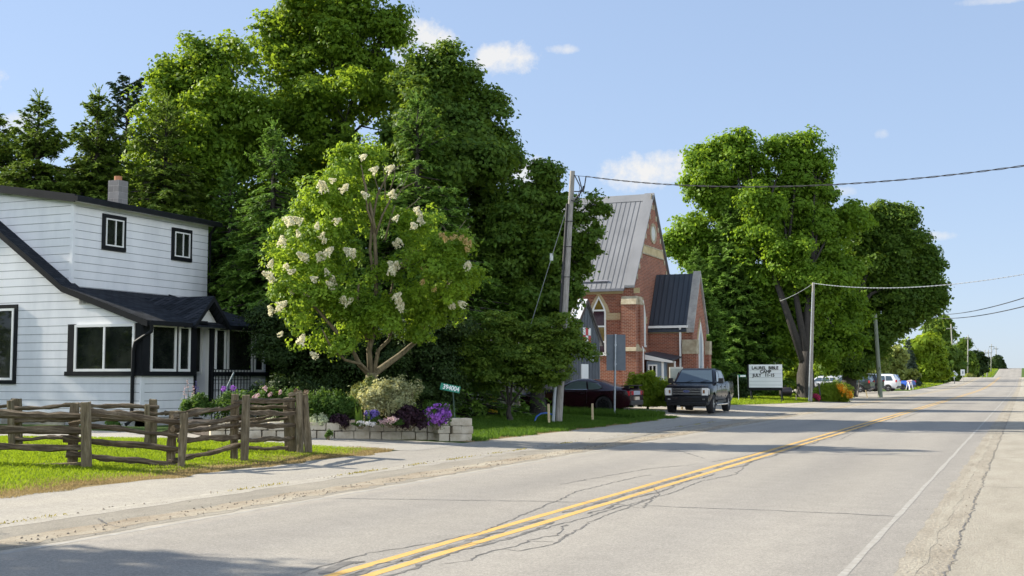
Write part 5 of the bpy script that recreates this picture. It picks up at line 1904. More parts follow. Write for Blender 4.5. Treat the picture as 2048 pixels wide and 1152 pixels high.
# round window, stringcourse, kneelers, dentilled brick verge
oc = onX(1307.5, 468, XC)
mb = MB()
mb.lathe([(.40, .002), (.40, .05), (.55, .05), (.55, .002)], (1, 0, 0), (XC, YM, oc[2]), 28)
ring = mb.build('oculus_surround', M_STONE, church)
mb = MB()
mb.disc((XC + .012, YM, oc[2]), (1, 0, 0), .405, .02, 28)
mb.build('oculus', pm('oculus_pale', (.50, .50, .45), (.6, .6, .55), 5, .5), ring)
zs1, zs2 = float(onX(1290, 492, XC)[2]), float(onX(1290, 506, XC)[2])
sl = (ZA - ZEV) / (YM - Y1)
yin = lambda z: (ZA - .28 - z) / sl - .12
mb = MB()
for z0, z1, mi in ((zs2, zs1, 0), (zs1, zs1 + .07, 1), (zs2 - .07, zs2, 1)):
    mb.prism([(XC + .001, YM - yin(z0), z0), (XC + .001, YM + yin(z0), z0), (XC + .001, YM + yin(z1), z1), (XC + .001, YM - yin(z1), z1)], (.03 + .02 * mi, 0, 0), mi)
mb.build('stringcourse', [M_BUFFST, M_STONE], church)
mb = MB()
for k in range(9):
    z = ZEV + .25 + k * .56
    for s in (-1, 1):
        y = YM + s * yin(z)
        mb.bb(XC + .001, XC + .03, y, y - s * .2, z, z + .26)
mb.build('verge_brick', M_STONE, church)
# roof: standing seam slopes, ridge, coping of the gable
eo = .30
mb = MB()
ms = MB()
dy, dzr = YM - Y1, ZA - ZEV
for s in (-1, 1):
    ye = YM + s * (dy + eo)
    ze = ZEV - eo * sl + .12
    za = ZA - .12
    mb.prism([(XW - .2, YM, za), (XC - .42, YM, za), (XC - .42, ye, ze), (XW - .2, ye, ze)][::s], (0, 0, -.1))
    nv = unit(np.array([0, s * sl, 1.0]))
    x = XC - .62
    while x > XW:
        a = np.array((x, YM, za)) + nv * .002
        b = np.array((x, ye, ze)) + nv * .002
        ms.prism([a - [.012, 0, 0], a + [.012, 0, 0], b + [.012, 0, 0], b - [.012, 0, 0]], nv * .010)
        x -= .265
    # snow guard rail
    a = np.array((XW, ye - s * .3, ze + .3 * sl)) + nv * .03
    if s == -1:
        mb2 = MB()
        mb2.tube([a, np.array((XC - 1.35, a[1], a[2]))], .055, 6)
rf = mb.build('roof', M_ZINC, church)
ms.build('roof_seam', M_SEAM, rf)
mb2.build('snow_guard', pm('guard_grey', (.25, .25, .28), None, 1, .5), rf)
mb = MB()
mb.prism([(XW - .2, YM - .22, ZA - .12 - .22 * sl + .06), (XW - .2, YM, ZA + .02), (XW - .2, YM + .22, ZA - .12 - .22 * sl + .06)], (XC - .42 - XW + .2, 0, 0))
mb.build('ridge_cap', M_ZINC, rf)
mb = MB()
for s in (-1, 1):
    ye = YM + s * (dy + .20)
    ze = ZEV - .20 * sl + .16
    mb.prism([(XC - .44, YM, ZA + .06), (XC + .10, YM, ZA + .06), (XC + .10, ye, ze), (XC - .44, ye, ze)][::s], (0, 0, -.12))
mb.build('gable_coping', M_ZINC, church)
mb = MB()
mb.bb(XW, XC - .45, Y1 - eo - .06, Y1 - eo + .05, ZEV - eo * sl + .02, ZEV - eo * sl + .15)
mb.build('gutter', pm('gutter_grey', (.2, .2, .22), None, 1, .5), church)

# vestibule towards the road
YV = float(onX(1297, 650, XC)[1])
XV = float(onY(1385, 650, YV)[0])
ZVE = float(onY(1358, 652, YV)[2])
ZVR = float(onY(1297, 552, YV + 1.4)[2])
hwv = 1.45
YVM = YV + hwv
slv = (ZVR - ZVE) / hwv
mb = MB()
mb.bb(XC + .01, XV - .2, YV, YV + .2, ZC - .3, ZVE - .2)
mb.bb(XC + .01, XV - .2, YV + 2 * hwv - .2, YV + 2 * hwv, ZC - .3, ZVE)
mb.prism([(XV - .2, YV, ZC - .3), (XV - .2, YV + 2 * hwv, ZC - .3), (XV - .2, YV + 2 * hwv, ZVE), (XV - .2, YVM, ZVR - .05), (XV - .2, YV, ZVE)], (.2, 0, 0))
mb.bb(XV - .50, XV + .22, YV - .16, YV + .32, ZC - .3, ZVE - .75)
mb.bb(XV - .2, XV + .22, YV + 2 * hwv - .3, YV + 2 * hwv + .16, ZC - .3, ZVE - .75)
mb.build('vestibule_wall', M_BRICK, church)
for z0, z1 in ((ZVE - 1.45, ZVE - .72), (ZC + .2, ZC + .95)):
    for x0, y0, y1 in ((XV - .52, YV - .19, YV + .34), (XV - .22, YV + 2 * hwv - .32, YV + 2 * hwv + .19)):
        mb = MB()
        mb.bb(x0, XV + .25, y0, y1, z0, z1)
        mb.build('buttress_stone', M_STONE, church, bevel=.02)
mb = MB()
mb.bb(XC + .02, XV - .2, YV - .05, YV - .001, ZVE - .36, ZVE - .14)
mb.build('eaves_band', M_BUFFST, church)
mb = MB()
ms = MB()
for s in (-1, 1):
    ye, ze, za = YVM + s * (hwv + .16), ZVE - .16 * slv + .08, ZVR + .05
    mb.prism([(XC + .03, YVM, za), (XV - .28, YVM, za), (XV - .28, ye, ze), (XC + .03, ye, ze)][::s], (0, 0, -.09))
    nv = unit(np.array([0, s * slv, 1.0]))
    for x in np.arange(XC + .25, XV - .3, .27):
        a, b = np.array((x, YVM, za)) + nv * .002, np.array((x, ye, ze)) + nv * .002
        ms.prism([a - [.014, 0, 0], a + [.014, 0, 0], b + [.014, 0, 0], b - [.014, 0, 0]], nv * .035)
vr = mb.build('vestibule_roof', M_CHAR, church)
ms.build('roof_seam', pm('dark_seam', (.018, .022, .03), None, 1, .4), vr)
mb = MB()
for s in (-1, 1):
    ye, ze = YVM + s * (hwv + .14), ZVE - .14 * slv + .14
    mb.prism([(XV - .30, YVM, ZVR + .18), (XV + .10, YVM, ZVR + .18), (XV + .10, ye, ze), (XV - .30, ye, ze)][::s], (0, 0, -.22))
mb.build('gable_coping', pm('weathered_stone', (.26, .25, .23), (.40, .38, .34), 3, .9), church)
mb = MB()
mb.bb(XC + .03, XV - .22, YV - .2, YV - .1, ZVE - .10, ZVE + .02)
dsx = float(onY(1360, 660, YV - .12)[0])
mb.bb(dsx - .04, dsx + .05, YV - .14, YV - .05, ZC, ZVE - .10)
mb.build('gutter', M_WTRIM, church)
gothic(church, 'X', XV, 1, YVM, .48, ZC + .15, ZVE - .9, ZVE + .25, .17, None, [M_SLATEB], .11, kind='door', band=.25)
mb = MB()
mb.prism([(XV + .018, YVM - .2, ZC + 2.0), (XV + .018, YVM + .2, ZC + 2.0), (XV + .018, YVM + .2, ZVE - .8), (XV + .018, YVM, ZVE - .2), (XV + .018, YVM - .2, ZVE - .8)], (.02, 0, 0))
mb.build('door_light', pm('frosted_pane', (.25, .26, .28), None, 1, .3), church)
# small board entry in the corner between nave and vestibule
e0 = onY(1287, 720, Y1 + .95)
e1 = onY(1326, 720, Y1 + .95)
ye0 = Y1 + .95
ze1 = float(onY(1326, 722, ye0)[2])
ze0 = float(onY(1287, 713, ye0)[2])
ex0, ex1 = XC + .36, float(e1[0])
mb = MB()
mb.bb(ex0, ex1, ye0, ye0 + .06, ZC - .1, ze1)
mb.bb(ex1 - .06, ex1, ye0 + .06, YV - .2, ZC - .1, ze1)
en = mb.build('entry_wall', M_SLATEB, church)
mb = MB()
mb.prism([(ex0 - .05, ye0 - .15, ze0 + .16), (ex1 + .55, ye0 - .15, ze1 + .06), (ex1 + .55, YV - .02, ze1 + .26), (ex0 - .05, YV - .02, ze0 + .30)], (0, 0, -.06))
mb.build('entry_roof', M_CHAR, church)
mb = MB()
mb.prism([(ex0 - .05, ye0 - .17, ze0 + .10), (ex1 + .55, ye0 - .17, ze1 + .0), (ex1 + .55, ye0 - .17, ze1 - .10), (ex0 - .05, ye0 - .17, ze0 - .16)], (0, .03, 0))
for x in (ex1 - .02, ex1 + .42):
    mb.bb(x - .05, x + .05, ye0 - .05 if x < ex1 else ye0 + .6, ye0 + .04 if x < ex1 else ye0 + .7, ZC - .1, ze1)
mb.build('entry_trim', M_WTRIM, church)
wx0, wx1 = float(onY(1297, 750, ye0)[0]), float(onY(1315, 750, ye0)[0])
window(en, 'Y', ye0, wx0, wx1, float(onY(1305, 775, ye0)[2]), float(onY(1305, 729, ye0)[2]), -1, (.5,), 0, .07)
mb = MB()
mb.bb(ex1 + .06, ex1 + .40, ye0 + .58, ye0 + .62, ZC, ze1 - .1)
mb.build('entry_door', pm('brown_door', (.14, .09, .05), (.2, .13, .08), 4, .6), church)
# conduit and small lamp on the gable corner
mb = MB()
cp = [onX(1277, 641, XC + .1), onX(1277, 665, XC + .1), onX(1279, 682, XC + .1), onX(1286.5, 698, XC + .42), onX(1286.5, 745, XC + .42)]
mb.tube(cp, .03, 5)
mb.box(cp[0], (.12, .22, .16))
mb.build('conduit', M_WTRIM, church)

# ------------------------------------------------------------------ board and batten shed with a white roof
DS = 54.0
XS = float(P(1172, 640, DS)[0])
sp_ = onX(1171, 598, XS)
SYM, SZA = float(sp_[1]), float(sp_[2])
sr = onX(1203, 690, XS)
shw, SZE = float(sr[1] - SYM), float(sr[2])
SZ = gz(XS, SYM)
shed = thing('shed', 'dark board and batten shed with a white metal roof, in front of the church', 'shed', (XS, SYM, SZ))
M_BOARD = pm('grey_board', (.085, .095, .105), (.17, .185, .20), 9, .85, stretch=(4, 4, .3))
mb = MB()
mb.prism([(XS, SYM - shw + .25, SZ - .2), (XS, SYM + shw - .25, SZ - .2), (XS, SYM + shw - .25, SZE + .35), (XS, SYM, SZA - .12), (XS, SYM - shw + .25, SZE + .35)], (-7, 0, 0))
for y in np.arange(SYM - shw + .35, SYM + shw - .3, .21):
    zt_ = SZA - .15 - abs(y - SYM) / shw * (SZA - SZE) - .05
    mb.bb(XS + .001, XS + .035, y - .03, y + .03, SZ - .1, zt_)
for x in np.arange(XS - 6.9, XS, .3):
    mb.bb(x - .03, x + .03, SYM - shw + .215, SYM - shw + .249, SZ - .1, SZE + .25)
mb.build('wall', M_BOARD, shed)
M_WROOF = pm('white_roof_metal', (.62, .64, .66), (.72, .73, .74), 1, .4, .1)
mb = MB()
for s in (-1, 1):
    mb.prism([(XS + .10, SYM, SZA), (XS - 7.2, SYM, SZA), (XS - 7.2, SYM + s * shw, SZE), (XS + .10, SYM + s * shw, SZE)][::s], (0, 0, -.05))
    nv = unit(np.array([0, s * (SZA - SZE) / shw, 1.0]))
    for x in np.arange(XS - 7.1, XS + .05, .38):
        a, b = np.array((x, SYM, SZA)) + nv * .002, np.array((x, SYM + s * shw, SZE)) + nv * .002
        mb.prism([a - [.02, 0, 0], a + [.02, 0, 0], b + [.02, 0, 0], b - [.02, 0, 0]], nv * .03)
mb.build('roof', M_WROOF, shed)
mb = MB()
for s in (-1, 1):
    mb.prism([(XS + .101, SYM, SZA + .01), (XS + .101, SYM + s * (shw + .03), SZE + .01), (XS + .101, SYM + s * (shw + .03), SZE - .16), (XS + .101, SYM, SZA - .2)], (.03, 0, 0))
mb.build('bargeboard', pm('dark_brown_trim', (.045, .03, .025), None, 1, .7), shed)
mb = MB()
dy0, dy1 = float(onX(1146, 740, XS)[1]), float(onX(1161, 740, XS)[1])
mb.bb(XS + .036, XS + .07, SYM - .75, SYM + .15, SZ, SZ + 2.0)
dd_ = mb.build('door', M_WTRIM, shed)
mb = MB()
mb.bb(XS + .07, XS + .10, SYM + .0, SYM + .06, SZ + .95, SZ + 1.05)
mb.build('handle', M_BLACK, dd_)
mb = MB()
mb.bb(XS + .036, XS + .06, SYM + .45, SYM + .95, SZ + 2.1, SZ + 2.7)
window_ = mb.build('window', pm('shed_pane', (.35, .40, .36), None, 1, .3), shed)
# hung wreath of red and white patches
M_REDP = pm('red_paint', (.42, .03, .03), (.52, .05, .05), 5, .6)
mb = MB()
for (y, z, mi) in ((-.5, 2.95, 0), (-.15, 2.95, 1), (.2, 2.95, 0), (-.5, 3.3, 1), (.2, 3.3, 1), (-.15, 3.3, 0), (-.5, 2.6, 0), (-.15, 2.6, 1), (.2, 2.6, 0)):
    mb.bb(XS + .037, XS + .06, SYM + y, SYM + y + .33, SZ + z, SZ + z + .33, mi)
mb.build('quilt_board', [M_REDP, M_WTRIM], shed)

# ------------------------------------------------------------------ poles, wires, signs, stakes
M_POLE = pm('pole_wood', (.19, .175, .155), (.36, .34, .31), 9, .9, bscale=30, bdist=.01, stretch=(5, 5, .25))
M_POLED = pm('pole_wood_far', (.23, .23, .20), (.34, .33, .29), 6, .9, stretch=(5, 5, .25))
M_STEEL = pm('galvanised_steel', (.30, .33, .36), (.42, .45, .48), 6, .45, .5)
M_PVC = pm('grey_conduit', (.36, .40, .43), (.44, .47, .50), 4, .5)
M_CABLE = pm('black_cable', (.02, .02, .022), None, 1, .6)
M_SIGNB = pm('sign_back', (.085, .105, .125), (.115, .135, .155), 3, .55)


def wire(name, label, a, b, sag, r, mat=None, n=24, strands=1, group=None, cat='cable'):
    a, b = np.array(a, float), np.array(b, float)
    t = np.linspace(0, 1, n)
    pts = a + (b - a) * t[:, None] + np.array([0, 0, -1]) * (4 * sag * t * (1 - t))[:, None]
    mb = MB()
    if strands == 2:
        m = n * 8
        tt = np.linspace(0, 1, m)
        pp = a + (b - a) * tt[:, None] + np.array([0, 0, -1]) * (4 * sag * tt * (1 - tt))[:, None]
        L = np.linalg.norm(b - a)
        for ph in (0, math.pi):
            q = pp.copy()
            q[:, 2] += r * .9 * np.cos(tt * L * 7 + ph)
            q[:, 0] += r * .9 * np.sin(tt * L * 7 + ph)
            mb.tube(q, r * .62, 4)
    else:
        mb.tube(pts, r, 5)
    o = mb.build(name, mat or M_CABLE)
    return tag(o, label, cat, group)


DP = 39.9
pb = ground_at(1117, DP)
pt = P(1145, 342, DP)
pole = thing('utility_pole', 'leaning grey wooden utility pole in front of the dogwood, carrying a cable across the road', 'utility pole', pb)
mb = MB()
mb.tube([pb - [0, 0, .3], pb, pb + (pt - pb) * .5, pt], [.125, .118, .105, .085], 14, jit=.03, rng=np.random.default_rng(3))
mb.build('post', M_POLE, pole, smooth=True, auto=60)
mb = MB()
off = -RGT * .19 - FWD * .06
mb.tube([pb + off - [0, 0, .1], pb + off + (pt - pb) * .31], .055, 10)
mb.build('conduit', M_PVC, pole, smooth=True, auto=60)
mb = MB()
off2 = -RGT * .15 - FWD * .05
mb.tube([pb + off2 + (pt - pb) * .31, pb + off2 * .9 + (pt - pb) * .6, pb + off2 * .8 + (pt - pb) * .87], [.05, .05, .04], 8)
for q in (.42, .58, .7, .8):
    c = pb + (pt - pb) * q
    mb.tube([c - RGT * .16 - FWD * .1, c + RGT * .16 - FWD * .1], .012, 4)
mb.build('riser_cable', M_CABLE, pole)
rw = np.random.default_rng(4)
mb = MB()
top = lambda q: pb + (pt - pb) * q
for pts in ([(1149, 350), (1160, 372), (1157, 390), (1148, 400)], [(1157, 352), (1163, 375), (1158, 395), (1148, 402)], [(1172, 352), (1169, 372), (1162, 385), (1150, 400)], [(1148, 383), (1158, 383), (1168, 378)], [(1142, 400), (1152, 404), (1160, 398)]):
    mb.tube([P(u, v, DP - .2) for u, v in pts], .02, 5)
mb.tube([P(1168, 372, DP - .2), P(1165, 384, DP - .2)], .04, 6)
mb.tube([P(1147, 351, DP - .1), P(1172, 353, DP - .1)], .008, 4)
mb.build('drop_wire', M_CABLE, pole)
wire('overhead_cable', 'twisted black cable sagging from the leaning pole over the road', P(1173, 353, DP - .1), P(2330, 285, 26), .62, .016, strands=2, n=30)
wire('guy_wire', 'thin guy wire slanting down left of the leaning pole', P(1138, 402, DP), P(1062, 648, DP + 1.5), 0, .012, M_STEEL)
mb = MB()
gpt = P(1103, 514, DP + .7)
mb.tube([gpt - UPV * .12, gpt + UPV * .12], .06, 8)
tag(mb.build('guy_insulator', pm('porcelain', (.55, .58, .56), None, 1, .3)), 'pale insulator on the guy wire left of the leaning pole', 'insulator')

# second pole
D2 = 78.0
p2b, p2t = ground_at(1620, D2), P(1627, 565, D2)
pole2 = thing('utility_pole', 'slim upright wooden pole between the letter board and the orange daylilies', 'utility pole', p2b)
mb = MB()
mb.tube([p2b - [0, 0, .3], p2b, p2t], [.12, .115, .085], 12, jit=.03, rng=np.random.default_rng(5))
mb.build('post', M_POLE, pole2, smooth=True, auto=60)
mb = MB()
mb.tube([p2b + RGT * -.14 - FWD * .08, p2t + RGT * -.11 - FWD * .08 - [0, 0, .6]], .035, 6)
mb.build('conduit', M_STEEL, pole2)
wire('overhead_cable', 'pale thin cable running right from the slim pole past the round tree', p2t + [0, 0, -.05], P(2120, 535, 50), .55, .018, M_STEEL, strands=2)
wire('overhead_cable', 'short cable from the slim pole down into the maple leaves', p2t + [0, 0, -.05], P(1560, 602, D2 + 5), .1, .016, M_STEEL)
D3 = 99.0
p3b, p3t = ground_at(1760, D3), P(1750, 628, D3)
pole3 = thing('utility_pole', 'greenish wooden pole leaning left before the parked cars', 'utility pole', p3b)
mb = MB()
mb.tube([p3b - [0, 0, .3], p3b, p3t], [.20, .19, .15], 12, jit=.03, rng=np.random.default_rng(6))
mb.build('post', pm('pole_green', (.15, .17, .13), (.25, .27, .21), 7, .9, stretch=(5, 5, .25)), pole3, smooth=True, auto=60)
GW = 'overhead wires in the far sky'
wire('overhead_wire', 'upper thin wire in the open sky right of the round tree', P(1860, 628, 140), P(2110, 575, 60), .5, .03, M_CABLE, group=GW)
wire('overhead_wire', 'lower thin wire in the open sky right of the round tree', P(1840, 632, 140), P(2110, 596, 60), .6, .03, M_CABLE, group=GW)
# far poles
FP = 'poles receding along the far road'
far = [(1908, 748, 1902, 648, 235, 'tall guyed far pole rising behind the brownish roadside tree'), (1914, 705, 1914, 680, 300, 'pale stub of a pole between two roadside trees'),
       (1935, 752, 1936, 670, 290, 'dark far pole just right of the white rectangular sign'), (1952, 752, 1956, 697, 330, 'leaning far pole over the end of the hedge'),
       (1964, 742, 1970, 700, 360, 'pale slanting far pole beside the roadside boxes'), (1975, 742, 1977, 700, 380, 'thin far pole beside a dark mailbox'),
       (1982, 742, 1983, 688, 430, 'straight far pole on the grassy bank'), (1994, 739, 1992, 693, 470, 'far pole in front of the lone round tree')]
tops = []
for (u0, v0, u1, v1, D, lab) in far:
    b = ground_at(u0, D)
    t_ = P(u1, v1, D)
    r = thing('far_pole', lab, 'utility pole', b, group=FP)
    mb = MB()
    w = .17 if D < 320 else .2
    mb.tube([b - [0, 0, .5], t_], [w, w * .7], 6)
    mb.build('post', M_POLED, r, smooth=True)
    mb = MB()
    mb.tube([t_ - RGT * .9 - [0, 0, .9], t_ + RGT * .9 - [0, 0, .9]], .10, 4)
    mb.build('crossarm', M_POLED, r)
    tops.append(t_)
mb = MB()
for i in range(2, len(tops) - 1):
    a, b = tops[i], tops[i + 1]
    n = 8
    for s in (-.8, .8):
        t = np.linspace(0, 1, n)[:, None]
        mb.tube(a + RGT * s - [0, 0, .8] + (b - a) * t - np.array([0, 0, 1]) * (4 * .8 * t * (1 - t)), .035, 3)
tag(mb.build('overhead_wire', M_CABLE), 'faint sagging wires strung between the receding far poles', 'cable', 'overhead wires in the far sky')
mb = MB()
mb.tube([P(1916, 695, 300), P(1940, 697, 310)], .22, 5)
mb.tube([P(1922, 714, 300), P(1968, 716, 340)], .07, 4)
tag(mb.build('overhead_wire', M_STEEL), 'thick pale bundled cable spanning in front of the dark roadside trees', 'cable', 'overhead wires in the far sky')

# back of a large rectangular road sign
DG = 45.5
sgb = ground_at(1228, DG)
sg = thing('road_sign', 'blank grey back of a tall road sign on a steel post beside the burgundy coupe', 'road sign', sgb)
c0, c1 = P(1213, 741, DG), P(1251, 669, DG)
mb = MB()
mid = (c0 + c1) / 2
wv, hv = np.linalg.norm((c1 - c0)[:2]), c1[2] - c0[2]
av = unit(np.array([RGT[0], RGT[1], 0]))
mb.box(mid, (wv, .012, hv), ax=[av, np.cross([0, 0, 1], av), [0, 0, 1]])
mb.build('panel', M_SIGNB, sg, bevel=.004)
mb = MB()
top_ = P(1231, 669, DG - .05)
mb.tube([sgb - FWD * .05 - [0, 0, .2], top_ + [0, 0, .02]], .038, 8)
mb.build('post', M_STEEL, sg, smooth=True, auto=50)
mb = MB()
for v in (690, 728):
    q = P(1231, v, DG - .09)
    mb.box(q, (.10, .02, .04), ax=[av, np.cross([0, 0, 1], av), [0, 0, 1]])
mb.build('bracket', M_STEEL, sg)

M_STAKE = pm('raw_pine', (.52, .40, .22), (.62, .50, .30), 6, .8, stretch=(4, 4, .4))
for (u0, v0, u1, v1, D, lab, w) in ((1098.5, 850, 1097, 808, 38.9, 'pale pine survey stake beside the leaning utility pole', .07), (1185, 848, 1184.5, 807, 41.5, 'pale pine survey stake standing alone in the grass left of the grey sign post', .07),
                                    (1735, 797, 1731, 780, 96, 'short pale stake in front of the dark green parked car', .1), (1592, 800, 1592, 790, 80, 'short pale stake left of the slim roadside pole', .08)):
    b = ground_at(u0, D)
    t_ = P(u1, v1, D)
    mb = MB()
    mb.tube([b - [0, 0, .2], t_], w * .6, 4, twist=.78)
    tag(mb.build('wooden_stake', M_STAKE), lab, 'stake', 'survey stakes along the verge')
M_RUST = pm('dark_rod', (.05, .045, .04), (.09, .08, .07), 6, .8)
for (u0, v0, u1, v1, D, lab) in ((1642, 800, 1637, 766, 79.5, 'dark thin rod leaning between the slim pole and the daylilies'), (1714, 790, 1719, 760, 100, 'thin yellowish rod standing in front of the dark green parked car')):
    mb = MB()
    mb.tube([ground_at(u0, D) - [0, 0, .1], P(u1, v1, D)], .05, 5)
    tag(mb.build('garden_rod', M_RUST), lab, 'rod')
# blue hoses
M_HOSE = pm('blue_hose', (.015, .07, .28), (.03, .11, .38), 4, .4)
hb = P(1082, 848, 39.2)
mb = MB()
mb.tube([P(1070, 851, 39.3), P(1069, 843, 39.3), P(1073, 833, 39.4), P(1082, 827, 39.5), P(1094, 826, 39.6), P(1104, 829, 39.7)], .03, 6)
tag(mb.build('blue_pipe', M_HOSE, smooth=True), 'blue plastic pipe curving out of the grass beside the pole', 'pipe')

# civic number blade on a bent post
DN = 30.5
nb = ground_at(914, DN)
num = thing('number_sign', 'small green house number blade standing before the dogwood', 'sign', nb)
q0, q1 = P(881, 772, DN), P(920, 780, DN)
M_GREEN = pm('sign_green', (.005, .20, .125), (.007, .22, .14), 2, .45)
M_WLET = pm('white_letters', (.82, .82, .80), None, 1, .5)
dv = unit(q1 - q0)
mb = MB()
mb.box((q0 + q1) / 2, (np.linalg.norm(q1 - q0), .006, .17), ax=[dv, unit(np.cross(np.cross(dv, [0, 0, 1.0]) * 0 + [0, 0, 1.0], dv)), unit(np.cross(dv, unit(np.cross([0, 0, 1.0], dv))))])
bl = mb.build('blade', M_GREEN, num)


def text_obj(name, body, size, origin, xdir, ydir, mat, parent, depth=.003, align='CENTER', spacing=1.0, shear=0.0, xs=1.0, bold=0.0):
    cu = bpy.data.curves.new(name, 'FONT')
    cu.body = body
    cu.size = size
    cu.align_x = align
    cu.align_y = 'CENTER'
    cu.extrude = depth
    cu.space_character = spacing
    cu.shear = shear
    tmp = bpy.data.objects.new(name, cu)
    COL.objects.link(tmp)
    bpy.context.view_layer.update()
    me = bpy.data.meshes.new_from_object(tmp.evaluated_get(bpy.context.evaluated_depsgraph_get()))
    bpy.data.objects.remove(tmp)
    bpy.data.curves.remove(cu)
    me.name = name
    if bold:                                     # heavier strokes: shifted copies, each a hair higher than the last
        V = np.array([v.co[:] for v in me.vertices])
        Fs = [tuple(p.vertices) for p in me.polygons]
        mb = MB()
        for i, (dx_, dy_) in enumerate(((0, 0), (bold, 0), (-bold, 0), (0, bold), (0, -bold))):
            mb.add(V + [dx_, dy_, .0006 * i], Fs)
        me = bpy.data.meshes.new(name)
        me.from_pydata(mb.v, [], mb.f)
    me.materials.clear()
    me.materials.append(mat)
    o = bpy.data.objects.new(name, me)
    COL.objects.link(o)
    o.parent = parent
    xd = unit(np.array(xdir, float))
    yd = np.array(ydir, float)
    yd = unit(yd - xd * (xd @ yd))
    zd_ = np.cross(xd, yd)
    o.rotation_euler = Matrix(np.stack([xd, yd, zd_], 1).tolist()).to_euler()
    o.location = tuple(np.array(origin) - (base_of(parent) if parent is not None else 0))
    o.scale = (xs, 1, 1)
    return o


nrm_ = unit(np.cross(dv, [0, 0, 1.0]))
if nrm_ @ (C0 - q0) < 0:
    nrm_ = -nrm_
text_obj('lettering', '394004', .165, (q0 + q1) / 2 + nrm_ * .006 + dv * .02, dv, [0, 0, 1], M_WLET, bl, .002, xs=.86, bold=.004)
mb = MB()
mb.tube([nb - [0, 0, .1], P(905, 772, DN + .05)], .016, 6)
mb.build('post', pm('dark_green_post', (.02, .05, .035), None, 1, .6), num)
# changeable letter board
DLB = 76.0
lb_b = ground_at(1530, DLB)
lbd = thing('letter_board', 'white changeable letter board on dark legs under the spruce, announcing a camp', 'sign', lb_b)
a0, a1 = P(1498.5, 775, DLB), P(1564, 729, DLB - .6)
ld = unit(np.array([a1[0] - a0[0], a1[1] - a0[1], 0]))
lw = np.linalg.norm((a1 - a0)[:2])
z0, z1 = a0[2], a1[2]
ln = np.cross(ld, [0, 0, 1.0])
cen = np.array([(a0[0] + a1[0]) / 2, (a0[1] + a1[1]) / 2, (z0 + z1) / 2])
AX = [ld, np.cross([0, 0, 1], ld), [0, 0, 1]]
M_BOARDW = pm('sign_white', (.74, .75, .77), (.80, .81, .82), 1, .45)
mb = MB()
mb.box(cen, (lw, .16, z1 - z0), ax=AX)
pnl = mb.build('panel', M_BOARDW, lbd)
mb = MB()
for k in range(1, 6):
    z = z1 - (z1 - z0) * (k * 7.45 + 3.6) / 46
    mb.box((cen[0], cen[1], z) + ln * .085, (lw * .97, .012, .022), ax=AX)
mb.build('letter_track', pm('track_grey', (.45, .46, .48), None, 1, .5), pnl)
mb = MB()
mb.box(cen - [0, 0, (z1 - z0) / 2 + .09], (lw, .2, .18), ax=AX)
mb.box(cen - ld * (lw / 2 + .05) - [0, 0, .05], (.1, .2, z1 - z0 + .1), ax=AX)
mb.build('frame', M_BLACK, lbd)
mb = MB()
for s in (-.46, .46):
    q = cen + ld * lw * s
    for f in (-.25, .25):
        mb.tube([(q[0], q[1], z0 - .1), (q[0] + ln[0] * f * 2 + ld[0] * .1, q[1] + ln[1] * f * 2 + ld[1] * .1, gz(q[0], q[1]) - .05)], .035, 5)
mb.build('leg', M_BLACK, lbd)
M_LET = pm('black_letters', (.015, .015, .018), None, 1, .5)
ppm = (z1 - z0) / 46.0
for (txt, u, v) in (('LAUREL  BIBLE', 1531, 736.5), ('CAMP', 1532, 744), ('JULY   11-15', 1528, 751)):
    p = cen + ld * (u - 1531.5) * lw / 65.5
    p[2] = z1 - (v - 729.5) * ppm
    text_obj('lettering', txt, .275, p + ln * .09, ld, [0, 0, 1], M_LET, pnl, .004, xs=.95, bold=.012)
# green address blade left of it
D4 = 75
ab = ground_at(1477, D4)
adr = thing('number_sign', 'little green and white address blade on a thin post behind the pickup', 'sign', ab)
mb = MB()
mb.tube([ab - [0, 0, .1], P(1476, 750, D4)], .025, 5)
mb.build('post', M_STEEL, adr)
mb = MB()
mb.box(P(1484, 752, D4), (.50, .02, .15), 0, ax=[av, np.cross([0, 0, 1], av), [0, 0, 1]])
mb.box(P(1486, 752, D4 - .03), (.34, .012, .11), 1, ax=[av, np.cross([0, 0, 1], av), [0, 0, 1]])
mb.build('blade', [M_GREEN, M_WLET], adr)
# framed notice board behind the pickup
D5 = 56.0
fb = ground_at(1352, D5)
fr_ = thing('notice_board', 'cream framed glazed notice board behind the pickup windscreen', 'notice board', fb)
p, q = P(1339, 762, D5), P(1366, 734, D5)
c = (p + q) / 2
w_, h_ = np.linalg.norm((q - p)[:2]), q[2] - p[2]
AV = [av, np.cross([0, 0, 1], av), [0, 0, 1]]
mb = MB()
mb.box(c, (w_, .08, h_), ax=AV)
fp = mb.build('case', pm('cream_frame', (.62, .58, .48), None, 1, .5), fr_)
mb = MB()
mb.box(c - FWD * .06, (w_ * .82, .03, h_ * .78), ax=AV)
mb.build('pane', pm('notice_pane', (.30, .34, .30), (.5, .5, .42), 3, .15), fp)
mb = MB()
for s in (-.4, .4):
    mb.tube([c + av * w_ * s, np.array([*(c + av * w_ * s)[:2], fb[2] - .1])], .05, 5)
mb.build('leg', M_STAKE, fr_)
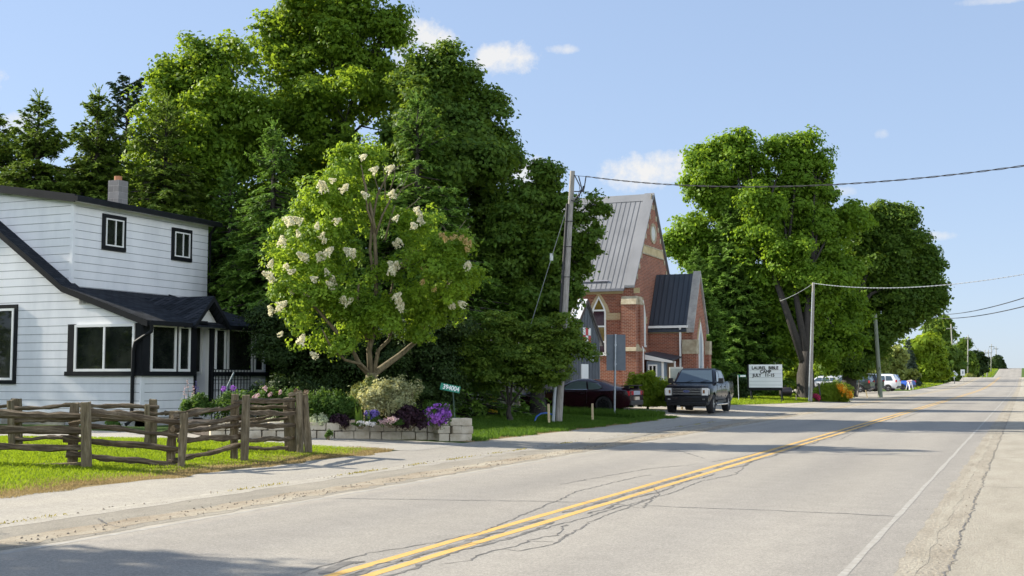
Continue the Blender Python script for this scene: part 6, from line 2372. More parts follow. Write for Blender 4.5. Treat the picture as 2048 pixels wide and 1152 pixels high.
# charcoal barrel grill by the sign
D6 = 83
kb = ground_at(1571, D6)
kt = thing('barrel_grill', 'dark barrel shaped grill on legs beside the letter board', 'grill', kb)
kc = np.array([kb[0], kb[1], float(P(1571, 783, D6)[2])])
mb = MB()
mb.lathe([(1e-3, -.42), (.24, -.40), (.30, -.3), (.30, .3), (.24, .40), (1e-3, .42)], (*av[:2], 0), kc, 16)
mb.build('drum', pm('grill_black', (.02, .018, .02), (.05, .03, .03), 4, .45), kt, smooth=True, auto=50)
mb = MB()
for s in (-.3, .3):
    for f in (-.15, .15):
        mb.tube([kc + av * s + FWD * f - [0, 0, .2], np.array([*(kc + av * s * 1.2 + FWD * f * 1.5)[:2], kb[2] - .02])], .022, 5)
mb.build('leg', M_BLACK, kt)
mb = MB()
mb.tube([kc + [0, 0, .29], kc + [0, 0, .45]], .04, 8)
mb.build('chimney', M_BLACK, kt)
# recycling boxes behind the dogwood
for (u, v, D, s, nm, lab, mat) in ((986, 801, 46, (.34, .3, .62), 'storage_bin', 'yellow box glimpsed between the dogwood stems', pm('bin_yellow', (.62, .42, .02), None, 1, .5)),
                                   (952, 796, 46.5, (.55, .35, .3), 'storage_bin', 'white tub glimpsed between the dogwood stems', M_WTRIM)):
    b = ground_at(u, D)
    c = P(u, v, D)
    r = thing(nm, lab, 'bin', b)
    mb = MB()
    h = c[2] + s[2] / 2 - b[2]
    mb.box((b[0], b[1], b[2] + h / 2), (s[0], s[1], h), rz=YAW)
    mb.build('body', mat, r, bevel=.03)
    if nm == 'storage_bin' and 'yellow' in lab:
        mb = MB()
        mb.box((b[0], b[1], b[2] + h + .06), (.5, .4, .07), rz=YAW)
        mb.build('lid', pm('lid_blue', (.02, .06, .30), None, 1, .4), r, bevel=.02)
# traffic signs seen from behind, roadside boxes
DD1 = 205
b = ground_at(1909, DD1)
r = thing('road_sign', 'diamond shaped warning sign seen from its pale back beyond the car park', 'road sign', b)
c = P(1908.5, 749, DD1)
mb = MB()
e1_, e2_ = unit(RGT + np.array([0, 0, 1.0])), unit(-RGT + np.array([0, 0, 1.0]))
mb.box(c, (.95, .03, .95), ax=[e1_, FWD * [1, 1, 0], e2_])
mb.build('panel', pm('alu_back', (.42, .47, .48), (.5, .54, .55), 1, .5), r)
mb = MB()
mb.tube([b - [0, 0, .3], c + FWD * .05], .07, 5)
mb.build('post', M_POLED, r)
DD2 = 215
b = ground_at(1926, DD2)
r = thing('road_sign', 'white upright rectangular sign right of the diamond sign', 'road sign', b)
c = P(1925.5, 745, DD2)
mb = MB()
mb.box(c, (.72, .04, 1.1), ax=AV)
mb.build('panel', pm('alu_back2', (.6, .63, .62), None, 1, .5), r)
mb = MB()
mb.box(c - FWD * .05, (.18, .03, .45), ax=AV)
mb.build('panel_mark', M_SIGNB, r)
mb = MB()
mb.tube([b - [0, 0, .3], c + FWD * .06], .06, 5)
mb.build('post', M_POLED, r)
for (u, v, D, w, h, lab, mat) in ((1960, 745, 330, 1.0, 1.4, 'pale roadside cabinet beyond the hedge end', pm('cab_pale', (.5, .48, .42), None, 1, .7)), (1973, 742, 370, .9, .9, 'dark mailbox on a post at the foot of the grassy bank', M_BLACK)):
    b = ground_at(u, D)
    r = thing('roadside_box', lab, 'box', b)
    c = P(u, v, D)
    mb = MB()
    mb.box(c, (w, .6, h), rz=YAW)
    mb.build('box', mat, r, bevel=.05)
    mb = MB()
    mb.tube([b - [0, 0, .2], c], .09, 5)
    mb.build('post', M_POLED, r)
# ------------------------------------------------------------------ vehicles (local axes: x forward, y left, z up)
def paint(name, col, flake=None, rough=.25, coat=.45):
    if name in MATS:
        return MATS[name]
    m, nt, out = node_mat(name)
    principled(nt, out, col if flake is None else ramp(nt, noise(nt, 2.0, 2), [(.3, col), (.7, flake)]), rough, .0, .35 * coat / .45, coat=coat)
    MATS[name] = m
    return m


M_TYRE = pm('tyre_rubber', (.012, .012, .013), (.022, .022, .023), 8, .85)
M_RIM = pm('alloy_rim', (.45, .46, .48), None, 1, .3, .8)
M_RIMD = pm('dark_rim', (.02, .02, .022), None, 1, .35, .5)
M_WELL = pm('wheel_well', (.006, .006, .007), None, 1, .9)
M_CGLASS = glass_mat('car_glass', (.050, .072, .092), .04, .9)
M_CHROME = pm('chrome', (.62, .63, .65), None, 1, .12, 1.0)
M_LAMP = pm('clear_lamp', (.62, .63, .62), (.75, .75, .72), 14, .12)
M_AMBERL = pm('amber_lamp', (.55, .20, .03), None, 1, .2)
M_REDL = pm('red_lamp', (.42, .015, .025), (.55, .03, .04), 8, .15)
M_BLKP = pm('black_plastic', (.012, .012, .013), None, 1, .5)


def ring(half):
    """closed ring from half outline [(y,z)...] bottom centre -> top centre"""
    r = [(-y, z) for y, z in half[1:-1]][::-1]
    return list(half) + r


def loft(stations, wells=(), well_r=.4, well_w=.36, cap=True):
    """body from (x, half outline); wells: (x, y, z) wheel centres cut out"""
    mb = MB()
    n = None
    rings = []
    for x, half in stations:
        rg_ = ring(half)
        n = len(rg_)
        rings.append([(x, y, z) for y, z in rg_])
    vs = [p for r in rings for p in r]
    fs = []
    for i in range(len(rings) - 1):
        for k in range(n):
            k2 = (k + 1) % n
            fs.append((i * n + k, i * n + k2, (i + 1) * n + k2, (i + 1) * n + k))
    fs.append(tuple(range(n))[::-1])
    fs.append(tuple((len(rings) - 1) * n + k for k in range(n)))
    mb.add(vs, fs)
    return mb


def cut_wells(o, wells, r, w):
    mb = MB()
    for (x, y, z) in wells:
        s = 1 if y > 0 else -1
        mb.lathe([(1e-3, -.02), (r, -.02), (r, w), (1e-3, w)], (0, s, 0), (x, y - s * (w - .12), z), 28)
    c = mb.build('cutter', M_WELL)
    md = o.modifiers.new('b', 'BOOLEAN')
    md.operation = 'DIFFERENCE'
    md.solver = 'EXACT'
    md.object = c
    c.location = o.matrix_world.translation * 0
    # evaluate in the local frame of the body
    par, loc = o.parent, o.location.copy()
    o.parent = None
    bpy.context.view_layer.update()
    me = bpy.data.meshes.new_from_object(o.evaluated_get(bpy.context.evaluated_depsgraph_get()))
    o.modifiers.clear()
    o.data = me
    o.parent = par
    me.set_sharp_from_angle(angle=rad(32))
    bpy.data.objects.remove(c)


def wheel(parent, x, y, z, r, w, rim, spokes=6, hub=.62):
    s = 1 if y > 0 else -1
    mb = MB()
    mb.lathe([(r * hub, -w / 2), (r * .93, -w / 2), (r, -w / 2 + .04), (r, w / 2 - .04), (r * .93, w / 2), (r * hub, w / 2), (r * hub, -w / 2)], (0, s, 0), (0, 0, 0), 28)
    t = mb.build('wheel', M_TYRE, parent, smooth=True, world=False, auto=35)
    t.location = (x, y - s * w / 2, z)
    mb = MB()
    mb.lathe([(r * hub, -.02), (r * hub, w / 2 - .005), (r * hub * .93, w / 2 - .005), (r * hub * .86, w / 2 - .05), (r * hub * .86, w / 2 - .08), (1e-3, w / 2 - .08)], (0, s, 0), (0, 0, 0), 28, 1)
    for k in range(spokes):
        a = 2 * math.pi * k / spokes
        c = np.array((math.cos(a), 0, math.sin(a)))
        q = np.array((-math.sin(a), 0, math.cos(a)))
        o0 = np.array((0, s * (w / 2 - .055), 0))
        p = [c * r * .08 + q * r * .10, c * r * .08 - q * r * .10, c * r * hub * .93 - q * r * .07, c * r * hub * .93 + q * r * .07]
        mb.prism([v + o0 for v in p], (0, s * .035, 0), 0)
    mb.disc((0, s * (w / 2 - .04), 0), (0, 1, 0), r * .14, .05, 12, 0)
    mb.build('rim', [rim, M_RIMD], t, smooth=True, world=False, auto=30)
    return t


def quad(mb, pts, t=.006, mi=0):
    """thin panel with thickness outwards"""
    p = [np.array(q, float) for q in pts]
    n = unit(np.cross(p[1] - p[0], p[2] - p[0]))
    mb.prism([q + n * .001 for q in p], n * t, mi)


def vpart(root, name, mb, mat, **kw):
    return mb.build(name, mat, root, world=False, **kw)


# --- dark pickup truck
DT = 53.2
tb = ground_at(1392, DT)
tb = tb + np.array([0, 0, .022])
M_TRUCK = paint('truck_paint', (.005, .006, .009), (.008, .009, .013), .2, .22)
truck = thing('pickup_truck', 'dark crew cab pickup truck parked facing the camera on the gravel lot', 'pickup truck', tb, rad(-87.0))
H = lambda zb, wb, wm, zm, ws, zs, wt, zt_: [(0, zb), (wb, zb), (wm, zm), (ws, zs), (wt, zt_), (0, zt_ + .015)]
X0 = 1.0


def tr(x):
    return x + 0.0


st = [(2.02, H(.62, .84, .90, .72, .88, .98, .80, 1.10)), (1.98, H(.42, .88, .96, .72, .95, 1.02, .86, 1.17)), (1.86, H(.38, .90, .995, .75, .985, 1.06, .90, 1.20)), (.9, H(.36, .90, 1.01, .78, 1.0, 1.12, .93, 1.27)), (.35, H(.36, .90, 1.01, .78, 1.0, 1.18, .94, 1.31)),
      (-2.0, H(.36, .90, 1.01, .78, 1.0, 1.22, .95, 1.34)), (-2.05, H(.40, .90, 1.01, .78, 1.0, 1.24, .96, 1.36)), (-3.80, H(.46, .90, 1.01, .80, 1.0, 1.26, .96, 1.38)), (-3.87, H(.52, .86, .98, .82, .97, 1.24, .93, 1.35))]
# the nose stands at x = 2.02, so the wheelbase runs from 1.08 to -2.60
body = vpart(truck, 'body', loft(st), M_TRUCK, smooth=True, auto=32)
WR = .415
wells = [(1.08, .98, WR), (1.08, -.98, WR), (-2.60, .98, WR), (-2.60, -.98, WR)]
cut_wells(body, wells, .50, .42)
for (x, y, z) in wells:
    wheel(truck, x, y + (.02 if y > 0 else -.02), z, WR, .29, M_RIM, 6, .62)
cab = [(.42, H(1.20, .90, .93, 1.24, .93, 1.27, .90, 1.30)), (-.25, H(1.20, .92, .93, 1.25, .81, 1.80, .70, 1.89)), (-.55, H(1.20, .92, .93, 1.25, .80, 1.86, .70, 1.945)), (-1.2, H(1.2, .92, .93, 1.25, .80, 1.87, .70, 1.955)), (-1.72, H(1.2, .92, .93, 1.25, .80, 1.84, .71, 1.92)), (-1.95, H(1.2, .92, .93, 1.25, .87, 1.60, .80, 1.66)), (-2.0, H(1.2, .92, .93, 1.25, .92, 1.30, .88, 1.36))]
vpart(truck, 'cab', loft(cab), M_TRUCK, smooth=True, auto=32)
mb = MB()
quad(mb, [(.40, -.80, 1.325), (.40, .80, 1.325), (-.20, .665, 1.85), (-.20, -.665, 1.85)], .02)
ws = vpart(truck, 'windshield', mb, M_CGLASS)
mb = MB()
for y in (-.35, .3):
    mb.tube([(.44, y, 1.335), (.33, y + .30, 1.42)], .012, 4)
vpart(ws, 'wiper', mb, M_BLKP)
for s in (-1, 1):
    mb = MB()
    A = [(.12, .935, 1.33), (-.22, .845, 1.77), (-.66, .828, 1.83), (-.66, .925, 1.33)]
    B = [(-.76, .925, 1.33), (-.76, .828, 1.835), (-1.52, .832, 1.80), (-1.66, .925, 1.33)]
    for q in (A, B):
        p = [(x, s * (y + .004), z) for x, y, z in q]
        quad(mb, p if s > 0 else p[::-1], .006)
    o_ = vpart(truck, 'side_window', mb, M_CGLASS)
    mb = MB()
    mb.box((.10, s * 1.12, 1.40), (.13, .22, .24))
    mb.tube([(.08, s * .93, 1.32), (.1, s * 1.04, 1.36)], .03, 6)
    vpart(truck, 'mirror', mb, M_BLKP, bevel=.03)
    mb = MB()
    for x in (.33, -.71, -1.72):
        mb.box((x, s * 1.0035, .96), (.014, .012, .55))
    mb.box((-.7, s * 1.0, .50), (2.05, .03, .10))
    for x in (-.52, -1.52):
        mb.box((x, s * 1.012, 1.13), (.20, .03, .04))
    vpart(truck, 'door_trim', mb, M_BLKP)
    mb = MB()
    mb.bb(-2.1, .55, s * .86, s * 1.04, .33, .39)
    vpart(truck, 'running_board', mb, M_CHROME, bevel=.015)
# grille and lamps
mb = MB()
quad(mb, [(2.025, -.62, .80), (2.025, .62, .80), (2.022, .62, 1.10), (2.022, -.62, 1.10)], .02)
gr = vpart(truck, 'grille', mb, M_BLKP)
mb = MB()
for z in (.845, .955, 1.055):
    mb.bb(2.046, 2.075, -.62, .62, z - .016, z + .016)
for y in (-.625, .625):
    mb.bb(2.046, 2.07, y - .02, y + .02, .80, 1.10)
vpart(gr, 'grille_bar', mb, pm('dark_chrome', (.36, .37, .39), None, 1, .25, .9))
mb = MB()
N = 20
for k, (ry, rz_, mi, xo) in enumerate(((.155, .062, 0, 2.078), (.138, .050, 1, 2.086))):
    p = [(xo, ry * math.cos(2 * math.pi * i / N), .955 + rz_ * math.sin(2 * math.pi * i / N)) for i in range(N)]
    mb.prism(p, (.012, 0, 0), mi)
bdg = vpart(gr, 'badge', mb, [M_CHROME, pm('badge_blue', (.01, .03, .16), None, 1, .3)])
tx = text_obj('lettering', 'Ford', .085, (0, 0, 0), (1, 0, 0), (0, 1, 0), M_CHROME, None, .002, shear=.35)
tx.parent = bdg
tx.location = (2.1, 0, .955)
tx.rotation_euler = (math.pi / 2, 0, math.pi / 2)
for s in (-1, 1):
    mb = MB()
    for (y0, y1, z0, z1, x) in ((.655, .92, 1.01, 1.095, 2.0), (.655, .92, .785, .865, 2.0), (.78, .92, .865, 1.01, 1.995), (.655, .69, .865, 1.01, 2.01)):
        mb.bb(x - .06, x + .045, s * y0, s * y1, z0, z1)
    mb.bb(1.86, 1.99, s * .89, s * .965, .82, 1.06)
    hl = vpart(truck, 'headlight', mb, M_LAMP)
    mb = MB()
    mb.bb(1.95, 2.03, s * .692, s * .778, .867, 1.008)
    vpart(hl, 'indicator', mb, pm('lamp_brown', (.16, .07, .03), (.25, .12, .05), 12, .2))
    mb = MB()
    mb.bb(2.05, 2.10, s * .70, s * .80, .60, .65)
    vpart(truck, 'fog_light', mb, M_LAMP)
mb = MB()
mb.bb(1.92, 2.10, -.94, .94, .50, .74)
mb.bb(1.8, 2.06, -.88, .88, .36, .499)
vpart(truck, 'bumper', mb, paint('bumper_paint', (.010, .011, .014)), bevel=.03)
mb = MB()
mb.bb(2.101, 2.108, -.32, .25, .55, .66)
vpart(truck, 'air_intake', mb, M_WELL)
mb = MB()
mb.bb(2.109, 2.115, -.60, -.38, .655, .685)
vpart(truck, 'tow_trim', mb, M_CHROME)
mb = MB()
mb.tube([(-.3, .45, 1.93), (-.38, .45, 2.03)], .015, 4)
vpart(truck, 'aerial', mb, M_BLKP)
mb = MB()
mb.bb(-3.3, .9, -.55, .55, .28, .42)
mb.bb(1.0, 1.2, -.25, .05, .2, .4)
vpart(truck, 'chassis', mb, M_BLKP)

# --- burgundy coupe
DM = 48.6
mbp = ground_at(1160, DM)
M_COUPE = paint('coupe_paint', (.013, .003, .006), (.024, .005, .009))
coupe = thing('coupe_car', 'burgundy fastback coupe with a rear spoiler, parked on the lot behind the utility pole', 'car', mbp, rad(180.0))
K = lambda zb, wb, wm, zm, ws, zs, wt, zt_: [(0, zb), (wb, zb), (wm, zm), (ws, zs), (wt, zt_), (0, zt_ + .02)]
st = [(2.38, K(.30, .60, .72, .45, .70, .60, .62, .66)), (2.28, K(.22, .74, .84, .45, .82, .66, .74, .76)), (2.0, K(.19, .80, .92, .48, .90, .74, .80, .84)), (1.3, K(.17, .84, .95, .50, .94, .80, .82, .92)), (.75, K(.17, .84, .95, .50, .94, .86, .84, .955)),
      (0, K(.17, .84, .94, .50, .925, .86, .86, .93)), (-.8, K(.17, .84, .95, .52, .94, .88, .88, .955)), (-1.4, K(.18, .84, .965, .54, .955, .90, .86, 1.0)), (-2.0, K(.22, .82, .955, .56, .93, .92, .80, 1.02)), (-2.3, K(.30, .78, .93, .58, .90, .90, .76, .98)), (-2.38, K(.38, .72, .88, .60, .86, .86, .72, .93))]
cb_ = vpart(coupe, 'body', loft(st), M_COUPE, smooth=True, auto=32)
WR = .345
wells = [(1.42, .90, WR), (1.42, -.90, WR), (-1.30, .90, WR), (-1.30, -.90, WR)]
cut_wells(cb_, wells, .40, .36)
for (x, y, z) in wells:
    wheel(coupe, x, y + (.035 if y > 0 else -.035), z, WR, .26, M_RIMD, 10, .74)
gh = [(.80, K(.86, .80, .83, .90, .82, .92, .76, .935)), (.20, K(.86, .84, .84, .90, .66, 1.22, .54, 1.285)), (-.15, K(.86, .84, .85, .90, .64, 1.30, .52, 1.365)), (-.6, K(.86, .84, .86, .90, .64, 1.29, .52, 1.36)), (-1.15, K(.88, .84, .88, .92, .66, 1.18, .54, 1.235)), (-1.75, K(.90, .84, .88, .96, .72, 1.02, .66, 1.06)), (-1.95, K(.92, .8, .86, .98, .78, 1.0, .72, 1.02))]
vpart(coupe, 'greenhouse', loft(gh), M_COUPE, smooth=True, auto=40)
mb = MB()
quad(mb, [(.74, -.66, .965), (.74, .66, .965), (.24, .52, 1.275), (.24, -.52, 1.275)], .012)
vpart(coupe, 'windshield', mb, M_CGLASS)
mb = MB()
quad(mb, [(-1.70, .62, 1.07), (-1.70, -.62, 1.07), (-.72, -.49, 1.345), (-.72, .49, 1.345)], .012)
vpart(coupe, 'rear_window', mb, M_CGLASS)
for s in (-1, 1):
    mb = MB()
    for q in ([(.52, .815, .955), (.14, .705, 1.20), (-.12, .665, 1.275), (-.50, .665, 1.275), (-.58, .845, .945)], [(-.66, .845, .945), (-.58, .675, 1.26), (-.95, .70, 1.20), (-1.22, .805, 1.04), (-1.12, .85, .97)]):
        p = [(x, s * (y + .010), z) for x, y, z in q]
        quad(mb, p if s > 0 else p[::-1], .006)
    vpart(coupe, 'side_window', mb, glass_mat('car_glass_lit', (.10, .135, .125), .04, .8))
    mb = MB()
    mb.tube([(-.62, s * .862, .952), (-.10, s * .862, .945), (.50, s * .835, .958)], .010, 4)
    mb.tube([(-1.12, s * .868, .975), (-1.24, s * .815, 1.05), (-1.0, s * .725, 1.20)], .010, 4)
    vpart(coupe, 'window_trim', mb, M_CHROME)
    mb = MB()
    mb.box((.38, s * .98, .98), (.12, .20, .12))
    vpart(coupe, 'mirror', mb, M_COUPE, bevel=.03)
    mb = MB()
    mb.box((.62, s * .953, .62), (.012, .008, .55))
    mb.box((-.62, s * .947, .66), (.012, .008, .50))
    mb.box((-.45, s * .945, .80), (.18, .02, .03))
    vpart(coupe, 'door_trim', mb, M_BLKP)
    mb = MB()
    for k in range(3):
        y = .50 + .125 * k
        mb.bb(-2.41 + .02 * k, -2.34 + .05 * k, s * (y - .04), s * (y + .04), .74, .90)
    mb.bb(-2.38, -2.26, s * .80, s * .905, .72, .90)
    vpart(coupe, 'tail_light', mb, M_REDL)
    mb = MB()
    mb.bb(2.20, 2.34, s * .58, s * .80, .60, .70)
    vpart(coupe, 'headlight', mb, M_LAMP)
    mb = MB()
    mb.tube([(-2.25, s * .55, .30), (-2.42, s * .55, .30)], .05, 8)
    vpart(coupe, 'exhaust', mb, M_CHROME)
mb = MB()
mb.prism([(-2.0, -.78, 1.07), (-2.36, -.80, 1.10), (-2.40, -.80, 1.135), (-2.34, -.80, 1.13), (-2.0, -.78, 1.10)], (0, 1.58, 0))
for s in (-.62, .62):
    mb.bb(-2.28, -2.08, s - .03, s + .03, .98, 1.09)
vpart(coupe, 'spoiler', mb, M_BLKP)
mb = MB()
mb.bb(-2.42, -2.30, -.80, .80, .34, .52)
vpart(coupe, 'bumper', mb, M_BLKP, bevel=.03)
mb = MB()
mb.bb(-2.425, -2.36, -.26, .26, .54, .67)
vpart(coupe, 'licence_plate', mb, pm('plate_tan', (.55, .45, .34), (.62, .52, .40), 5, .5))
mb = MB()
mb.bb(-2.40, -2.37, -.44, .44, .74, .90)
vpart(coupe, 'tail_panel', mb, pm('tail_grey', (.35, .37, .42), None, 1, .3))


# --- small cars in the far park
def far_car(name, label, cat, u, D, heading, L, Hh, body_mat, kind, glass=None, rim=M_RIM):
    b = ground_at(u, D) + np.array([0, 0, .02])
    root = thing(name, label, cat, b, heading)
    w = .93
    h = L / 2
    bz = Hh * .58
    st = [(h, K(.40, .6, .70, .5, .70, .72, .62, .80)), (h - .12, K(.28, .74, .84, .5, .84, .80, .74, .92)), (h - 1.1, K(.24, .80, w, .52, w * .99, .90, .80, bz)), (h - 1.3, K(.24, .80, w, .52, w * .99, bz - .08, .86, bz + .02)),
          (-h + .9, K(.24, .80, w, .52, w * .99, bz - .04, .88, bz + .06)), (-h + .12, K(.30, .76, w * .97, .54, w * .96, bz, .84, bz + .06)), (-h, K(.42, .7, .84, .56, .85, bz - .06, .76, bz))]
    o_ = vpart(root, 'body', loft(st), body_mat, smooth=True, auto=32)
    wr = .34
    wl2 = [(h - .88, w - .03, wr), (h - .88, -w + .03, wr), (-h + .95, w - .03, wr), (-h + .95, -w + .03, wr)]
    cut_wells(o_, wl2, .40, .34)
    for (x, y, z) in wl2:
        wheel(root, x, y + (.03 if y > 0 else -.03), z, wr, .22, rim, 7, .66)
    if kind == 'suv':
        g_ = [(h - 1.15, K(bz - .1, .8, .84, bz - .04, .82, bz, .78, bz + .02)), (h - 1.95, K(bz - .1, .8, .86, bz, .70, Hh - .10, .60, Hh - .02)), (-h + 1.0, K(bz - .1, .8, .88, bz, .70, Hh - .10, .60, Hh)), (-h + .45, K(bz - .1, .8, .88, bz, .70, Hh - .14, .60, Hh - .04)), (-h + .06, K(bz - .1, .8, .86, bz, .80, bz + .06, .76, bz + .08))]
        win = [[(h - 1.45, .86, bz + .05), (h - 1.98, .735, Hh - .16), (h - 2.45, .735, Hh - .16), (h - 2.45, .87, bz + .05)], [(h - 2.55, .87, bz + .05), (h - 2.55, .735, Hh - .16), (-h + 1.35, .735, Hh - .16), (-h + 1.25, .88, bz + .06)], [(-h + 1.15, .88, bz + .07), (-h + 1.22, .735, Hh - .16), (-h + .66, .735, Hh - .19), (-h + .46, .86, bz + .1)]]
        rear = [(-h + .10, .66, bz + .12), (-h + .10, -.66, bz + .12), (-h + .42, -.58, Hh - .10), (-h + .42, .58, Hh - .10)]
        ws_ = [(h - 1.22, -.70, bz + .05), (h - 1.22, .70, bz + .05), (h - 1.93, .60, Hh - .08), (h - 1.93, -.60, Hh - .08)]
    else:
        g_ = [(h - 1.45, K(bz - .1, .8, .84, bz - .04, .82, bz, .78, bz + .02)), (h - 2.1, K(bz - .1, .8, .86, bz, .72, Hh - .10, .62, Hh - .02)), (h - 3.3, K(bz - .1, .8, .88, bz, .72, Hh - .1, .62, Hh)), (h - 3.55, K(bz - .1, .8, .88, bz, .84, bz + .06, .8, bz + .08))]
        win = [[(h - 1.75, .87, bz + .05), (h - 2.12, .745, Hh - .16), (h - 3.2, .745, Hh - .16), (h - 3.35, .87, bz + .06)]]
        rear = [(h - 3.52, .66, bz + .12), (h - 3.52, -.66, bz + .12), (h - 3.34, -.58, Hh - .10), (h - 3.34, .58, Hh - .10)]
        ws_ = [(h - 1.52, -.70, bz + .05), (h - 1.52, .70, bz + .05), (h - 2.08, .60, Hh - .08), (h - 2.08, -.60, Hh - .08)]
    vpart(root, 'greenhouse', loft(g_), body_mat, smooth=True, auto=35)
    for s in (-1, 1):
        mb = MB()
        for q in win:
            p = [(x, s * (y + .012), z) for x, y, z in q]
            quad(mb, p if s > 0 else p[::-1], .006)
        vpart(root, 'side_window', mb, M_CGLASS)
        mb = MB()
        mb.bb(-h - .02, -h + .22, s * .74, s * .90, bz - .15, bz + .08) if kind != 'suv' else mb.bb(-h + .01, -h + .16, s * .80, s * .925, bz - .08, bz + .16)
        vpart(root, 'tail_light', mb, M_REDL)
        mb = MB()
        mb.bb(h - .25, h - .02, s * .60, s * .82, .66, .80)
        vpart(root, 'headlight', mb, M_LAMP)
        mb = MB()
        mb.box((h - 1.5, s * 1.0, bz + .1), (.14, .18, .14))
        vpart(root, 'mirror', mb, body_mat, bevel=.03)
    mb = MB()
    quad(mb, rear, .01)
    vpart(root, 'rear_window', mb, M_CGLASS)
    mb = MB()
    quad(mb, ws_, .01)
    vpart(root, 'windshield', mb, M_CGLASS)
    mb = MB()
    mb.bb(-h - .04, -h + .16, -.82, .82, .36, .58)
    mb.bb(-h + .3, h - .3, -.935, .935, .26, .34)
    vpart(root, 'bumper', mb, M_BLKP, bevel=.02)
    if kind == 'suv':
        mb = MB()
        for s in (-.62, .62):
            mb.tube([(h - 2.2, s, Hh + .03), (-h + .9, s, Hh + .04)], .025, 5)
        vpart(root, 'roof_rail', mb, M_CHROME)
    return root


far_car('suv_car', 'dark green grey compact suv parked beyond the daylilies', 'car', 1697, 116, rad(172), 4.55, 1.68, paint('suv_green', (.030, .040, .034)), 'suv')
far_car('suv_car', 'black suv half hidden behind the greenish pole', 'car', 1718, 122, rad(168), 4.6, 1.75, paint('suv_black', (.008, .009, .012)), 'suv')
far_car('van_car', 'white minivan parked right of the greenish pole', 'car', 1751, 128, rad(172), 4.9, 1.80, paint('van_white', (.72, .73, .75)), 'suv')
far_car('pickup_truck', 'bright blue pickup truck parked at the right end of the row', 'pickup truck', 1781, 140, rad(165), 5.3, 1.75, paint('truck_blue', (.012, .075, .42)), 'pickup', rim=M_RIMD)
far_car('sedan_car', 'silver car glimpsed in shade behind the trunk of the big maple', 'car', 1645, 135, rad(170), 4.6, 1.5, paint('car_silver', (.45, .46, .48)), 'suv')
far_car('sedan_car', 'pale grey car glimpsed left of the two trunk tree', 'car', 1662, 148, rad(172), 4.6, 1.55, paint('car_grey', (.32, .33, .35)), 'suv')
# white a-frame barricade near the blue pickup
b = ground_at(1817, 118)
r = thing('sawhorse_board', 'white folding sawhorse barricade beside the blue pickup', 'barricade', b)
mb = MB()
for s in (-1, 1):
    mb.tube([P(1822, 760, 118), P(1822 + 4 * s, 779, 118 - s * .5)], .045, 4)
    mb.tube([P(1816, 762, 118), P(1816 + 4 * s, 779, 118 - s * .5)], .045, 4)
mb.build('leg', M_WTRIM, r)
mb = MB()
mb.tube([P(1814, 763, 118), P(1824, 761, 118)], .09, 4)
mb.build('board', pm('board_red_white', (.65, .3, .28), (.72, .7, .66), 2, .6), r)
# ------------------------------------------------------------------ grass (uncountable: one object per patch)
def grass(name, pts, h, w, lm, seed, lean=.5, kind='stuff'):
    """blades standing at plan points"""
    r = np.random.default_rng(seed)
    N = len(pts)
    z = zt(pts[:, 0], pts[:, 1])
    hh = h * r.uniform(.45, 1.25, N)
    d = np.stack([r.normal(0, lean, N), r.normal(0, lean, N), np.ones(N)], 1)
    d = unit(d)
    c = np.stack([pts[:, 0], pts[:, 1], z], 1) + d * (hh * .45)[:, None]
    n = unit(np.stack([r.normal(0, 1, N), r.normal(0, 1, N), .25 * np.ones(N)], 1))
    from_noise = .5 + .5 * np.sin(pts[:, 0] * 1.3 + np.sin(pts[:, 1] * .9) * 2) * np.cos(pts[:, 1] * 1.1)
    tone = np.clip(.55 * from_noise + .45 * r.uniform(0, 1, N), 0, 1)
    return leaves(name, c, d, n, hh, w / np.maximum(hh, 1e-3), lm, None, tone, fold=.03, kind=kind)


def scatter(n, x0, x1, y0, y1, seed, keep=None):
    r = np.random.default_rng(seed)
    p = np.stack([r.uniform(x0, x1, n), r.uniform(y0, y1, n)], 1)
    return p if keep is None else p[keep(p, r)]


L_GRASS = leaf_mat('grass_blade', (0.10, 0.145, 0.010), (0.20, 0.245, 0.018), .5, (0.38, 0.52, 0.02), .3)
L_GRASSD = leaf_mat('lush_grass_blade', (0.030, 0.070, 0.012), (0.070, 0.135, 0.020), .45, (0.16, 0.26, 0.02), .3)
L_DRY = leaf_mat('dry_grass_blade', (0.22, 0.16, 0.07), (0.40, 0.31, 0.15), .35, (0.45, 0.34, 0.14), .2)
edge = lambda y: -12.62 + .12 * np.sin(y * 2.1) + .08 * np.sin(y * 5.3)
# lawn round the fences
p = scatter(330000, -26, -12.7, 9, 23.2, 1, lambda p, r: (p[:, 0] < edge(p[:, 1]) - .45 * r.uniform(0, 1, len(p)) - .25) & (p[:, 1] < 22.0 + (p[:, 0] + 20) * .16) & (p[:, 0] > -3 - 1.05 * p[:, 1]))
grass('lawn_grass', p, .055, .010, L_GRASS, 2)
p = scatter(90000, -14.2, -12.4, 9, 24, 3, lambda p, r: (p[:, 0] < edge(p[:, 1]) + .05) & (r.uniform(0, 1, len(p)) < np.clip(1.25 - (edge(p[:, 1]) - p[:, 0]) / .95, 0, 1)) & (p[:, 1] < 23.4))
grass('dry_grass', p, .05, .010, L_DRY, 4, .8)
# grass island by the pole
p = scatter(110000, -17.5, -12.4, 26.6, 46.5, 5, lambda p, r: (p[:, 0] < edge(p[:, 1]) - .15 * r.uniform(0, 1, len(p))) & (p[:, 1] < 46.3 + (p[:, 0] + 15) * .5) & (p[:, 1] > 27.3 + (p[:, 0] + 12.6) * -.2))
grass('verge_grass', p, .12, .018, L_GRASSD, 6)
p = scatter(9000, -14.5, -12.3, 27, 44, 7, lambda p, r: (p[:, 0] < edge(p[:, 1]) + .05) & (r.uniform(0, 1, len(p)) < np.clip(1.0 - (edge(p[:, 1]) - p[:, 0]) / .6, 0, 1)))
grass('dry_grass', p, .06, .014, L_DRY, 8, .8)
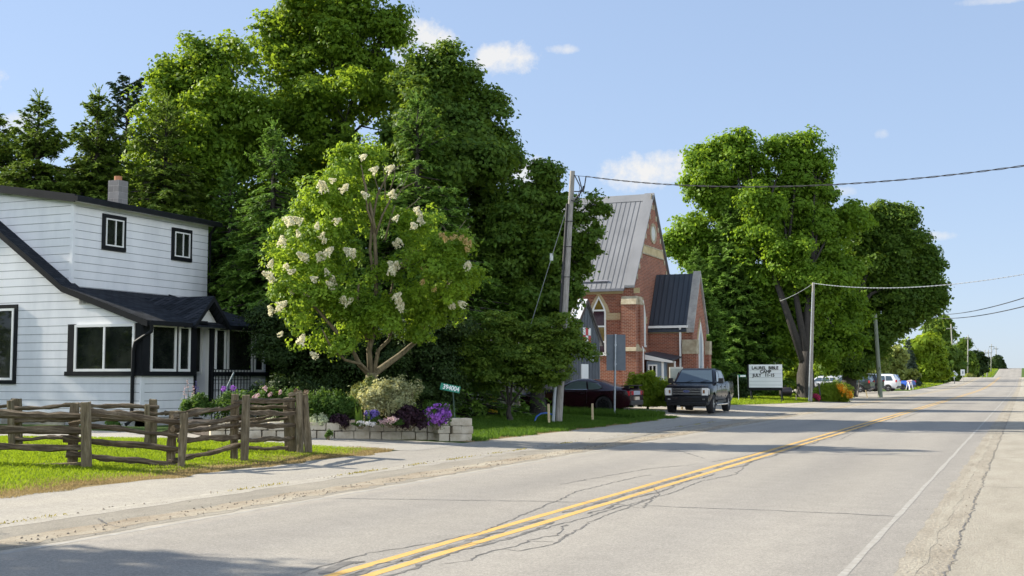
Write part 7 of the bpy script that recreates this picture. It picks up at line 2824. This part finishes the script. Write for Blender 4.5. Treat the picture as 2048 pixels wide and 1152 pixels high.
# tall grass that hides the foot of the coupe
p = scatter(26000, -20, -13.2, 42.5, 46.6, 9, lambda p, r: p[:, 1] < 46.4 + (p[:, 0] + 15) * .25)
grass('tall_grass', p, .30, .022, L_GRASSD, 10, .3)
# church lawn and the verges beyond
p = scatter(90000, -34, -12.6, 58, 104, 11, lambda p, r: (p[:, 1] > np.interp(p[:, 0], [-34, -24, -18, -15, -13.4, -12.2], [57, 57, 57.6, 62.3, 72.3, 82.5])) & (p[:, 0] < edge(p[:, 1]) - .3))
grass('church_lawn_grass', p, .12, .035, L_GRASS, 12)
p = scatter(9000, -24, -12.3, 57, 100, 13, lambda p, r: (p[:, 1] > np.interp(p[:, 0], [-34, -24, -18, -15, -13.4, -12.2], [56.8, 56.8, 57.4, 62., 72.0, 82.2])) & (p[:, 1] < np.interp(p[:, 0], [-34, -24, -18, -15, -13.4, -12.2], [58, 58, 59.4, 65., 76.0, 90])))
grass('dry_grass', p, .09, .03, L_DRY, 14, .8)
p = scatter(26000, -40, -12.6, 135, 330, 15, lambda p, r: (p[:, 0] < edge(p[:, 1])) & (p[:, 1] > 150 - (p[:, 0] + 12) * -.3))
grass('roadside_grass', p, .25, .09, L_GRASS, 16)
p = scatter(30000, -75, -9.6, 345, 560, 17)
grass('bank_grass', p, .35, .22, L_GRASS, 18)
# weeds in the joint of the path
rgw = np.random.default_rng(19)
ws = []
for y in np.concatenate([rgw.uniform(9, 30, 26), rgw.uniform(30, 55, 12)]):
    k = rgw.integers(6, 40)
    ws.append(np.stack([-10.59 + rgw.normal(0, .03, k), y + rgw.normal(0, .22, k)], 1))
grass('joint_weeds', np.concatenate(ws), .05, .016, leaf_mat('weed_blade', (.16, .17, .04), (.30, .27, .08), .4), 20, .9)

# ------------------------------------------------------------------ unseen trees: one shades the road, those across it added for dark reflections
def off_tree(label, base, lobes, seed, n=1200, cat='tree'):
    rng = np.random.default_rng(seed)
    b = np.array([base[0], base[1], gz(*base)])
    root = thing('maple_tree', label, cat, b)
    lb = [(b[0] + x, b[1] + y, b[2] + z, r, r, r * .8) for x, y, z, r in lobes]
    limbs('trunk', b, 3.0, lb, M_BARK, root, rng, .3)
    c, t, nn, tone = crown_points(lb, n, 24, .6, rng)
    leaves('crown', c, t, nn, .2 * rng.uniform(.7, 1.25, len(c)), .72, L_MAPLE, root, tone)


off_tree('maple outside the left edge, shading the near corner of the road', (-20.5, 6.2), [(0, 0, 5.0, 2.0), (1.0, -1, 6.2, 1.6), (-1, 1, 6.0, 1.7), (0, -2.2, 5.0, 1.5), (.5, .8, 7.2, 1.1)], 301, 700)
BIG = [(0, 0, 6.5, 3.2), (2, 1, 8.5, 2.6), (-2, -1, 8.5, 2.7), (0, 2, 10.5, 2.4), (1, -2.4, 6, 2.4), (-1.5, 2.6, 5, 2.5), (0, 0, 12, 1.8)]
LOW = BIG + [(0, 0, 2.4, 2.4), (2.6, 1.5, 2.6, 2.3), (-2.6, -1.5, 2.6, 2.3), (1.5, -2.8, 2.5, 2.2), (-1.5, 2.8, 2.5, 2.2)]
off_tree('tall maple west of the farmhouse, outside the left edge', (-43, 23), BIG, 302, 900)
off_tree('maple south of the farmhouse, outside the left edge, mirrored in its windows', (-45, 4), LOW, 303, 1300)
off_tree('maple further south of the farmhouse, outside the left edge', (-34, 2), LOW, 304, 1300)
off_tree('maple between the two maples south of the farmhouse, outside the left edge', (-52, 9), LOW, 309, 1300)
off_tree('maple standing furthest south west of the farmhouse, outside the left edge', (-41, -5), LOW, 310, 1300)
off_tree('maple far behind the left shoulder of the viewer', (-58, -14), LOW, 305, 1300)
off_tree('maple across the road, added unseen for dark reflections, nearest the viewer', (22, 44), BIG, 306, 900)
off_tree('maple across the road, added unseen for dark reflections, second along', (25, 56), BIG, 307, 900)
off_tree('maple across the road, added unseen for dark reflections, third along', (24, 70), BIG, 308, 900)
off_tree('maple across the road, added unseen for dark reflections, level with the far car park', (15, 98), LOW, 311, 900)
off_tree('maple across the road, added unseen for dark reflections, beyond the far car park', (17, 122), LOW, 312, 900)
